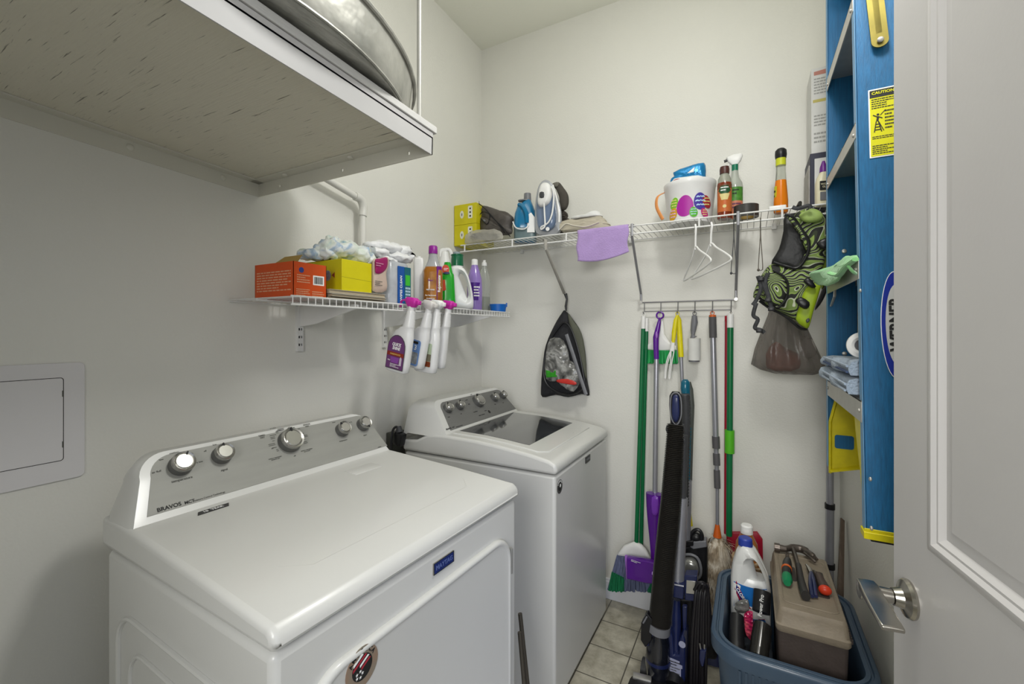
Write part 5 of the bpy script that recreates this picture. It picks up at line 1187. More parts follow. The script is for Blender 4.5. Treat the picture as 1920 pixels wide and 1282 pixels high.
link('orange_cone', MB().cyl(at_y(1345, 983, 2.25), at_y(1345, 1006, 2.25), .009, .0185), ORANGE, t, w=True)
FUR = crinkle('feather_fluff', ['6e5f4c', 'a6967f', 'c9bfae', 'e3ddd0'], .9, 14, bump=.3)
mb = MB(); c0 = at_y(1347, 1008, 2.25); rnd = random.Random(11)
prof = [(0, .02), (.05, .062), (.12, .075), (.25, .075), (.36, .065), (.43, .035), (.45, .01)]
mb.lathe([(r * .75, -z) for z, r in prof], c=c0, n=24); mb.shake(.01, 30, 3)
du_ = link('feather_head', mb, FUR, t, w=True, smooth=60)
mb = MB()
for k in range(2600):
    z = rnd.random() ** .9 * .42; r = [b for a, b in prof if a <= z + .04][-1] * .72; a = rnd.uniform(0, 2 * math.pi)
    p = c0 + Vector((r * math.cos(a), r * math.sin(a), -z)); L = rnd.uniform(.025, .06)
    d_ = Vector((math.cos(a) * rnd.uniform(.3, .7), math.sin(a) * rnd.uniform(.3, .7), -1 if z > .02 else rnd.uniform(-1, .2))).normalized(); s_ = Vector((-math.sin(a), math.cos(a), 0)) * rnd.uniform(.0012, .0030)
    q1, q2 = p + d_ * L * .55 + Vector((0, 0, -.003)), p + d_ * L + Vector((rnd.uniform(-.004, .004), rnd.uniform(-.004, .004), -.012))
    v = [mb.bm.verts.new(x) for x in (p - s_, p + s_, q1 + s_ * .7, q2, q1 - s_ * .7)]; mb._f(v)
mb.clamp((1, None, 2.312)); o = link('feather_wisps', mb, FUR, t, w=True); o['kind'] = 'stuff'
# green pole with bright grip, red pole with dustpan
t = thing('green_scrub_pole', 'green pole with white cap and lime sliding grip hanging at the right of the rack', 'pole', (at_y(1369, 1000, 2.27).x, 2.27, .52))
link('cap', pole(MB(), (1369.5, 584), (1369.5, 614), 2.28, .0145).clamp((2, None, ZT)), PLASW, t, w=True); ring_on(5, PLASW, t)
link('pole', pole(MB(), (1369.5, 613), (1367, 1004), 2.28, .0135, 2.27), GREEN, t, w=True)
link('sliding_grip', pole(MB(), (1368, 806), (1368, 849), 2.278, .021), mat('lime_grip', '55b524', .4), t, w=True)
t = thing('red_dustpan', 'long-handled red dustpan behind the green pole and brown bottle', 'dustpan', (at_y(1400, 1040, 2.30).x, 2.30, .3))
link('handle', pole(MB(), (1363, 590), (1361, 1000), 2.318, .0085).clamp((2, None, ZT - .004)), RED, t, w=True)
link('hanging_ring', pole(MB(), (1364, 588), (1364, 602), 2.316, .012).clamp((2, None, ZT - .004)), RED, t, w=True)
link('pan', MB().pillow([at_y(a, b, 2.328) for a, b in ((1362, 996), (1420, 996), (1430, 1010), (1432, 1100), (1360, 1100))], (0, -1, 0), .026, k=(1, .98, .9, .5)), RED, t, w=True)

# ================================================================ hangers, cords, bags, vest
def hanger(label, hook, neck, re, le, grp):
    yN, yR, yL = UFY - .004, 1.93, 2.17
    t = thing('clothes_hanger', label, 'hanger', at_y(*neck, yN), group=grp)
    top = at_y(*hook, yN); n = at_y(*neck, yN); R_, L_ = at_y(*re, yR), at_y(*le, yL)
    hk = [top + Vector((-.004, .022, -.032)), top + Vector((-.002, .022, -.012)), top + Vector((0, .012, .0)), top + Vector((0, -.004, -.002)), top + Vector((.003, -.012, -.02)), n + Vector((.001, -.006, .05)), n + Vector((0, 0, .015)), n]
    link('hook', MB().tube(catmull(hk, 5), .0042, flat=(1, .8)), PLASW, t, w=True)
    sh = [n + Vector((0, 0, .012)), n.lerp(R_, .3) + Vector((0, 0, .008)), n.lerp(R_, .85) + Vector((0, 0, .004)), R_ + Vector((0, 0, -.006)), R_.lerp(L_, .12) + Vector((0, 0, -.012)), R_.lerp(L_, .5) + Vector((0, 0, -.012)), R_.lerp(L_, .92) + Vector((0, 0, -.008)), L_, L_.lerp(n, .3), L_.lerp(n, .75)]
    link('frame', MB().tube(catmull(sh, 5, closed=True), .0046, n=10, closed=True, flat=(1, .7)), PLASW, t, w=True)
hanger('small white plastic hanger on the rail, left one of the pair', (1304, 421), (1304, 468), (1333, 486), (1282, 524), 'white hangers on the back shelf rail')
hanger('small white plastic hanger on the rail, right one of the pair', (1334, 417), (1333, 462), (1371, 483), (1297, 521), 'white hangers on the back shelf rail')
def hangcord(label, px, y0, y1, wdt, m, grp=None):
    yy = UFY - .012; mb = MB(); a = at_y(px, y0, yy)
    q = [(px, y0), (px + .5, (y0 + y1) / 2 - 15), (px + wdt, y1 - 8), (px + wdt * .6, y1), (px - wdt * .6, y1), (px - wdt, y1 - 8), (px - .5, (y0 + y1) / 2 - 15)]
    mb.tube([a + Vector((0, .018, -.005)), a + Vector((0, .012, .010)), a + Vector((0, 0, .006)), a], .0022, n=6); mb.tube(onY(q, yy, 4), .0016, n=6, closed=True)
    mb.ell(at_y(px - wdt, y1, yy), (.005, .005, .006)); solo('hanging_cord', mb, m, label, 'cord', grp)
hangcord('dark looped cord hanging from the rail between hangers and amber bottle', 1376, 415, 512, 5, DGREY)
hangcord('second thin looped cord hanging from the rail just left of the life vest', 1426, 412, 506, 4, mat('cord_brown', '5b544b', .6))
# black mesh bag
t = thing('mesh_bag', 'black zipped mesh bag with clear packets inside hanging on a pale strap', 'bag', (at_y(1060, 740, 2.28).x, 2.28, 1.17))
Z2 = lambda q: zc(q, 980, 440, 3.885)
link('strap', MB().tube([at_y(1020, 452, UFY + .012), at_y(1020, 449, UFY + .008), at_y(1023, 449, UFY - .012), at_y(1024, 467.5, UFY - .0125), at_y(1058, 550, 2.29)], .0032, n=8, flat=(2.4, .7), up=(1, 0, 0)), mat('pale_strap', '9d9a92', .6), t, w=True)
link('clip', MB().tube([at_y(a, b, 2.285) for a, b in Z2([(312, 430), (322, 470), (314, 520), (316, 555)])], [.010, .006, .007, .005], n=8), BLACK, t, w=True)
MESH = mat('black_mesh', '26262a', .7, var=.2, vs=60, bump=.4, bs=300)
pil('bag_back', Z2([(310, 552), (370, 620), (430, 720), (460, 880), (470, 1050), (487, 1168), (430, 1160), (330, 1182), (240, 1166), (143, 1182), (135, 1100), (147, 950), (170, 800), (230, 660), (285, 570)]), 2.295, .055, MESH, t, n=3, k=(1, .96, .9, .5), h=(0, .5, .8, .8))
pil('olive_side', Z2([(330, 570), (380, 640), (430, 720), (455, 860), (468, 1040), (440, 1000), (400, 820), (350, 690)]), 2.265, .02, mat('olive_nylon', '55574a', .7), t)
rim = onY(Z2([(300, 640), (350, 680), (400, 820), (435, 980), (440, 1110), (330, 1165), (210, 1120), (158, 1040), (160, 900), (200, 770), (250, 690)]), 2.258, 4)
link('opening_rim', MB().tube(rim, .0065, n=8, closed=True), BLACK, t, w=True)
PK = crinkle('clear_packet', ['2f2f30', '6b6b68', 'a9a9a6', '4a4a47'], .15, 12, bump=.5)
pil('clear_packet', Z2([(200, 760), (300, 770), (340, 900), (330, 960), (250, 1060), (170, 1050), (165, 900)]), 2.252, .04, PK, t, sh=.004, sc=40)
pil('clear_packet', Z2([(270, 930), (330, 910), (395, 960), (420, 1060), (370, 1140), (300, 1110), (255, 1050)]), 2.248, .035, PK, t, sh=.004, sc=40)
pil('green_tag', Z2([(168, 985), (255, 980), (250, 1035), (172, 1040)]), 2.236, .008, mat('tag_green', '2f9420', .4, var=.2, vs=80), t, n=1)
pil('green_tag', Z2([(205, 900), (270, 880), (275, 920), (210, 935)]), 2.237, .008, mat('tag_green', '2f9420', .4, var=.2, vs=80), t, n=1)
pil('red_tag', Z2([(250, 1055), (330, 1050), (390, 1075), (380, 1095), (310, 1085), (255, 1075)]), 2.230, .010, mat('tag_red', 'c4342c', .4), t, n=2)
link('zip_strip', MB().tube([at_y(a, b, 2.235) for a, b in Z2([(318, 725), (370, 880), (420, 1040), (462, 1165)])], .005, n=8, flat=(2, .7), up=(1, 0, 0)), GREYP, t, w=True)
# life vest
def vest_mat():
    m = bpy.data.materials.new('swirl_print_fabric'); m.use_nodes = True; nt = m.node_tree; b = nt.nodes['Principled BSDF']
    tc = nt.nodes.new('ShaderNodeTexCoord'); nz = nt.nodes.new('ShaderNodeTexNoise'); nz.inputs['Scale'].default_value = 9; nz.inputs['Detail'].default_value = 0.5; nz.inputs['Distortion'].default_value = .6
    nt.links.new(tc.outputs['Object'], nz.inputs['Vector'])
    mu = nt.nodes.new('ShaderNodeMath'); mu.operation = 'MULTIPLY'; mu.inputs[1].default_value = 20; nt.links.new(nz.outputs['Fac'], mu.inputs[0])
    fr = nt.nodes.new('ShaderNodeMath'); fr.operation = 'FRACT'; nt.links.new(mu.outputs[0], fr.inputs[0])
    cr = nt.nodes.new('ShaderNodeValToRGB'); cr.color_ramp.interpolation = 'CONSTANT'; e = cr.color_ramp.elements
    e[0].position = 0; e[0].color = lin('151612'); e[1].position = .40; e[1].color = lin('b9bea6')
    k = e.new(.50); k.color = lin('6d8340'); k = e.new(.74); k.color = lin('849a4c'); k = e.new(.9); k.color = lin('2e3620')
    nt.links.new(fr.outputs[0], cr.inputs[0]); nt.links.new(cr.outputs[0], b.inputs['Base Color']); b.inputs['Roughness'].default_value = .75
    return m
VM = vest_mat(); VB = mat('black_neoprene', '121214', .45, var=.2, bump=.3, bs=30); LIME = mat('lime_foam', '93ab1c', .5, var=.05)
Z3 = lambda q: zc(q, 1390, 360, 3.56)
t = thing('life_vest', 'green and black swirl-patterned life vest with lime panel hanging from the back shelf', 'life vest', (at_y(1490, 600, 1.98).x, 1.98, 1.47))
pil('inner_lining', Z3([(290, 160), (400, 150), (470, 300), (460, 460), (400, 540), (300, 520), (200, 480), (250, 380), (280, 260)]), 2.004, .04, VB, t)
pil('back_panel', Z3([(350, 165), (400, 120), (480, 108), (550, 150), (566, 240), (570, 340), (565, 430), (520, 545), (440, 570), (360, 540), (400, 490), (445, 430), (455, 350), (430, 290), (390, 230)]), 1.985, .06, VM, t, k=(1, .96, .80, .5))
pil('shoulder_panel', Z3([(300, 155), (340, 165), (400, 250), (450, 340), (440, 400), (420, 330), (370, 250), (320, 190)]), 1.955, .03, VM, t)
pil('shoulder_flap', Z3([(385, 155), (430, 125), (490, 112), (545, 150), (530, 190), (470, 205), (410, 195)]), 1.945, .035, mat('flap_green', '8fa55a', .6, var=.25, vs=30), t)
pil('front_panel', Z3([(205, 480), (300, 500), (380, 520), (450, 500), (530, 540), (515, 640), (480, 760), (440, 905), (360, 860), (280, 810), (190, 765), (125, 720), (78, 700), (105, 610), (150, 530)]), 1.975, .075, VM, t, k=(1, .96, .80, .5))
pil('pocket', Z3([(150, 545), (210, 520), (280, 560), (312, 620), (300, 710), (245, 775), (180, 745), (140, 660)]), 1.930, .04, VM, t)
link('pocket_piping', MB().tube(onY(Z3([(210, 520), (280, 560), (312, 620), (300, 710), (245, 775)]), 1.912, 5, False), .004), VB, t, w=True)
pil('lime_panel', Z3([(430, 640), (530, 600), (515, 690), (480, 800), (450, 905), (415, 900), (362, 850), (395, 740)]), 1.935, .03, LIME, t, n=2)
pil('lime_panel', Z3([(520, 500), (575, 380), (590, 480), (570, 600), (535, 650)]), 2.03, .05, LIME, t, n=2)
pil('far_side', Z3([(520, 700), (560, 600), (575, 640), (540, 730), (490, 790)]), 2.03, .05, VB, t)
link('arm_piping', MB().tube(onY(Z3([(290, 150), (345, 170), (410, 265), (452, 350), (430, 440), (375, 505), (300, 495), (215, 468)]), 1.945, 5, False), .0055), VB, t, w=True)
link('hem_piping', MB().tube(onY(Z3([(120, 725), (190, 775), (280, 820), (350, 875), (395, 910), (440, 915)]), 1.955, 5, False), .005), VB, t, w=True)
for q, nm in (([(415, 590), (450, 570), (500, 630), (470, 640), (425, 610)], 'buckle'), ([(360, 720), (400, 700), (455, 735), (450, 770), (420, 780), (375, 750)], 'buckle'), ([(500, 340), (560, 305), (590, 330), (570, 380), (530, 380)], 'buckle')):
    pil(nm, Z3(q), 1.91 if q[0][0] < 500 else 1.94, .025, BLACK, t, n=2)
pil('badge_dot', Z3([(430, 855), (450, 840), (458, 858), (440, 873)]), 1.915, .008, DGREY, t)
WEB = mat('striped_webbing', '2a2b2e', .6, var=.6, vs=50)
for q in ([(130, 560), (150, 620), (180, 700), (205, 790)], [(180, 540), (160, 600), (190, 720)], [(100, 740), (80, 820), (110, 850), (90, 905), (130, 920), (155, 940)], [(110, 560), (130, 640), (100, 720), (75, 755)], [(340, 100), (380, 110), (450, 90), (460, 110)]):
    link('webbing_strap', MB().tube(onY(Z3(q), 1.905, 5, False), .0042, n=8, flat=(1.7, .5)), WEB, t, w=True)
for a, b in ((180, 720), (130, 580), (120, 925), (200, 780)): link('strap_slide', MB().box(at_y(*Z3([(a, b)])[0], 1.90), (.022, .012, .016), b=.003), BLACK, t, w=True)
link('hanging_hook', MB().tube([at_y(1496, 388, 2.0), at_y(1500, 380, UFY - .01), Vector((at_y(1500, 380, UFY).x, UFY + .012, ZU + .006))], .007), VB, t, w=True)
# grey plastic bag with reddish contents
t = thing('grey_plastic_bag', 'translucent grey plastic bag with reddish contents hanging behind the life vest', 'plastic bag', (at_y(1475, 690, 2.17).x, 2.17, 1.31))
FILM = mat('grey_film', '6f6862', .28, var=.12, vs=12, bump=.6, bs=22, alpha=.62, stretch=(2, 1, .6))
rs = []
for py, x0, x1, dy in ((540, 1452, 1500, .015), (590, 1440, 1505, .03), (620, 1428, 1514, .05), (655, 1415, 1530, .07), (685, 1408, 1544, .075), (695, 1425, 1542, .06), (701, 1450, 1525, .03)):
    c = at_y((x0 + x1) / 2, py, 2.17); w = (at_y(x1, py, 2.17).x - at_y(x0, py, 2.17).x) / 2
    rs.append([c + Vector((w * (1 + .05 * math.sin(9 * a)) * math.cos(a), dy * (1 + .12 * math.sin(11 * a)) * math.sin(a), 0)) for a in (2 * math.pi * k / 64 for k in range(64))])
link('film', MB().rings(rs), FILM, t, w=True, smooth=70)
xh = UX0 + .01 + .0254 * (math.floor((at_y(1478, 450, 2.18).x - UX0 - .01) / .0254) + .5); yw = YB - .16     # loops over the middle deck rail, between two wires
link('bag_handle', MB().tube([at_y(1478, 548, 2.165), Vector((xh, yw - .012, ZU - .05)), Vector((xh, yw - .0085, ZU - .005)), Vector((xh, yw - .005, ZU + .0035)), Vector((xh, yw + .005, ZU + .0035)), Vector((xh, yw + .0085, ZU - .005)), Vector((xh, yw + .012, ZU - .05)), at_y(1480, 548, 2.185)], .0035, flat=(1, 1), up=(1, 0, 0)), FILM, t, w=True)
pil('contents', Z3([(170, 1060), (230, 1000), (300, 1040), (370, 1080), (400, 1150), (370, 1190), (200, 1190), (160, 1130)]), 2.17, .09, mat('contents_red', '9c4a38', .6, var=.3, vs=20), t, sh=.008)
pil('contents_pale', Z3([(410, 970), (480, 990), (500, 1080), (440, 1110), (400, 1060)]), 2.17, .07, mat('contents_pale', 'a5a09a', .6), t)
# ================================================================ blue fibreglass step ladder hung flat on the right wall
LB = mat('ladder_blue_fibreglass', '0a5d8c', .55, var=.18, vs=60, stretch=(4, 4, .15), bump=.15, bs=200)
LBE = mat('ladder_blue_edge', '5d93bd', .4, var=.08)
GOLD = mat('gold_zinc', '857a3c', .38, .7, var=.2, vs=10)
LX, LXD, LZ0, LZ1 = .236, .081, .985, 2.86
def yn(z): return 1.276 + (z - .985) * .098          # near rail (front edge) drifts away with height
def yf(z): return 1.823 + (z - 1.0) * .012
lad = thing('step_ladder', 'blue fibreglass step ladder with yellow feet hanging flat against the right wall', 'ladder', (LX + .04, 1.55, LZ0))
def rail(name, yfun, z0, z1, side, m):
    """channel rail: web in the x-z plane, flanges pointing along y by side"""
    mb = MB(); T = .004
    def slab(x0, x1, a, b):
        P = []
        for z in (z0, z1): y = yfun(z); P.append([Vector((x0, y + a, z)), Vector((x1, y + a, z)), Vector((x1, y + b, z)), Vector((x0, y + b, z))])
        mb.rings(P)
    slab(LX, LX + LXD, 0, side * T); slab(LX, LX + T, 0, side * .028); slab(LX + LXD - T, LX + LXD, 0, side * .028)
    return link(name, mb, m, lad, w=True, bev=.0012)
rail('near_rail', yn, LZ0, LZ1, 1, LB)
rail('far_rail', yf, .995, LZ1, 1, LB)
def edge(name, yfun, side):
    mb = MB(); P = []
    for z in (LZ0 + .005, LZ1): y = yfun(z); P.append([Vector((LX - .0008, y - .001, z)), Vector((LX + .0002, y - .001, z)), Vector((LX + .0002, y + side * .028, z)), Vector((LX - .0008, y + side * .028, z))])
    mb.rings(P); link(name, mb, LBE, lad, w=True)
edge('rail_edge', yn, 1); edge('rail_edge', yf, 1)
for z in (1.285, 1.630, 1.975, 2.315, 2.655):
    y0, y1 = yn(z) + .0045, yf(z) - .0005; mb = MB()
    mb.bx(LX - .002, LX + LXD - .004, y0, y1, z - .004, z).bx(LX - .002, LX + .001, y0, y1, z - (.052 if z < 1.7 else .040), z).bx(LX + LXD - .006, LX + LXD - .004, y0, y1, z - .03, z)
    for k in range(5): mb.bx(LX + .008 + k * .013, LX + .012 + k * .013, y0, y1, z, z + .0015)
    st = link('step', mb, ALU, lad, w=True, bev=.0008)
    link('rivet', MB().ell((LX - .003, y0 + .02, z - .026), (.003, .005, .005)).ell((LX - .003, y1 - .02, z - .026), (.003, .005, .005)), ALU, st, w=True)
    link('rivet', MB().ell((LX + .045, yf(z) - .002, z + .09), (.007, .002, .007)), ALU, lad, w=True)
# folded rear legs behind
for nm, yy, s in (('rear_leg', lambda z: yf(z) - .052, 0), ('rear_leg', lambda z: yn(z) + .05, 0)):
    mb = MB(); mb.rings([[Vector((LX + .085, yy(z), z)), Vector((LX + .105, yy(z), z)), Vector((LX + .105, yy(z) + .022, z)), Vector((LX + .085, yy(z) + .022, z))] for z in (1.24, 2.8)]); link(nm, mb, LB, lad, w=True)
link('rear_brace', MB().cyl((LX + .09, yf(1.9) - .06, 1.30), (LX + .09, yf(1.9) - .06, 1.72), .004), ALU, lad, w=True)
# far foot: yellow boot with a moulded window
def fy(a, b, d=0): p = at_y(a, b, yf(1.05) - .006 - d); return p
q = [(1571, 738), (1598, 746), (1606, 800), (1615, 846), (1615, 880), (1557, 886), (1557, 790), (1562, 762)]
link('far_foot', MB().rings([[at_y(a, b, yf(1.1) - d) for a, b in q] for d in (.0, .006)]), YELL, lad, w=True, bev=.001)
for s0, s1 in (((1571, 738), (1557, 790)), ((1557, 790), (1557, 886)), ((1606, 800), (1615, 880)), ((1598, 746), (1606, 800))):
    a = at_y(*s0, yf(1.1) - .006); b = at_y(*s1, yf(1.1) - .006); link('boot_lip', MB().tube([a, b], .005, n=4, flat=(1, 2.2)), YELL, lad, w=True)
a, b = at_y(1556, 882, yf(1.1) - .01), at_y(1617, 876, yf(1.1) - .01)
link('rubber_sole', MB().tube([a, b], .006, n=6, flat=(1, 2.5)), YELL, lad, w=True)
decal('boot_window', rrect(.052, .045, .007), frame(at_y(1583, 829, yf(1.1) - .0065), (1, 0, 0), (0, 0, 1)), LB, lad, w=True, h=.001)
# near foot brace (yellow triangle below the lowest step) and foot cap
mb = MB(); y_ = yn(1.1) + .006
q = [(LX + .002, 1.235), (LX + .062, 1.235), (LX + .03, 1.10), (LX + .012, 1.02), (LX + .002, .99)]
q = [(1600, 748), (1616, 752), (1634, 1004), (1630, 900), (1616, 826)]
P = [Vector((LX, yn(z) + a, z)) for z, a in ((1.232, .005), (1.232, .105), (1.20, .098), (1.12, .058), (1.04, .028), (.995, .014), (.995, .005))]
mb.rings([[p + Vector((d, 0, 0)) for p in P] for d in (.001, .055)]); link('near_foot_brace', mb, YELL, lad, w=True, bev=.001)
z = LZ0; mb = MB(); mb.bx(LX - .004, LX + LXD + .004, yn(z) - .005, yn(z) + .034, z - .012, z + .004).bx(LX - .003, LX + LXD + .003, yn(z) - .003, yn(z) - .0005, z, z + .012)
link('near_foot', mb, YELL, lad, w=True, bev=.002)
link('foot_tread', MB().bx(LX + .01, LX + LXD - .01, yn(z) + .002, yn(z) + .028, z - .018, z - .010), BLACK, lad, w=True)
# stickers on the outer web of the near rail
sl = Vector((0, .098, 1)).normalized()
def nearM(px, py):
    n = Vector((1, 0, 0)).cross(sl); p = at_pl(px, py, (LX, yn(1.5), 1.5), n); return frame(p, (1, 0, 0), sl)
A = nearM(1629, 170); Bm = nearM(1633, 297); Cc = (A.translation + Bm.translation) / 2; hh = (A.translation - Bm.translation).length
M = frame((LX + .0615 - .019, Cc.y - .0008, Cc.z), (1, 0, 0), sl); sw = .051
M = frame((max(A.translation.x, Bm.translation.x) + sw / 2, Cc.y - .0008, Cc.z), (1, 0, 0), sl)
cs = decal('caution_sticker', rrect(sw + .005, hh, .001), M, INKW, lad, w=True, h=.0006)
decal('sticker_face', rrect(sw, hh - .006, .001), M, mat('caution_yellow', 'd6d21c', .4, var=.03), cs, w=True, h=.001)
decal('sticker_header', rrect(sw, .019, .0005, cy=hh / 2 - .013), M, INK, cs, w=True, h=.0014)
text('CAUTION', .0096, M @ Matrix.Translation((0, hh / 2 - .0115, .0018)), mat('caution_yellow', 'd6d21c', .4), cs, w=True, bold=.03)
bars(M, -sw * .44, sw * .44, hh * .20, hh * .36, 5, INK, cs, w=True, z=.0014, seed=31); bars(M, sw * .05, sw * .46, -.02, hh * .18, 6, INK, cs, w=True, z=.0014, seed=32)
bars(M, -sw * .44, sw * .44, -hh * .24, -hh * .19, 2, INK, cs, w=True, z=.0014, seed=33); bars(M, -sw * .44, sw * .44, -hh * .46, -hh * .32, 5, INK, cs, w=True, z=.0014, seed=34)
mb = MB()
def fl(pts, m=None): mb._f([mb.bm.verts.new(M @ Vector((a, b, .0016))) for a, b in pts])
def seg(a, b, w): a, b = Vector(a), Vector(b); n = Vector((-(b - a).y, (b - a).x)).normalized() * w; fl([a + n, b + n, b - n, a - n])
for s in (((-.018, -.024), (-.014, .004), .0010), ((-.004, -.024), (-.010, .004), .0010), ((.0, -.022), (-.010, .004), .0008), ((-.0165, -.018), (-.0055, -.018), .0012), ((-.016, -.011), (-.007, -.011), .0012), ((-.015, -.004), (-.009, -.004), .0012), ((-.012, .004), (-.010, .016), .0022), ((-.011, .014), (-.020, .021), .0011), ((-.009, .0145), (-.002, .010), .0011), ((-.006, .018), (.004, .030), .0008)): seg(*s)
fl(circ(.0028, 10, -.0105, .0205)); link('ladder_pictogram', mb, INK, cs, w=True)
A = nearM(1650, 508); Bm = nearM(1660, 708); L_ = abs(A.translation.z - Bm.translation.z)
Cw = nearM(1650, 608); M = frame((Cw.translation.x + .028, Cw.translation.y - .0008, Cw.translation.z), (1, 0, 0), sl)
ov = decal('maker_oval', circ(.027, 40, 0, 0, L_ / 2), M, INKW, lad, w=True, h=.0005)
decal('oval_blue', circ(.0255, 40, 0, 0, L_ / 2 - .002), M, mat('sticker_blue', '142c94', .35), ov, w=True, h=.0009); decal('oval_white', circ(.020, 40, .002, 0, L_ / 2 - .032), M, mat('sticker_white', 'c9c9c6', .4), ov, w=True, h=.0013)
text('WERNER', .031, M @ Matrix.Translation((.0015, 0, .0016)) @ Matrix.Rotation(math.pi / 2, 4, 'Z'), INK, ov, w=True, bold=.04, cond=1.0)
# gold spreader bracket
a, b = at_y(1641, 0, yn(2.3) - .012), at_y(1650, 76, yn(2.15) - .012); d_ = (a - b).normalized()
mb = MB(); w_ = .017; M = frame(b, d_.cross(Vector((0, -1, 0))) * -1, d_)
q = [(w_ * math.cos(t), w_ * math.sin(t)) for t in (math.pi + math.pi * k / 12 for k in range(13))] + [(w_, .42), (-w_, .42)]
br = decal('spreader_bracket', q, M, GOLD, lad, w=True, h=.003)
decal('bracket_rib', [(-.006, .02), (.006, .02), (.006, .40), (-.006, .40)], M, GOLD, br, w=True, h=.006); link('bolt', MB().ell(b + Vector((0, -.005, 0)), (.007, .004, .007)), ALU, br, w=True)
link('rivet', MB().ell(at_x(1613, 545, LX), (.003, .005, .005)).ell(at_x(1634, 990, LX), (.003, .005, .005)).ell(at_x(1632, 898, LX), (.003, .005, .005)), ALU, lad, w=True)
link('hanging_link', MB().tube([at_x(1566, 536, LX + .004), at_x(1565, 555, LX), at_x(1559, 572, LX)], .006, n=8, flat=(1, .6)), ALU, lad, w=True)
# wall hook that carries the ladder
solo('wall_hook', MB().tube([(XR, 1.62, 2.615), (LX - .03, 1.62, 2.610), (LX - .035, 1.62, 2.64)], .006), GREYP, 'grey wall hook that carries the ladder by an upper step', 'hook')
# green cloth over the second step
GC = mat('mint_cloth', '7fbf7c', .9, var=.06, bump=.25, bs=120, sheen=.3)
za = 1.630
def gcl(u, v):
    y = 1.44 + .36 * u; s = v * .20
    if s < .05: x, z = LX + .055 - s, za + .0045 + .006 * abs(math.sin(u * 8))
    elif s < .075: q = (s - .05) / .025 * 1.4; x, z = LX - .004 - .016 * math.sin(q), za + .004 - .002 * q
    else: x, z = LX - .022 - .07 * (s - .075) / .125 * (.3 + .7 * u), za - .006 - (s - .075) * (.25 + .55 * u) * (1 if u > .15 else .7)
    return Vector((x + .004 * math.sin(u * 14 + v * 3), y, z + .003 * math.sin(u * 20 + v * 8)))
q = [(1520, 514), (1560, 500), (1600, 484), (1606, 486), (1600, 500), (1588, 520), (1560, 535), (1535, 532)]
gt = thing('mint_green_cloth', 'mint green cloth thrown over the ladder step beside the life vest', 'cloth', (LX, 1.6, za))
def LXp(a, b, x): return at_x(a, b, x)
front = [LXp(1518, 513, LX - .053), LXp(1545, 503, LX - .03), LXp(1572, 493, LX - .014), LXp(1590, 480, LX - .010), LXp(1606, 479, LX - .006), LXp(1608, 486, LX - .008), LXp(1594, 492, LX - .014), LXp(1580, 515, LX - .02), LXp(1570, 527, LX - .024), LXp(1552, 536, LX - .03), LXp(1532, 532, LX - .034)]
mb = MB(); mb.pillow(catmull(front, 4, closed=True), (-1, 0, 0), .012, k=(1, .98, .88, .5)); mb.shake(.004, 26, 2); link('cloth_front', mb, GC, gt, w=True, smooth=60)
link('cloth_fold', MB().tube(catmull([LXp(1556, 512, LX - .048), LXp(1572, 515, LX - .036), LXp(1588, 498, LX - .03), LXp(1604, 486, LX - .022)], 5), .005, flat=(1, 1.5)).tube(catmull([LXp(1590, 498, LX - .03), LXp(1598, 508, LX - .022), LXp(1604, 512, LX - .012)], 5), .0035, flat=(1, 1.5)), GC, gt, w=True)
link('cloth_top', MB().box((LX + .03, 1.62, za + .007), (.085, .28, .010), b=.004).shake(.002, 40, 1), GC, gt, w=True, smooth=60)
# towels and roll on the lowest step
TWL = mat('pale_blue_towel', 'a3b3c6', .95, var=.1, bump=.7, bs=180, sheen=.3); TWD = mat('navy_towel_edge', '4a5a7c', .9, bump=.5, bs=150)
zt2 = 1.287
for i, (lb, z0, h_, x0) in enumerate((('pale blue towel folded on the lowest ladder step, under the rolled one', zt2, .046, LX - .022), ('pale blue rolled towel with navy trim lying above the folded towel', zt2 + .047, .044, LX - .018))):
    t = thing('folded_towel', lb, 'towel', (LX + .01, 1.60, z0), group='towels on the ladder step')
    y0_, y1_ = 1.362, 1.815
    prof = [(x0 + .004, .006), (x0, .016), (x0, h_ * .6), (x0 + .006, h_ * .9), (x0 + .02, h_), (x0 + .07, h_ * .96), (x0 + .088, h_ * .7), (x0 + .088, .004)]
    mb = MB(); mb.rings([[Vector((a + .006 * math.sin(k * 1.3), y0_ + (y1_ - y0_) * k / 8, z0 + b * (1 - .25 * (k / 8) ** 2 * i) + (.0 if b < .01 else .002 * math.sin(k * 2)))) for a, b in prof] for k in range(9)])
    link('towel_body', mb, TWL, t, w=True, smooth=70)
    for k in range(2): c = Vector((x0 + .004 - .004, 0, z0 + h_ * (.33 + .34 * k))); link('fold_line', MB().tube([c + Vector((-.001, y, .003 * math.sin(y * 30))) for y in (y0_ + .01, y0_ + .1, y0_ + .2, y1_ - .05)], .0035, n=6), TWD if i and k == 0 else TWL, t, w=True)
    sp = [Vector((x0 + .05 + (.016 - .0012 * k) * math.cos(k * .7), y0_ - .002, z0 + h_ / 2 + (.016 - .0012 * k) * math.sin(k * .7))) for k in range(12)]
    link('rolled_end', MB().tube(sp, .004, n=6), TWD, t, w=True)
t = thing('white_tape_roll', 'white roll with grey core on top of the towels on the ladder step', 'roll', (LX + .02, 1.50, zt2 + .10))
c = Vector((LX + .026, 1.44, zt2 + .127)); ax = Vector((-.25, -.97, 0)).normalized(); q_ = ax.to_track_quat('Z', 'Y')
mb = MB(); mb.rings([[c + q_ @ Vector((r * math.cos(a), r * math.sin(a), z)) for a in (2 * math.pi * k / 32 for k in range(32))] for r, z in ((.016, .035), (.022, .038), (.032, .036), (.034, .03), (.034, -.03), (.016, -.03))], caps=False, closed=True)
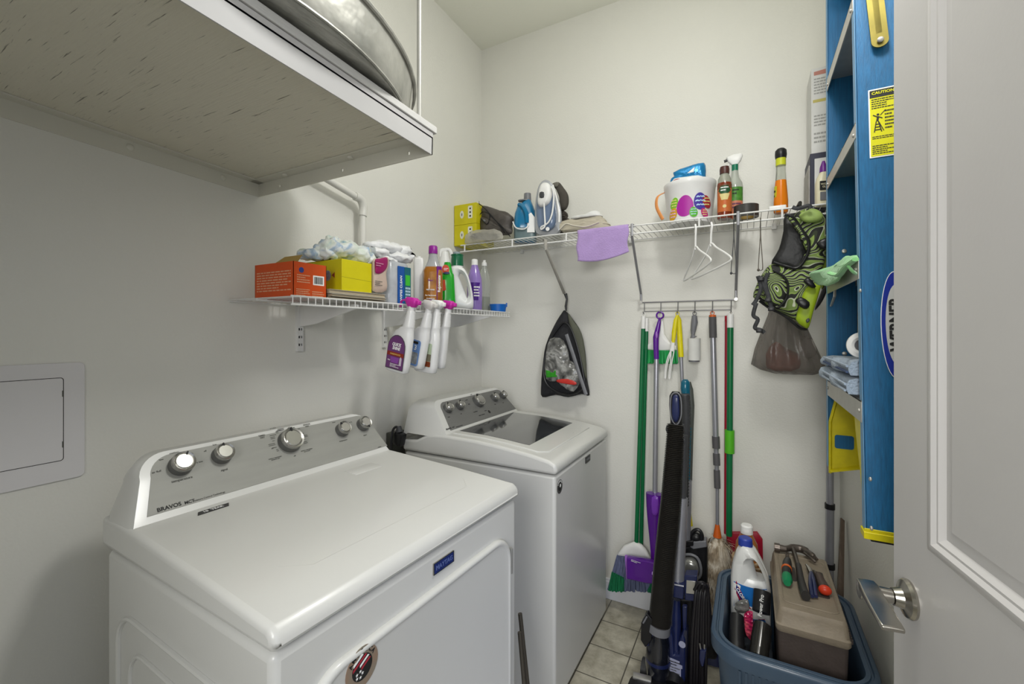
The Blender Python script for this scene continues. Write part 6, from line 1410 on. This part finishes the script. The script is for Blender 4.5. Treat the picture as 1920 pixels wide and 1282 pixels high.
link('white_roll', mb, PLASW, t, w=True); link('grey_core', MB().cyl(c - ax * .028, c + ax * .026, .0162), GREYP, t, w=True)

# corner pole and stick
t = thing('telescopic_pole', 'grey telescopic metal pole with black collars standing in the right back corner', 'pole', (at_y(1557, 1100, 2.30).x, 2.30, 0))
pt, pb = at_y(1556, 700, 2.30), at_y(1555, 1060, 2.30); pd = (pb - pt).normalized(); pe = pt + pd * ((pt.z - .004) / -pd.z)
link('upper_tube', MB().cyl(pt, at_y(1556, 948, 2.30), .0135), SILVP, t, w=True); link('lower_tube', MB().cyl(at_y(1556, 948, 2.30), pe, .0155), SILVP, t, w=True)
for a in (944, 1056): p = at_y(1556, a, 2.30); link('collar', MB().cyl(p, p + pd * .022, .0185), BLACK, t, w=True)
pt = at_x(1577, 970, .325); 
solo('wooden_stick', MB().rings([[pt + Vector((0, 0, 0)), pt + Vector((.012, 0, -.01)), pt + Vector((.012, .02, -.02)), pt + Vector((0, .02, -.01))], [Vector((.27, 1.99, .01)), Vector((.30, 1.99, .01)), Vector((.30, 2.02, .01)), Vector((.27, 2.02, .01))]]), mat('brown_wood', '5f5144', .6, var=.2, vs=20, stretch=(6, 6, 1)), 'dark brown wooden stick leaning in the corner behind the tote', 'stick')

# ================================================================ blue tote with tools
TB = mat('tote_blue', '3f5266', .38, var=.06, vs=12, coat=.15)
tx0, tx1, ty0, ty1, tz = -.112, .322, 1.445, 1.985, .50
tc_ = Vector(((tx0 + tx1) / 2, (ty0 + ty1) / 2, 0)); tw, tl = tx1 - tx0, ty1 - ty0
tote = thing('storage_tote', 'big open blue plastic storage tote filled with tools and cleaners on the floor', 'tote', (tc_.x, tc_.y, 0))
mb = MB()
def tr(w, l, r, z): return [Vector((a, b, z)) for a, b in rrect(w, l, r, n=8)]
rs = [tr(tw * .74, tl * .80, .05, 0), tr(tw * .76, tl * .82, .06, .004), tr(tw * .90, tl * .92, .085, tz - .055), tr(tw * .90, tl * .92, .085, tz - .05), tr(tw * .985, tl * .99, .105, tz - .046), tr(tw * .99, tl * .995, .105, tz - .012), tr(tw * .98, tl * .985, .10, tz - .002), tr(tw * .965, tl * .972, .098, tz),
      tr(tw * .925, tl * .94, .09, tz), tr(tw * .915, tl * .932, .088, tz - .006), tr(tw * .895, tl * .917, .085, tz - .006), tr(tw * .885, tl * .91, .082, tz - .001), tr(tw * .835, tl * .872, .072, tz - .002), tr(tw * .82, tl * .862, .07, tz - .010), tr(tw * .80, tl * .85, .065, tz - .05), tr(tw * .72, tl * .78, .045, .01)]
mb.rings(rs); link('tub', mb, TB, tote, smooth=50)
mb = MB()
for k in range(16):
    x = -tw * .30 + k * tw * .60 / 15; mb.bx(x - .003, x + .003, -tl * .46 - .004, -tl * .44, tz - .20, tz - .058)
link('ribs', mb, TB, tote)
link('handle', MB().box((tw * .47, -tl * .2, tz - .05), (.03, .12, .02), b=.004), TB, tote)
# toolbox
TBX = mat('toolbox_taupe', '857a6a', .55, var=.08, vs=30, bump=.15, bs=120); TBD = mat('toolbox_brown', '4d4440', .55, var=.1, vs=20, bump=.1, bs=120)
bx0, bx1, by0, by1, zt_ = .072, .252, 1.535, 1.945, .622
tb = thing('toolbox', 'taupe plastic toolbox with recessed lid standing inside the blue tote', 'toolbox', ((bx0 + bx1) / 2, (by0 + by1) / 2, .27))
bc = Vector(((bx0 + bx1) / 2, (by0 + by1) / 2, 0)); bw, bl = bx1 - bx0, by1 - by0
def bring(w, l, r, z): return [Vector((a + bc.x, b + bc.y, z)) for a, b in rrect(w, l, r, n=4)]
link('box_body', MB().rings([bring(bw * .88, bl * .93, .01, .27), bring(bw * .97, bl * .98, .012, .562)]), TBD, tb, w=True, smooth=40)
mb = MB(); mb.rings([bring(bw * 1.0, bl, .014, .552), bring(bw * 1.03, bl * 1.01, .014, .558), bring(bw * 1.03, bl * 1.01, .014, .572), bring(bw * .99, bl * .99, .014, .576), bring(bw * .95, bl * .97, .014, .608), bring(bw * .91, bl * .955, .012, zt_ - .003), bring(bw * .89, bl * .945, .012, zt_)])
lidb = link('lid', mb, TBX, tb, w=True, smooth=40)
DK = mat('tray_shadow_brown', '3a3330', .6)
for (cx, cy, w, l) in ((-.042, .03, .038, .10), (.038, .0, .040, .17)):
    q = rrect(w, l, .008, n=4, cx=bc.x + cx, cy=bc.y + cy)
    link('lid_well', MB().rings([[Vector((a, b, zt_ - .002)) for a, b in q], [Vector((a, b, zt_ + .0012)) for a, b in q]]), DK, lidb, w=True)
q = rrect(bw * .78, bl * .80, .02, n=4, cx=bc.x, cy=bc.y); link('lid_rim', MB().tube([Vector((a, b, zt_)) for a, b in q], .003, n=6, closed=True), TBX, lidb, w=True)
mb = MB()
for k in range(34): y = by0 + .01 + k * (bl - .02) / 33; mb.box((bc.x + bw * .515, y, .572), (.006, .006, .012))
link('serrated_edge', mb, DK, lidb, w=True)
link('latch', MB().box((bc.x - bw * .485, bc.y + .02, .545), (.006, .05, .034), b=.003), TBX, tb, w=True)
# hammer
STL = mat('worn_steel', '6a625c', .38, .8, var=.2, vs=20); 
zz = zt_ + .017
def TZ(a, b, z=zz): return at_z(a, b, z)
hm = thing('claw_hammer', 'claw hammer with dark grip lying across the toolbox lid', 'hammer', TZ(1500, 1080, zt_))
link('hammer_face', MB().cyl(TZ(1452, 1025), TZ(1462, 1027), .0155, n=24).cyl(TZ(1462, 1027), TZ(1474, 1029), .0125, .011, n=20), STL, hm, w=True)
link('hammer_head', MB().tube(catmull([TZ(1472, 1029), TZ(1485, 1027), TZ(1502, 1029), TZ(1514, 1035), TZ(1526, 1044, zz + .002)], 4), [.011] * 4 + [.014] * 4 + [.014] * 4 + [.011] * 4 + [.006], n=10), STL, hm, w=True, smooth=50)
link('claw', MB().tube(catmull([TZ(1512, 1034), TZ(1524, 1040, zz), TZ(1532, 1049, zz - .006)], 4), .005, n=8).tube(catmull([TZ(1508, 1036), TZ(1520, 1046, zz), TZ(1529, 1054, zz - .006)], 4), .005, n=8), STL, hm, w=True)
link('shaft', MB().tube([TZ(1487, 1029), TZ(1492, 1045), TZ(1497, 1062)], [.011, .010, .009], n=10, flat=(1, .7)), STL, hm, w=True)
link('grip', MB().tube([TZ(1497, 1060, zz), TZ(1501, 1085, zz), TZ(1506, 1105, zz), TZ(1511, 1117, zz)], [.011, .013, .015, .016], n=14, flat=(1, .8)), mat('rubber_black', '2d2b2a', .5, var=.2), hm, w=True, smooth=50)
# screwdriver with green end
sd = thing('green_tip_screwdriver', 'stubby screwdriver with dark handle, orange band and green end on the toolbox', 'screwdriver', TZ(1474, 1080, zt_))
link('shank', MB().cyl(TZ(1474, 1036, zt_ + .012), TZ(1475, 1052, zt_ + .012), .0022).cyl(TZ(1478, 1036, zt_ + .012), TZ(1479, 1052, zt_ + .012), .0022), STL, sd, w=True)
link('handle', MB().tube([TZ(1477, 1049), TZ(1476, 1056), TZ(1475, 1068), TZ(1475, 1080)], [.010, .014, .0145, .0145], n=16), BLACK, sd, w=True)
link('orange_band', MB().tube([TZ(1475, 1065), TZ(1475, 1068)], .0155, n=16), ORANGE, sd, w=True)
link('green_end', MB().tube([TZ(1475, 1079), TZ(1476, 1088), TZ(1476, 1093)], [.0145, .0155, .010], n=16), mat('green_end', '0a7a4c', .35), sd, w=True)
# pliers / chrome tool and red capped tool
pl_ = thing('blue_handled_pliers', 'small pliers with chrome jaws and navy handles beside the hammer', 'pliers', TZ(1520, 1085, zt_))
link('jaws', MB().tube([TZ(1512, 1058), TZ(1518, 1066), TZ(1521, 1074)], [.004, .008, .007], n=8, flat=(.6, 1)), CHROME, pl_, w=True)
for s in (-3, 4): link('handle', MB().tube(catmull([TZ(1521, 1073), TZ(1522 + s, 1090), TZ(1526 + s, 1118, zt_ + .01)], 4), .0055, n=8), NAVY, pl_, w=True)
rs_ = thing('red_end_tool', 'dark hand tool with bright orange-red end cap on the right of the toolbox lid', 'screwdriver', TZ(1545, 1095, zt_))
link('shank', MB().cyl(TZ(1526, 1070, zt_ + .012), TZ(1535, 1085, zt_ + .012), .004), STL, rs_, w=True)
link('handle', MB().tube([TZ(1535, 1078), TZ(1541, 1092), TZ(1547, 1104)], [.010, .013, .015], n=14), mat('tool_brown', '4a3c36', .5), rs_, w=True); link('end_cap', MB().ell(TZ(1547, 1106, zz), (.018, .013, .015)), mat('signal_red', 'c9381c', .35), rs_, w=True)
# bleach jug
def jug_place(name, label, px, py_top, y, hgt_, **k): p = at_y(px, py_top, y); return thing(name, label, 'jug', (p.x, y, p.z - hgt_), rz=face_cam(p), **k), p
t, p = jug_place('bleach_jug', 'white bleach jug with blue cap and blue and red label standing in the tote', 1407, 1009, 1.780, .30)
out = [(-.95, 0), (-1.0, .05), (-1.0, .50), (-.92, .68), (-.70, .84), (-.42, .93), (-.05, .93), (.22, .88), (.55, .76), (.85, .62), (1.0, .46), (1.0, .05), (.95, 0)]
hole = [(.15, .80), (.34, .76), (.58, .64), (.72, .53), (.70, .47), (.55, .47), (.38, .54), (.24, .64), (.14, .74)]
sx, sz = .063, .30
rs = face_with_hole(None, [(a * sx, b * sz) for a, b in out], [(a * sx, b * sz) for a, b in hole], [(0, 0), (.02, .016), (.10, .032), (.5, .046), (.88, .026), (.97, .014), (1, 0)])
mb = MB(); mb.rings([[Vector((q.x, -q.z, q.y)) for q in r] for r in rs], caps=False, closed=True)
link('body', mb, JW, t, smooth=70); link('belly', MB().loft([(0, sx * .92, .040, 3), (.004, sx * .97, .045, 3), (.145, sx * .97, .048, 3), (.17, sx * .80, .036, 2.6)]), JW, t, smooth=60)
link('cap', MB().lathe([(0, .272), (.023, .272), (.0235, .278), (.022, .296), (.018, .300), (0, .300)], c=(-sx * .25, 0, 0), n=32), mat('cap_blue', '2a3f9c', .4), t)
Ml = frame((0, -.0505, 0), (1, 0, 0), (0, 0, 1)); R_ = .085
decal('blue_label', [(-.055, .02), (.055, .02), (.055, .150), (-.055, .150)], Ml, mat('label_azure', '1f6cb8', .35), t, bend=R_, h=.001)
decal('white_swoosh', [(-.055, .062), (.0, .085), (.055, .074), (.055, .05), (-.055, .035)], Ml, INKW, t, bend=R_, h=.0016)
decal('red_diamond', [(-.046, .155), (-.010, .095), (.004, .075), (-.030, .085), (-.052, .125)], Ml, mat('label_crimson', '9c2440', .35), t, bend=R_, h=.0020); decal('navy_diamond', [(-.044, .145), (-.014, .100), (-.004, .086), (-.027, .094), (-.047, .125)], Ml, mat('label_navy', '1c2c78', .35), t, bend=R_, h=.0024)
text('CLOROX', .014, Ml @ Matrix.Translation((-.025, .112, .0026)) @ Matrix.Rotation(-.95, 4, 'Z'), INKW, t, bold=.02, bend=R_, ext=.0004)
bars(Ml, -.045, .045, .02, .05, 4, mat('label_crimson', '9c2440', .35), t, bend=R_, z=.0014)
# orange-brown bottle in a woven holder
t, p = jug_place('amber_cleaner_jug', 'amber brown bottle with white cap in a wicker holder behind the bleach jug', 1400, 983, 1.891, .33)
link('body', MB().loft([(0, .040, .034, 3), (.004, .043, .037, 3), (.20, .043, .037, 3), (.26, .036, .032, 2.4), (.29, .022, .022, 2), (.305, .018, .018, 2)]), mat('amber_plastic', 'a0642f', .3, var=.1, coat=.3), t, smooth=60)
link('cap', MB().lathe([(0, .298), (.0215, .298), (.021, .325), (.017, .33), (0, .33)]), PLASW, t)
mb = MB()
for k in range(11):
    z = .02 + k * .018; mb.tube([Vector((.047 * math.cos(a), .041 * math.sin(a), z + .003 * math.sin(a * 8 + k * 3.14))) for a in (2 * math.pi * j / 48 for j in range(48))], .006, n=6, closed=True)
link('wicker_holder', mb, mat('wicker', '9c8466', .7, var=.3, vs=50), t)
# black vacuum attachments and a packet
def tubeat(name, label, pts, r, m=BLACK, lip=True):
    t = thing(name, label, 'vacuum attachment', Vector(pts[-1]) - Vector((0, 0, .0)), group=None)
    link('tube', MB().tube(pts, r, n=20), m, t, w=True, smooth=50)
    a, b = Vector(pts[-2]), Vector(pts[-1]); d = (b - a).normalized(); R0 = r[-1] if isinstance(r, list) else r
    if lip: link('collar', MB().cyl(b - d * .02, b + d * .002, R0 * 1.10, n=24), m, t, w=True); link('mouth', MB().cyl(b, b + d * .004, R0 * .85, n=24), DGREY, t, w=True)
    return t
tubeat('round_hose_nozzle', 'black round-mouthed vacuum nozzle lying at the left inside the tote', [at_y(1382, 1155, 1.63), at_y(1381, 1188, 1.58), at_y(1381, 1222, 1.53)], [.021, .022, .024])
w2 = tubeat('vacuum_tool', 'long black vacuum tool with printed side standing between bleach and toolbox', [at_y(1429, 1108, 1.705), at_y(1427, 1148, 1.665)], [.026, .026], lip=False)
text('Power Pro', .016, frame(at_y(1427, 1135, 1.640), Vector((.1, .1, 1)), Vector((-1, .1, .1))), INKW, w2, w=True, bold=.01)
tubeat('chrome_black_nozzle', 'glossy black and chrome vacuum nozzle in the middle of the tote', [at_y(1430, 1172, 1.60), at_y(1426, 1202, 1.56), at_y(1422, 1232, 1.52)], [.026, .027, .024], mat('gloss_black', '2b2a28', .15, .4, var=.2))
t = thing('pod_packet', 'crumpled clear packet of magenta and red pods lying in the tote', 'packet', at_y(1414, 1180, 1.66))
PKM = crinkle('magenta_packet', ['7c1038', 'c2225c', 'd8586a', '8c8a90'], .15, 20, bump=.6)
mb = MB(); mb.pillow(onY([(1396, 1150), (1408, 1144), (1420, 1156), (1422, 1183), (1410, 1200), (1399, 1190), (1395, 1170)], 1.662, 3), (0, -1, 0), .022); mb.shake(.003, 40, 4); mb.clamp((0, None, .010), (1, 1.655, 1.690)); link('packet', mb, PKM, t, w=True, smooth=60)
mb = MB(); mb.pillow(onY([(1378, 1130), (1402, 1125), (1404, 1146), (1382, 1150)], 1.68, 2), (-.2, -.9, .4), .014); mb.shake(.006, 45, 5); link('clear_flap', mb, PK, t, w=True, smooth=60)
link('inner_floor', MB().box((tc_.x, tc_.y, .262), (tw * .70, tl * .76, .012)), TB, tote) if False else None
solo('folded_fabric', MB().box((tc_.x - .0, tc_.y, .235), (tw * .56, tl * .66, .05), b=.005).bx(tx0 + .070, bx0 - .004, ty0 + .08, ty1 - .085, .262, .372), mat('dark_filler', '2b3038', .7, var=.3), 'dark folded fabric lying at the bottom of the tote', 'fabric')

# ================================================================ vacuum cleaners
HOSE = mat('hose_black', '2a2825', .35, var=.15); 
def hose(mb, pts, r, pitch=.007, n=20, amp=.10):
    P = catmull(pts, 24); L = 0; out = [P[0]]; 
    # resample evenly
    Q = [P[0]]; acc = 0
    for a, b in zip(P, P[1:]):
        d = (b - a).length
        while acc + d >= pitch / 2:
            f = (pitch / 2 - acc) / d; a = a.lerp(b, f); Q.append(a); d = (b - a).length; acc = 0
            if d < 1e-9: break
        acc += d
    rr = [r * (1 + amp * (1 if i % 2 else -1)) if not callable(r) else r(i / len(Q)) * (1 + amp * (1 if i % 2 else -1)) for i in range(len(Q))]
    return mb.tube(Q, rr, n=n)
v1 = thing('upright_vacuum', 'navy and black upright vacuum with fat corrugated hose and coiled cord, nearest of the two', 'vacuum cleaner', (at_y(1262, 1270, 1.80).x, 1.80, 0))
Yv = 1.86
link('handle_shell', MB().tube([at_y(a, b, Yv) for a, b in ((1267, 734), (1267, 742), (1267, 760), (1268, 780), (1268, 797))], [.014, .024, .0255, .024, .022], n=18, flat=(1, .8)), BLACK, v1, w=True, smooth=60)
link('handle_insert', MB().pillow(onY([(1261, 745), (1267, 740), (1273, 745), (1274, 780), (1267, 792), (1260, 780)], Yv - .018, 3), (0, -1, 0), .016), NAVY, v1, w=True, smooth=60)
link('handle_rim', MB().tube(onY([(1258, 745), (1267, 736), (1276, 745), (1277, 780), (1268, 796), (1258, 780)], Yv - .016, 4), .0028, closed=True), GREYP, v1, w=True)
link('hose_hook', MB().tube(onY([(1252, 797), (1250, 806), (1256, 815)], Yv, 4, False), .004).tube(onY([(1281, 795), (1282, 806), (1277, 818), (1283, 825), (1279, 835)], Yv, 4, False), .005), DGREY, v1, w=True)
link('hose', hose(MB(), [at_y(a, b, y) for a, b, y in ((1267, 795, 1.86), (1265, 830, 1.85), (1262, 880, 1.84), (1258, 940, 1.83), (1252, 1000, 1.82), (1246, 1060, 1.81), (1241, 1120, 1.80), (1236, 1172, 1.79))], lambda f: .031 + .007 * min(1, f * 2)), HOSE, v1, w=True, smooth=80)
link('hose_cuff', MB().cyl(at_y(1236.5, 1168, 1.79), at_y(1235, 1182, 1.79), .042, .043, n=28), GREYP, v1, w=True)
link('upper_wand', MB().tube([at_y(1282, 815, 1.90), at_y(1279, 935, 1.89)], .0165, n=16), DGREY, v1, w=True)
link('silver_wand', MB().tube([at_y(1279, 932, 1.89), at_y(1270, 1096, 1.87)], [.0215, .026], n=24), SILVP, v1, w=True, smooth=60)
def vbox(name, pts, y, d, m, parent=v1, bev=.003, w=True, nrm=(0, 1, 0)):
    P = [at_y(a, b, y) for a, b in pts]
    for p in P: p.z = max(p.z, .012)
    mb = MB(); mb.rings([P, [p + Vector(nrm) * d for p in P]]); return link(name, mb, m, parent, w=w, bev=bev)
vbox('wand_clamp', [(1256, 1093), (1282, 1098), (1281, 1124), (1254, 1118)], 1.83, .07, NAVY)
link('clamp_trim', MB().tube([at_y(1256, 1094, 1.83), at_y(1282, 1099, 1.83)], .003), SILVP, v1, w=True)
vbox('top_bracket', [(1283, 1079), (1307, 1079), (1306, 1128), (1284, 1125)], 1.87, .05, NAVY); vbox('silver_tag', [(1287, 1088), (1304, 1090), (1304, 1114), (1286, 1112)], 1.866, .005, ALU, bev=.001)
link('body_column', MB().tube([at_y(1269, 1124, 1.86), at_y(1268, 1160, 1.85), at_y(1267, 1235, 1.83)], [.014, .019, .016], n=14), NAVY, v1, w=True, smooth=60)
vbox('left_strut', [(1253, 1126), (1260, 1124), (1258, 1172), (1252, 1175)], 1.87, .03, NAVY); vbox('right_strut', [(1279, 1136), (1288, 1138), (1287, 1184), (1280, 1184)], 1.85, .02, NAVY)
vbox('dark_core', [(1250, 1122), (1300, 1122), (1305, 1300), (1245, 1300)], 1.90, .12, BLACK, bev=.01)
p0 = at_y(1267, 1190, 1.80)
vbox('lower_body', [(1250, 1188), (1256, 1184), (1262, 1195), (1263, 1228), (1273, 1228), (1274, 1198), (1280, 1190), (1285, 1200), (1284, 1330), (1246, 1330)], 1.80, .10, NAVY, bev=.006)
M = frame(at_y(1266, 1259, 1.7985), (1, 0, 0), (0, 0, 1))
lb_ = decal('paper_label', [(-.021, -.085), (.021, -.085), (.021, .020), (.026, .020), (.026, .032), (.016, .034), (.016, .045), (-.019, .048), (-.019, .032), (-.028, .032), (-.026, .020), (-.021, .018)], M, mat('label_lilac', 'a9acc6', .5), v1, w=True, h=.001)
bars(M, -.017, .017, -.08, .02, 10, INKG, lb_, w=True, z=.0014); bars(M, -.02, .02, .022, .042, 2, INK, lb_, w=True, z=.0014)
decal('round_sticker', circ(.0125), frame(at_y(1279, 1208, 1.7985), (1, 0, 0), (0, 0, 1)), mat('label_lilac', 'a9acc6', .5), v1, w=True, h=.001)
CAN = mat('smoky_canister', '171922', .12, var=.15, coat=.6)
mb = MB(); rs = []
for a, b, r in ((1234, 1180, .036), (1234, 1200, .045), (1233, 1240, .047), (1234, 1262, .047), (1236, 1275, .038)):
    c = at_y(a, b, 1.80); rs.append([c + Vector((r * math.cos(k * math.pi / 14), r * math.sin(k * math.pi / 14), 0)) for k in range(28)])
link('dust_canister', mb.rings(rs), CAN, v1, w=True, smooth=60); c = at_y(1234, 1232, 1.80); link('canister_band', MB().cyl(c, c - Vector((0, 0, .012)), .0485, n=28), NAVY, v1, w=True)
# side brush tool clipped on the left
tl_ = vbox('clipped_brush_tool', [(1202, 1168), (1213, 1150), (1223, 1162), (1222, 1200), (1210, 1214), (1201, 1200)], 1.76, .03, BLACK)
link('brush_slots', MB().tube([at_y(1206, 1168, 1.757), at_y(1213, 1156, 1.757)], .003), GREYP, tl_, w=True)
vbox('tool_clip', [(1210, 1205), (1222, 1185), (1228, 1190), (1224, 1206), (1212, 1213)], 1.765, .02, NAVY)
# cord loops
CORD = mat('cord_black', '1e1c20', .4)
mb = MB()
for k in range(6):
    x = 1302 + k * 4.2; y = 1.80 + .008 * (k % 2)
    mb.tube(catmull([at_y(x + 4, 1100, y + .01), at_y(x + 1, 1130, y - .005), at_y(x - 4 + k, 1200, y - .012), at_y(x - 6 + 2 * k * .6, 1270, y - .01), at_y(x - 8 + k, 1330, y)], 6), .0062, n=8)
for k in range(3): mb.tube(catmull([at_y(1302 + k * 8, 1106 + k, 1.80), at_y(1312 + k * 4, 1092 + k * 2, 1.79), at_y(1326, 1102 + k * 4, 1.80), at_y(1329 + k, 1150, 1.80), at_y(1327 + k, 1210, 1.80)], 6), .006, n=8)
mb.clamp((2, .006, None)); link('wrapped_cord', mb, CORD, v1, w=True)
link('cord_hook', MB().box(at_y(1316, 1100, 1.83), (.05, .05, .014), b=.004), BLACK, v1, w=True)
vbox('cord_plug', [(1312, 1220), (1324, 1220), (1322, 1236), (1319, 1250), (1315, 1250), (1311, 1236)], 1.77, .02, NAVY)
link('plug_blades', MB().tube([at_y(1314.5, 1222, 1.78), at_y(1312, 1206, 1.78)], .0025, n=4, flat=(1, .5)).tube([at_y(1321, 1222, 1.78), at_y(1321, 1208, 1.78)], .0025, n=4, flat=(1, .5)), ALU, v1, w=True)
link('plug_cord', MB().tube([at_y(1317, 1248, 1.78), at_y(1317, 1330, 1.78)], .006).clamp((2, .006, None)), CORD, v1, w=True)
# floor head and wheels
mb = MB(); P = at_z(1190, 1262, .11); fc = Vector((at_y(1225, 1282, 1.70).x, 1.70, 0))
mb.loft([(.012, .15, .085, 5), (.05, .15, .09, 5), (.085, .14, .08, 4), (.10, .11, .05, 4)], M=Matrix.Translation((at_y(1248, 1282, 1.70).x, 1.70, 0)))
hd = link('floor_head', mb, BLACK, v1, w=True, smooth=50)
link('head_trim', MB().box(at_z(1204, 1270, .10), (.07, .03, .012), rot=(0, 0, .15), b=.004), ALU, hd, w=True)
for dx in (-.11, .10): c = Vector((at_y(1262, 1282, 1.84).x + dx, 1.86, .045)); link('wheel', MB().cyl(c - Vector((.015, 0, 0)), c + Vector((.015, 0, 0)), .044, n=28), DGREY, v1, w=True)
link('neck', MB().tube([Vector((at_y(1262, 1282, 1.78).x, 1.78, .07)), Vector((at_y(1266, 1282, 1.86).x, 1.86, .10))], .045, n=16), BLACK, v1, w=True)

v2 = thing('teal_vacuum', 'teal and black upright vacuum with slim ribbed hose standing behind the navy one', 'vacuum cleaner', (at_y(1305, 1100, 2.13).x, 2.13, 0))
Y2 = 2.12
link('handle', MB().tube([at_y(a, b, Y2) for a, b in ((1285, 711), (1285, 716), (1285, 728), (1286, 742))], [.010, .019, .021, .018], n=16), TEAL, v2, w=True, smooth=60)
link('handle_back', MB().tube([at_y(a, b, Y2 + .02) for a, b in ((1291, 716), (1294, 730), (1296, 760), (1295, 810), (1293, 900))], [.010, .013, .014, .012, .011], n=12), mat('vac_olive_grey', '4d504c', .4), v2, w=True, smooth=60)
link('hose', hose(MB(), [at_y(a, b, Y2 - .03) for a, b in ((1284, 738), (1286, 770), (1286, 810), (1284, 850), (1283, 900), (1282, 950))], .0195, pitch=.014, amp=.12), DGREY, v2, w=True, smooth=80)
link('teal_strut', MB().tube([at_y(1291, 800, Y2), at_y(1288, 900, Y2)], .010, flat=(1.2, .6)), TEAL, v2, w=True)
link('wand', MB().cyl(at_y(1290, 900, Y2), at_y(1287, 1018, Y2), .0165, .018), SILVP, v2, w=True)
def v2b(name, pts, y, d, m, bev=.004): return vbox(name, pts, y, d, m, v2, bev)
v2b('wand_socket', [(1276, 1014), (1300, 1014), (1300, 1024), (1276, 1024)], Y2 - .02, .06, BLACK)
v2b('upper_body', [(1278, 1026), (1300, 1020), (1322, 1016), (1326, 1030), (1325, 1250), (1276, 1250)], Y2, .055, BLACK, .012)
v2b('grey_trim', [(1294, 1016), (1324, 1014), (1325, 1026), (1300, 1030), (1294, 1026)], Y2 - .012, .05, GREYP)
link('round_vent', MB().tube(onY([(1293, 1010), (1300, 996), (1310, 993), (1316, 1002), (1316, 1014)], Y2, 4, False), .008, n=8).ell(at_y(1305, 1008, Y2 + .01), (.026, .02, .026)), BLACK, v2, w=True)
link('silver_dome', MB().pillow(onY([(1278, 1052), (1290, 1044), (1305, 1050), (1311, 1066), (1308, 1078), (1294, 1084), (1280, 1080)], Y2 - .03, 4), (0, -1, 0), .06, k=(1, .95, .8, .45)), mat('dome_silver', '9a9a96', .25, .6), v2, w=True, smooth=70)
link('dome_rim', MB().tube(onY([(1276, 1048), (1290, 1039), (1307, 1045), (1314, 1064), (1311, 1082), (1294, 1089), (1278, 1086)], Y2 - .03, 4), .006, closed=True), GREYP, v2, w=True)
vbox('base', [(1262, 1180), (1340, 1180), (1345, 1240), (1262, 1240)], 2.05, .12, BLACK, v2, .015)
mb = MB(); c = Vector((at_y(1300, 1200, 2.10).x, 2.11, 0)); mb.loft([(.01, .13, .045, 5), (.05, .13, .045, 5), (.09, .11, .035, 4)], M=Matrix.Translation(c)); link('floor_head', mb, NAVY, v2, w=True, smooth=50)
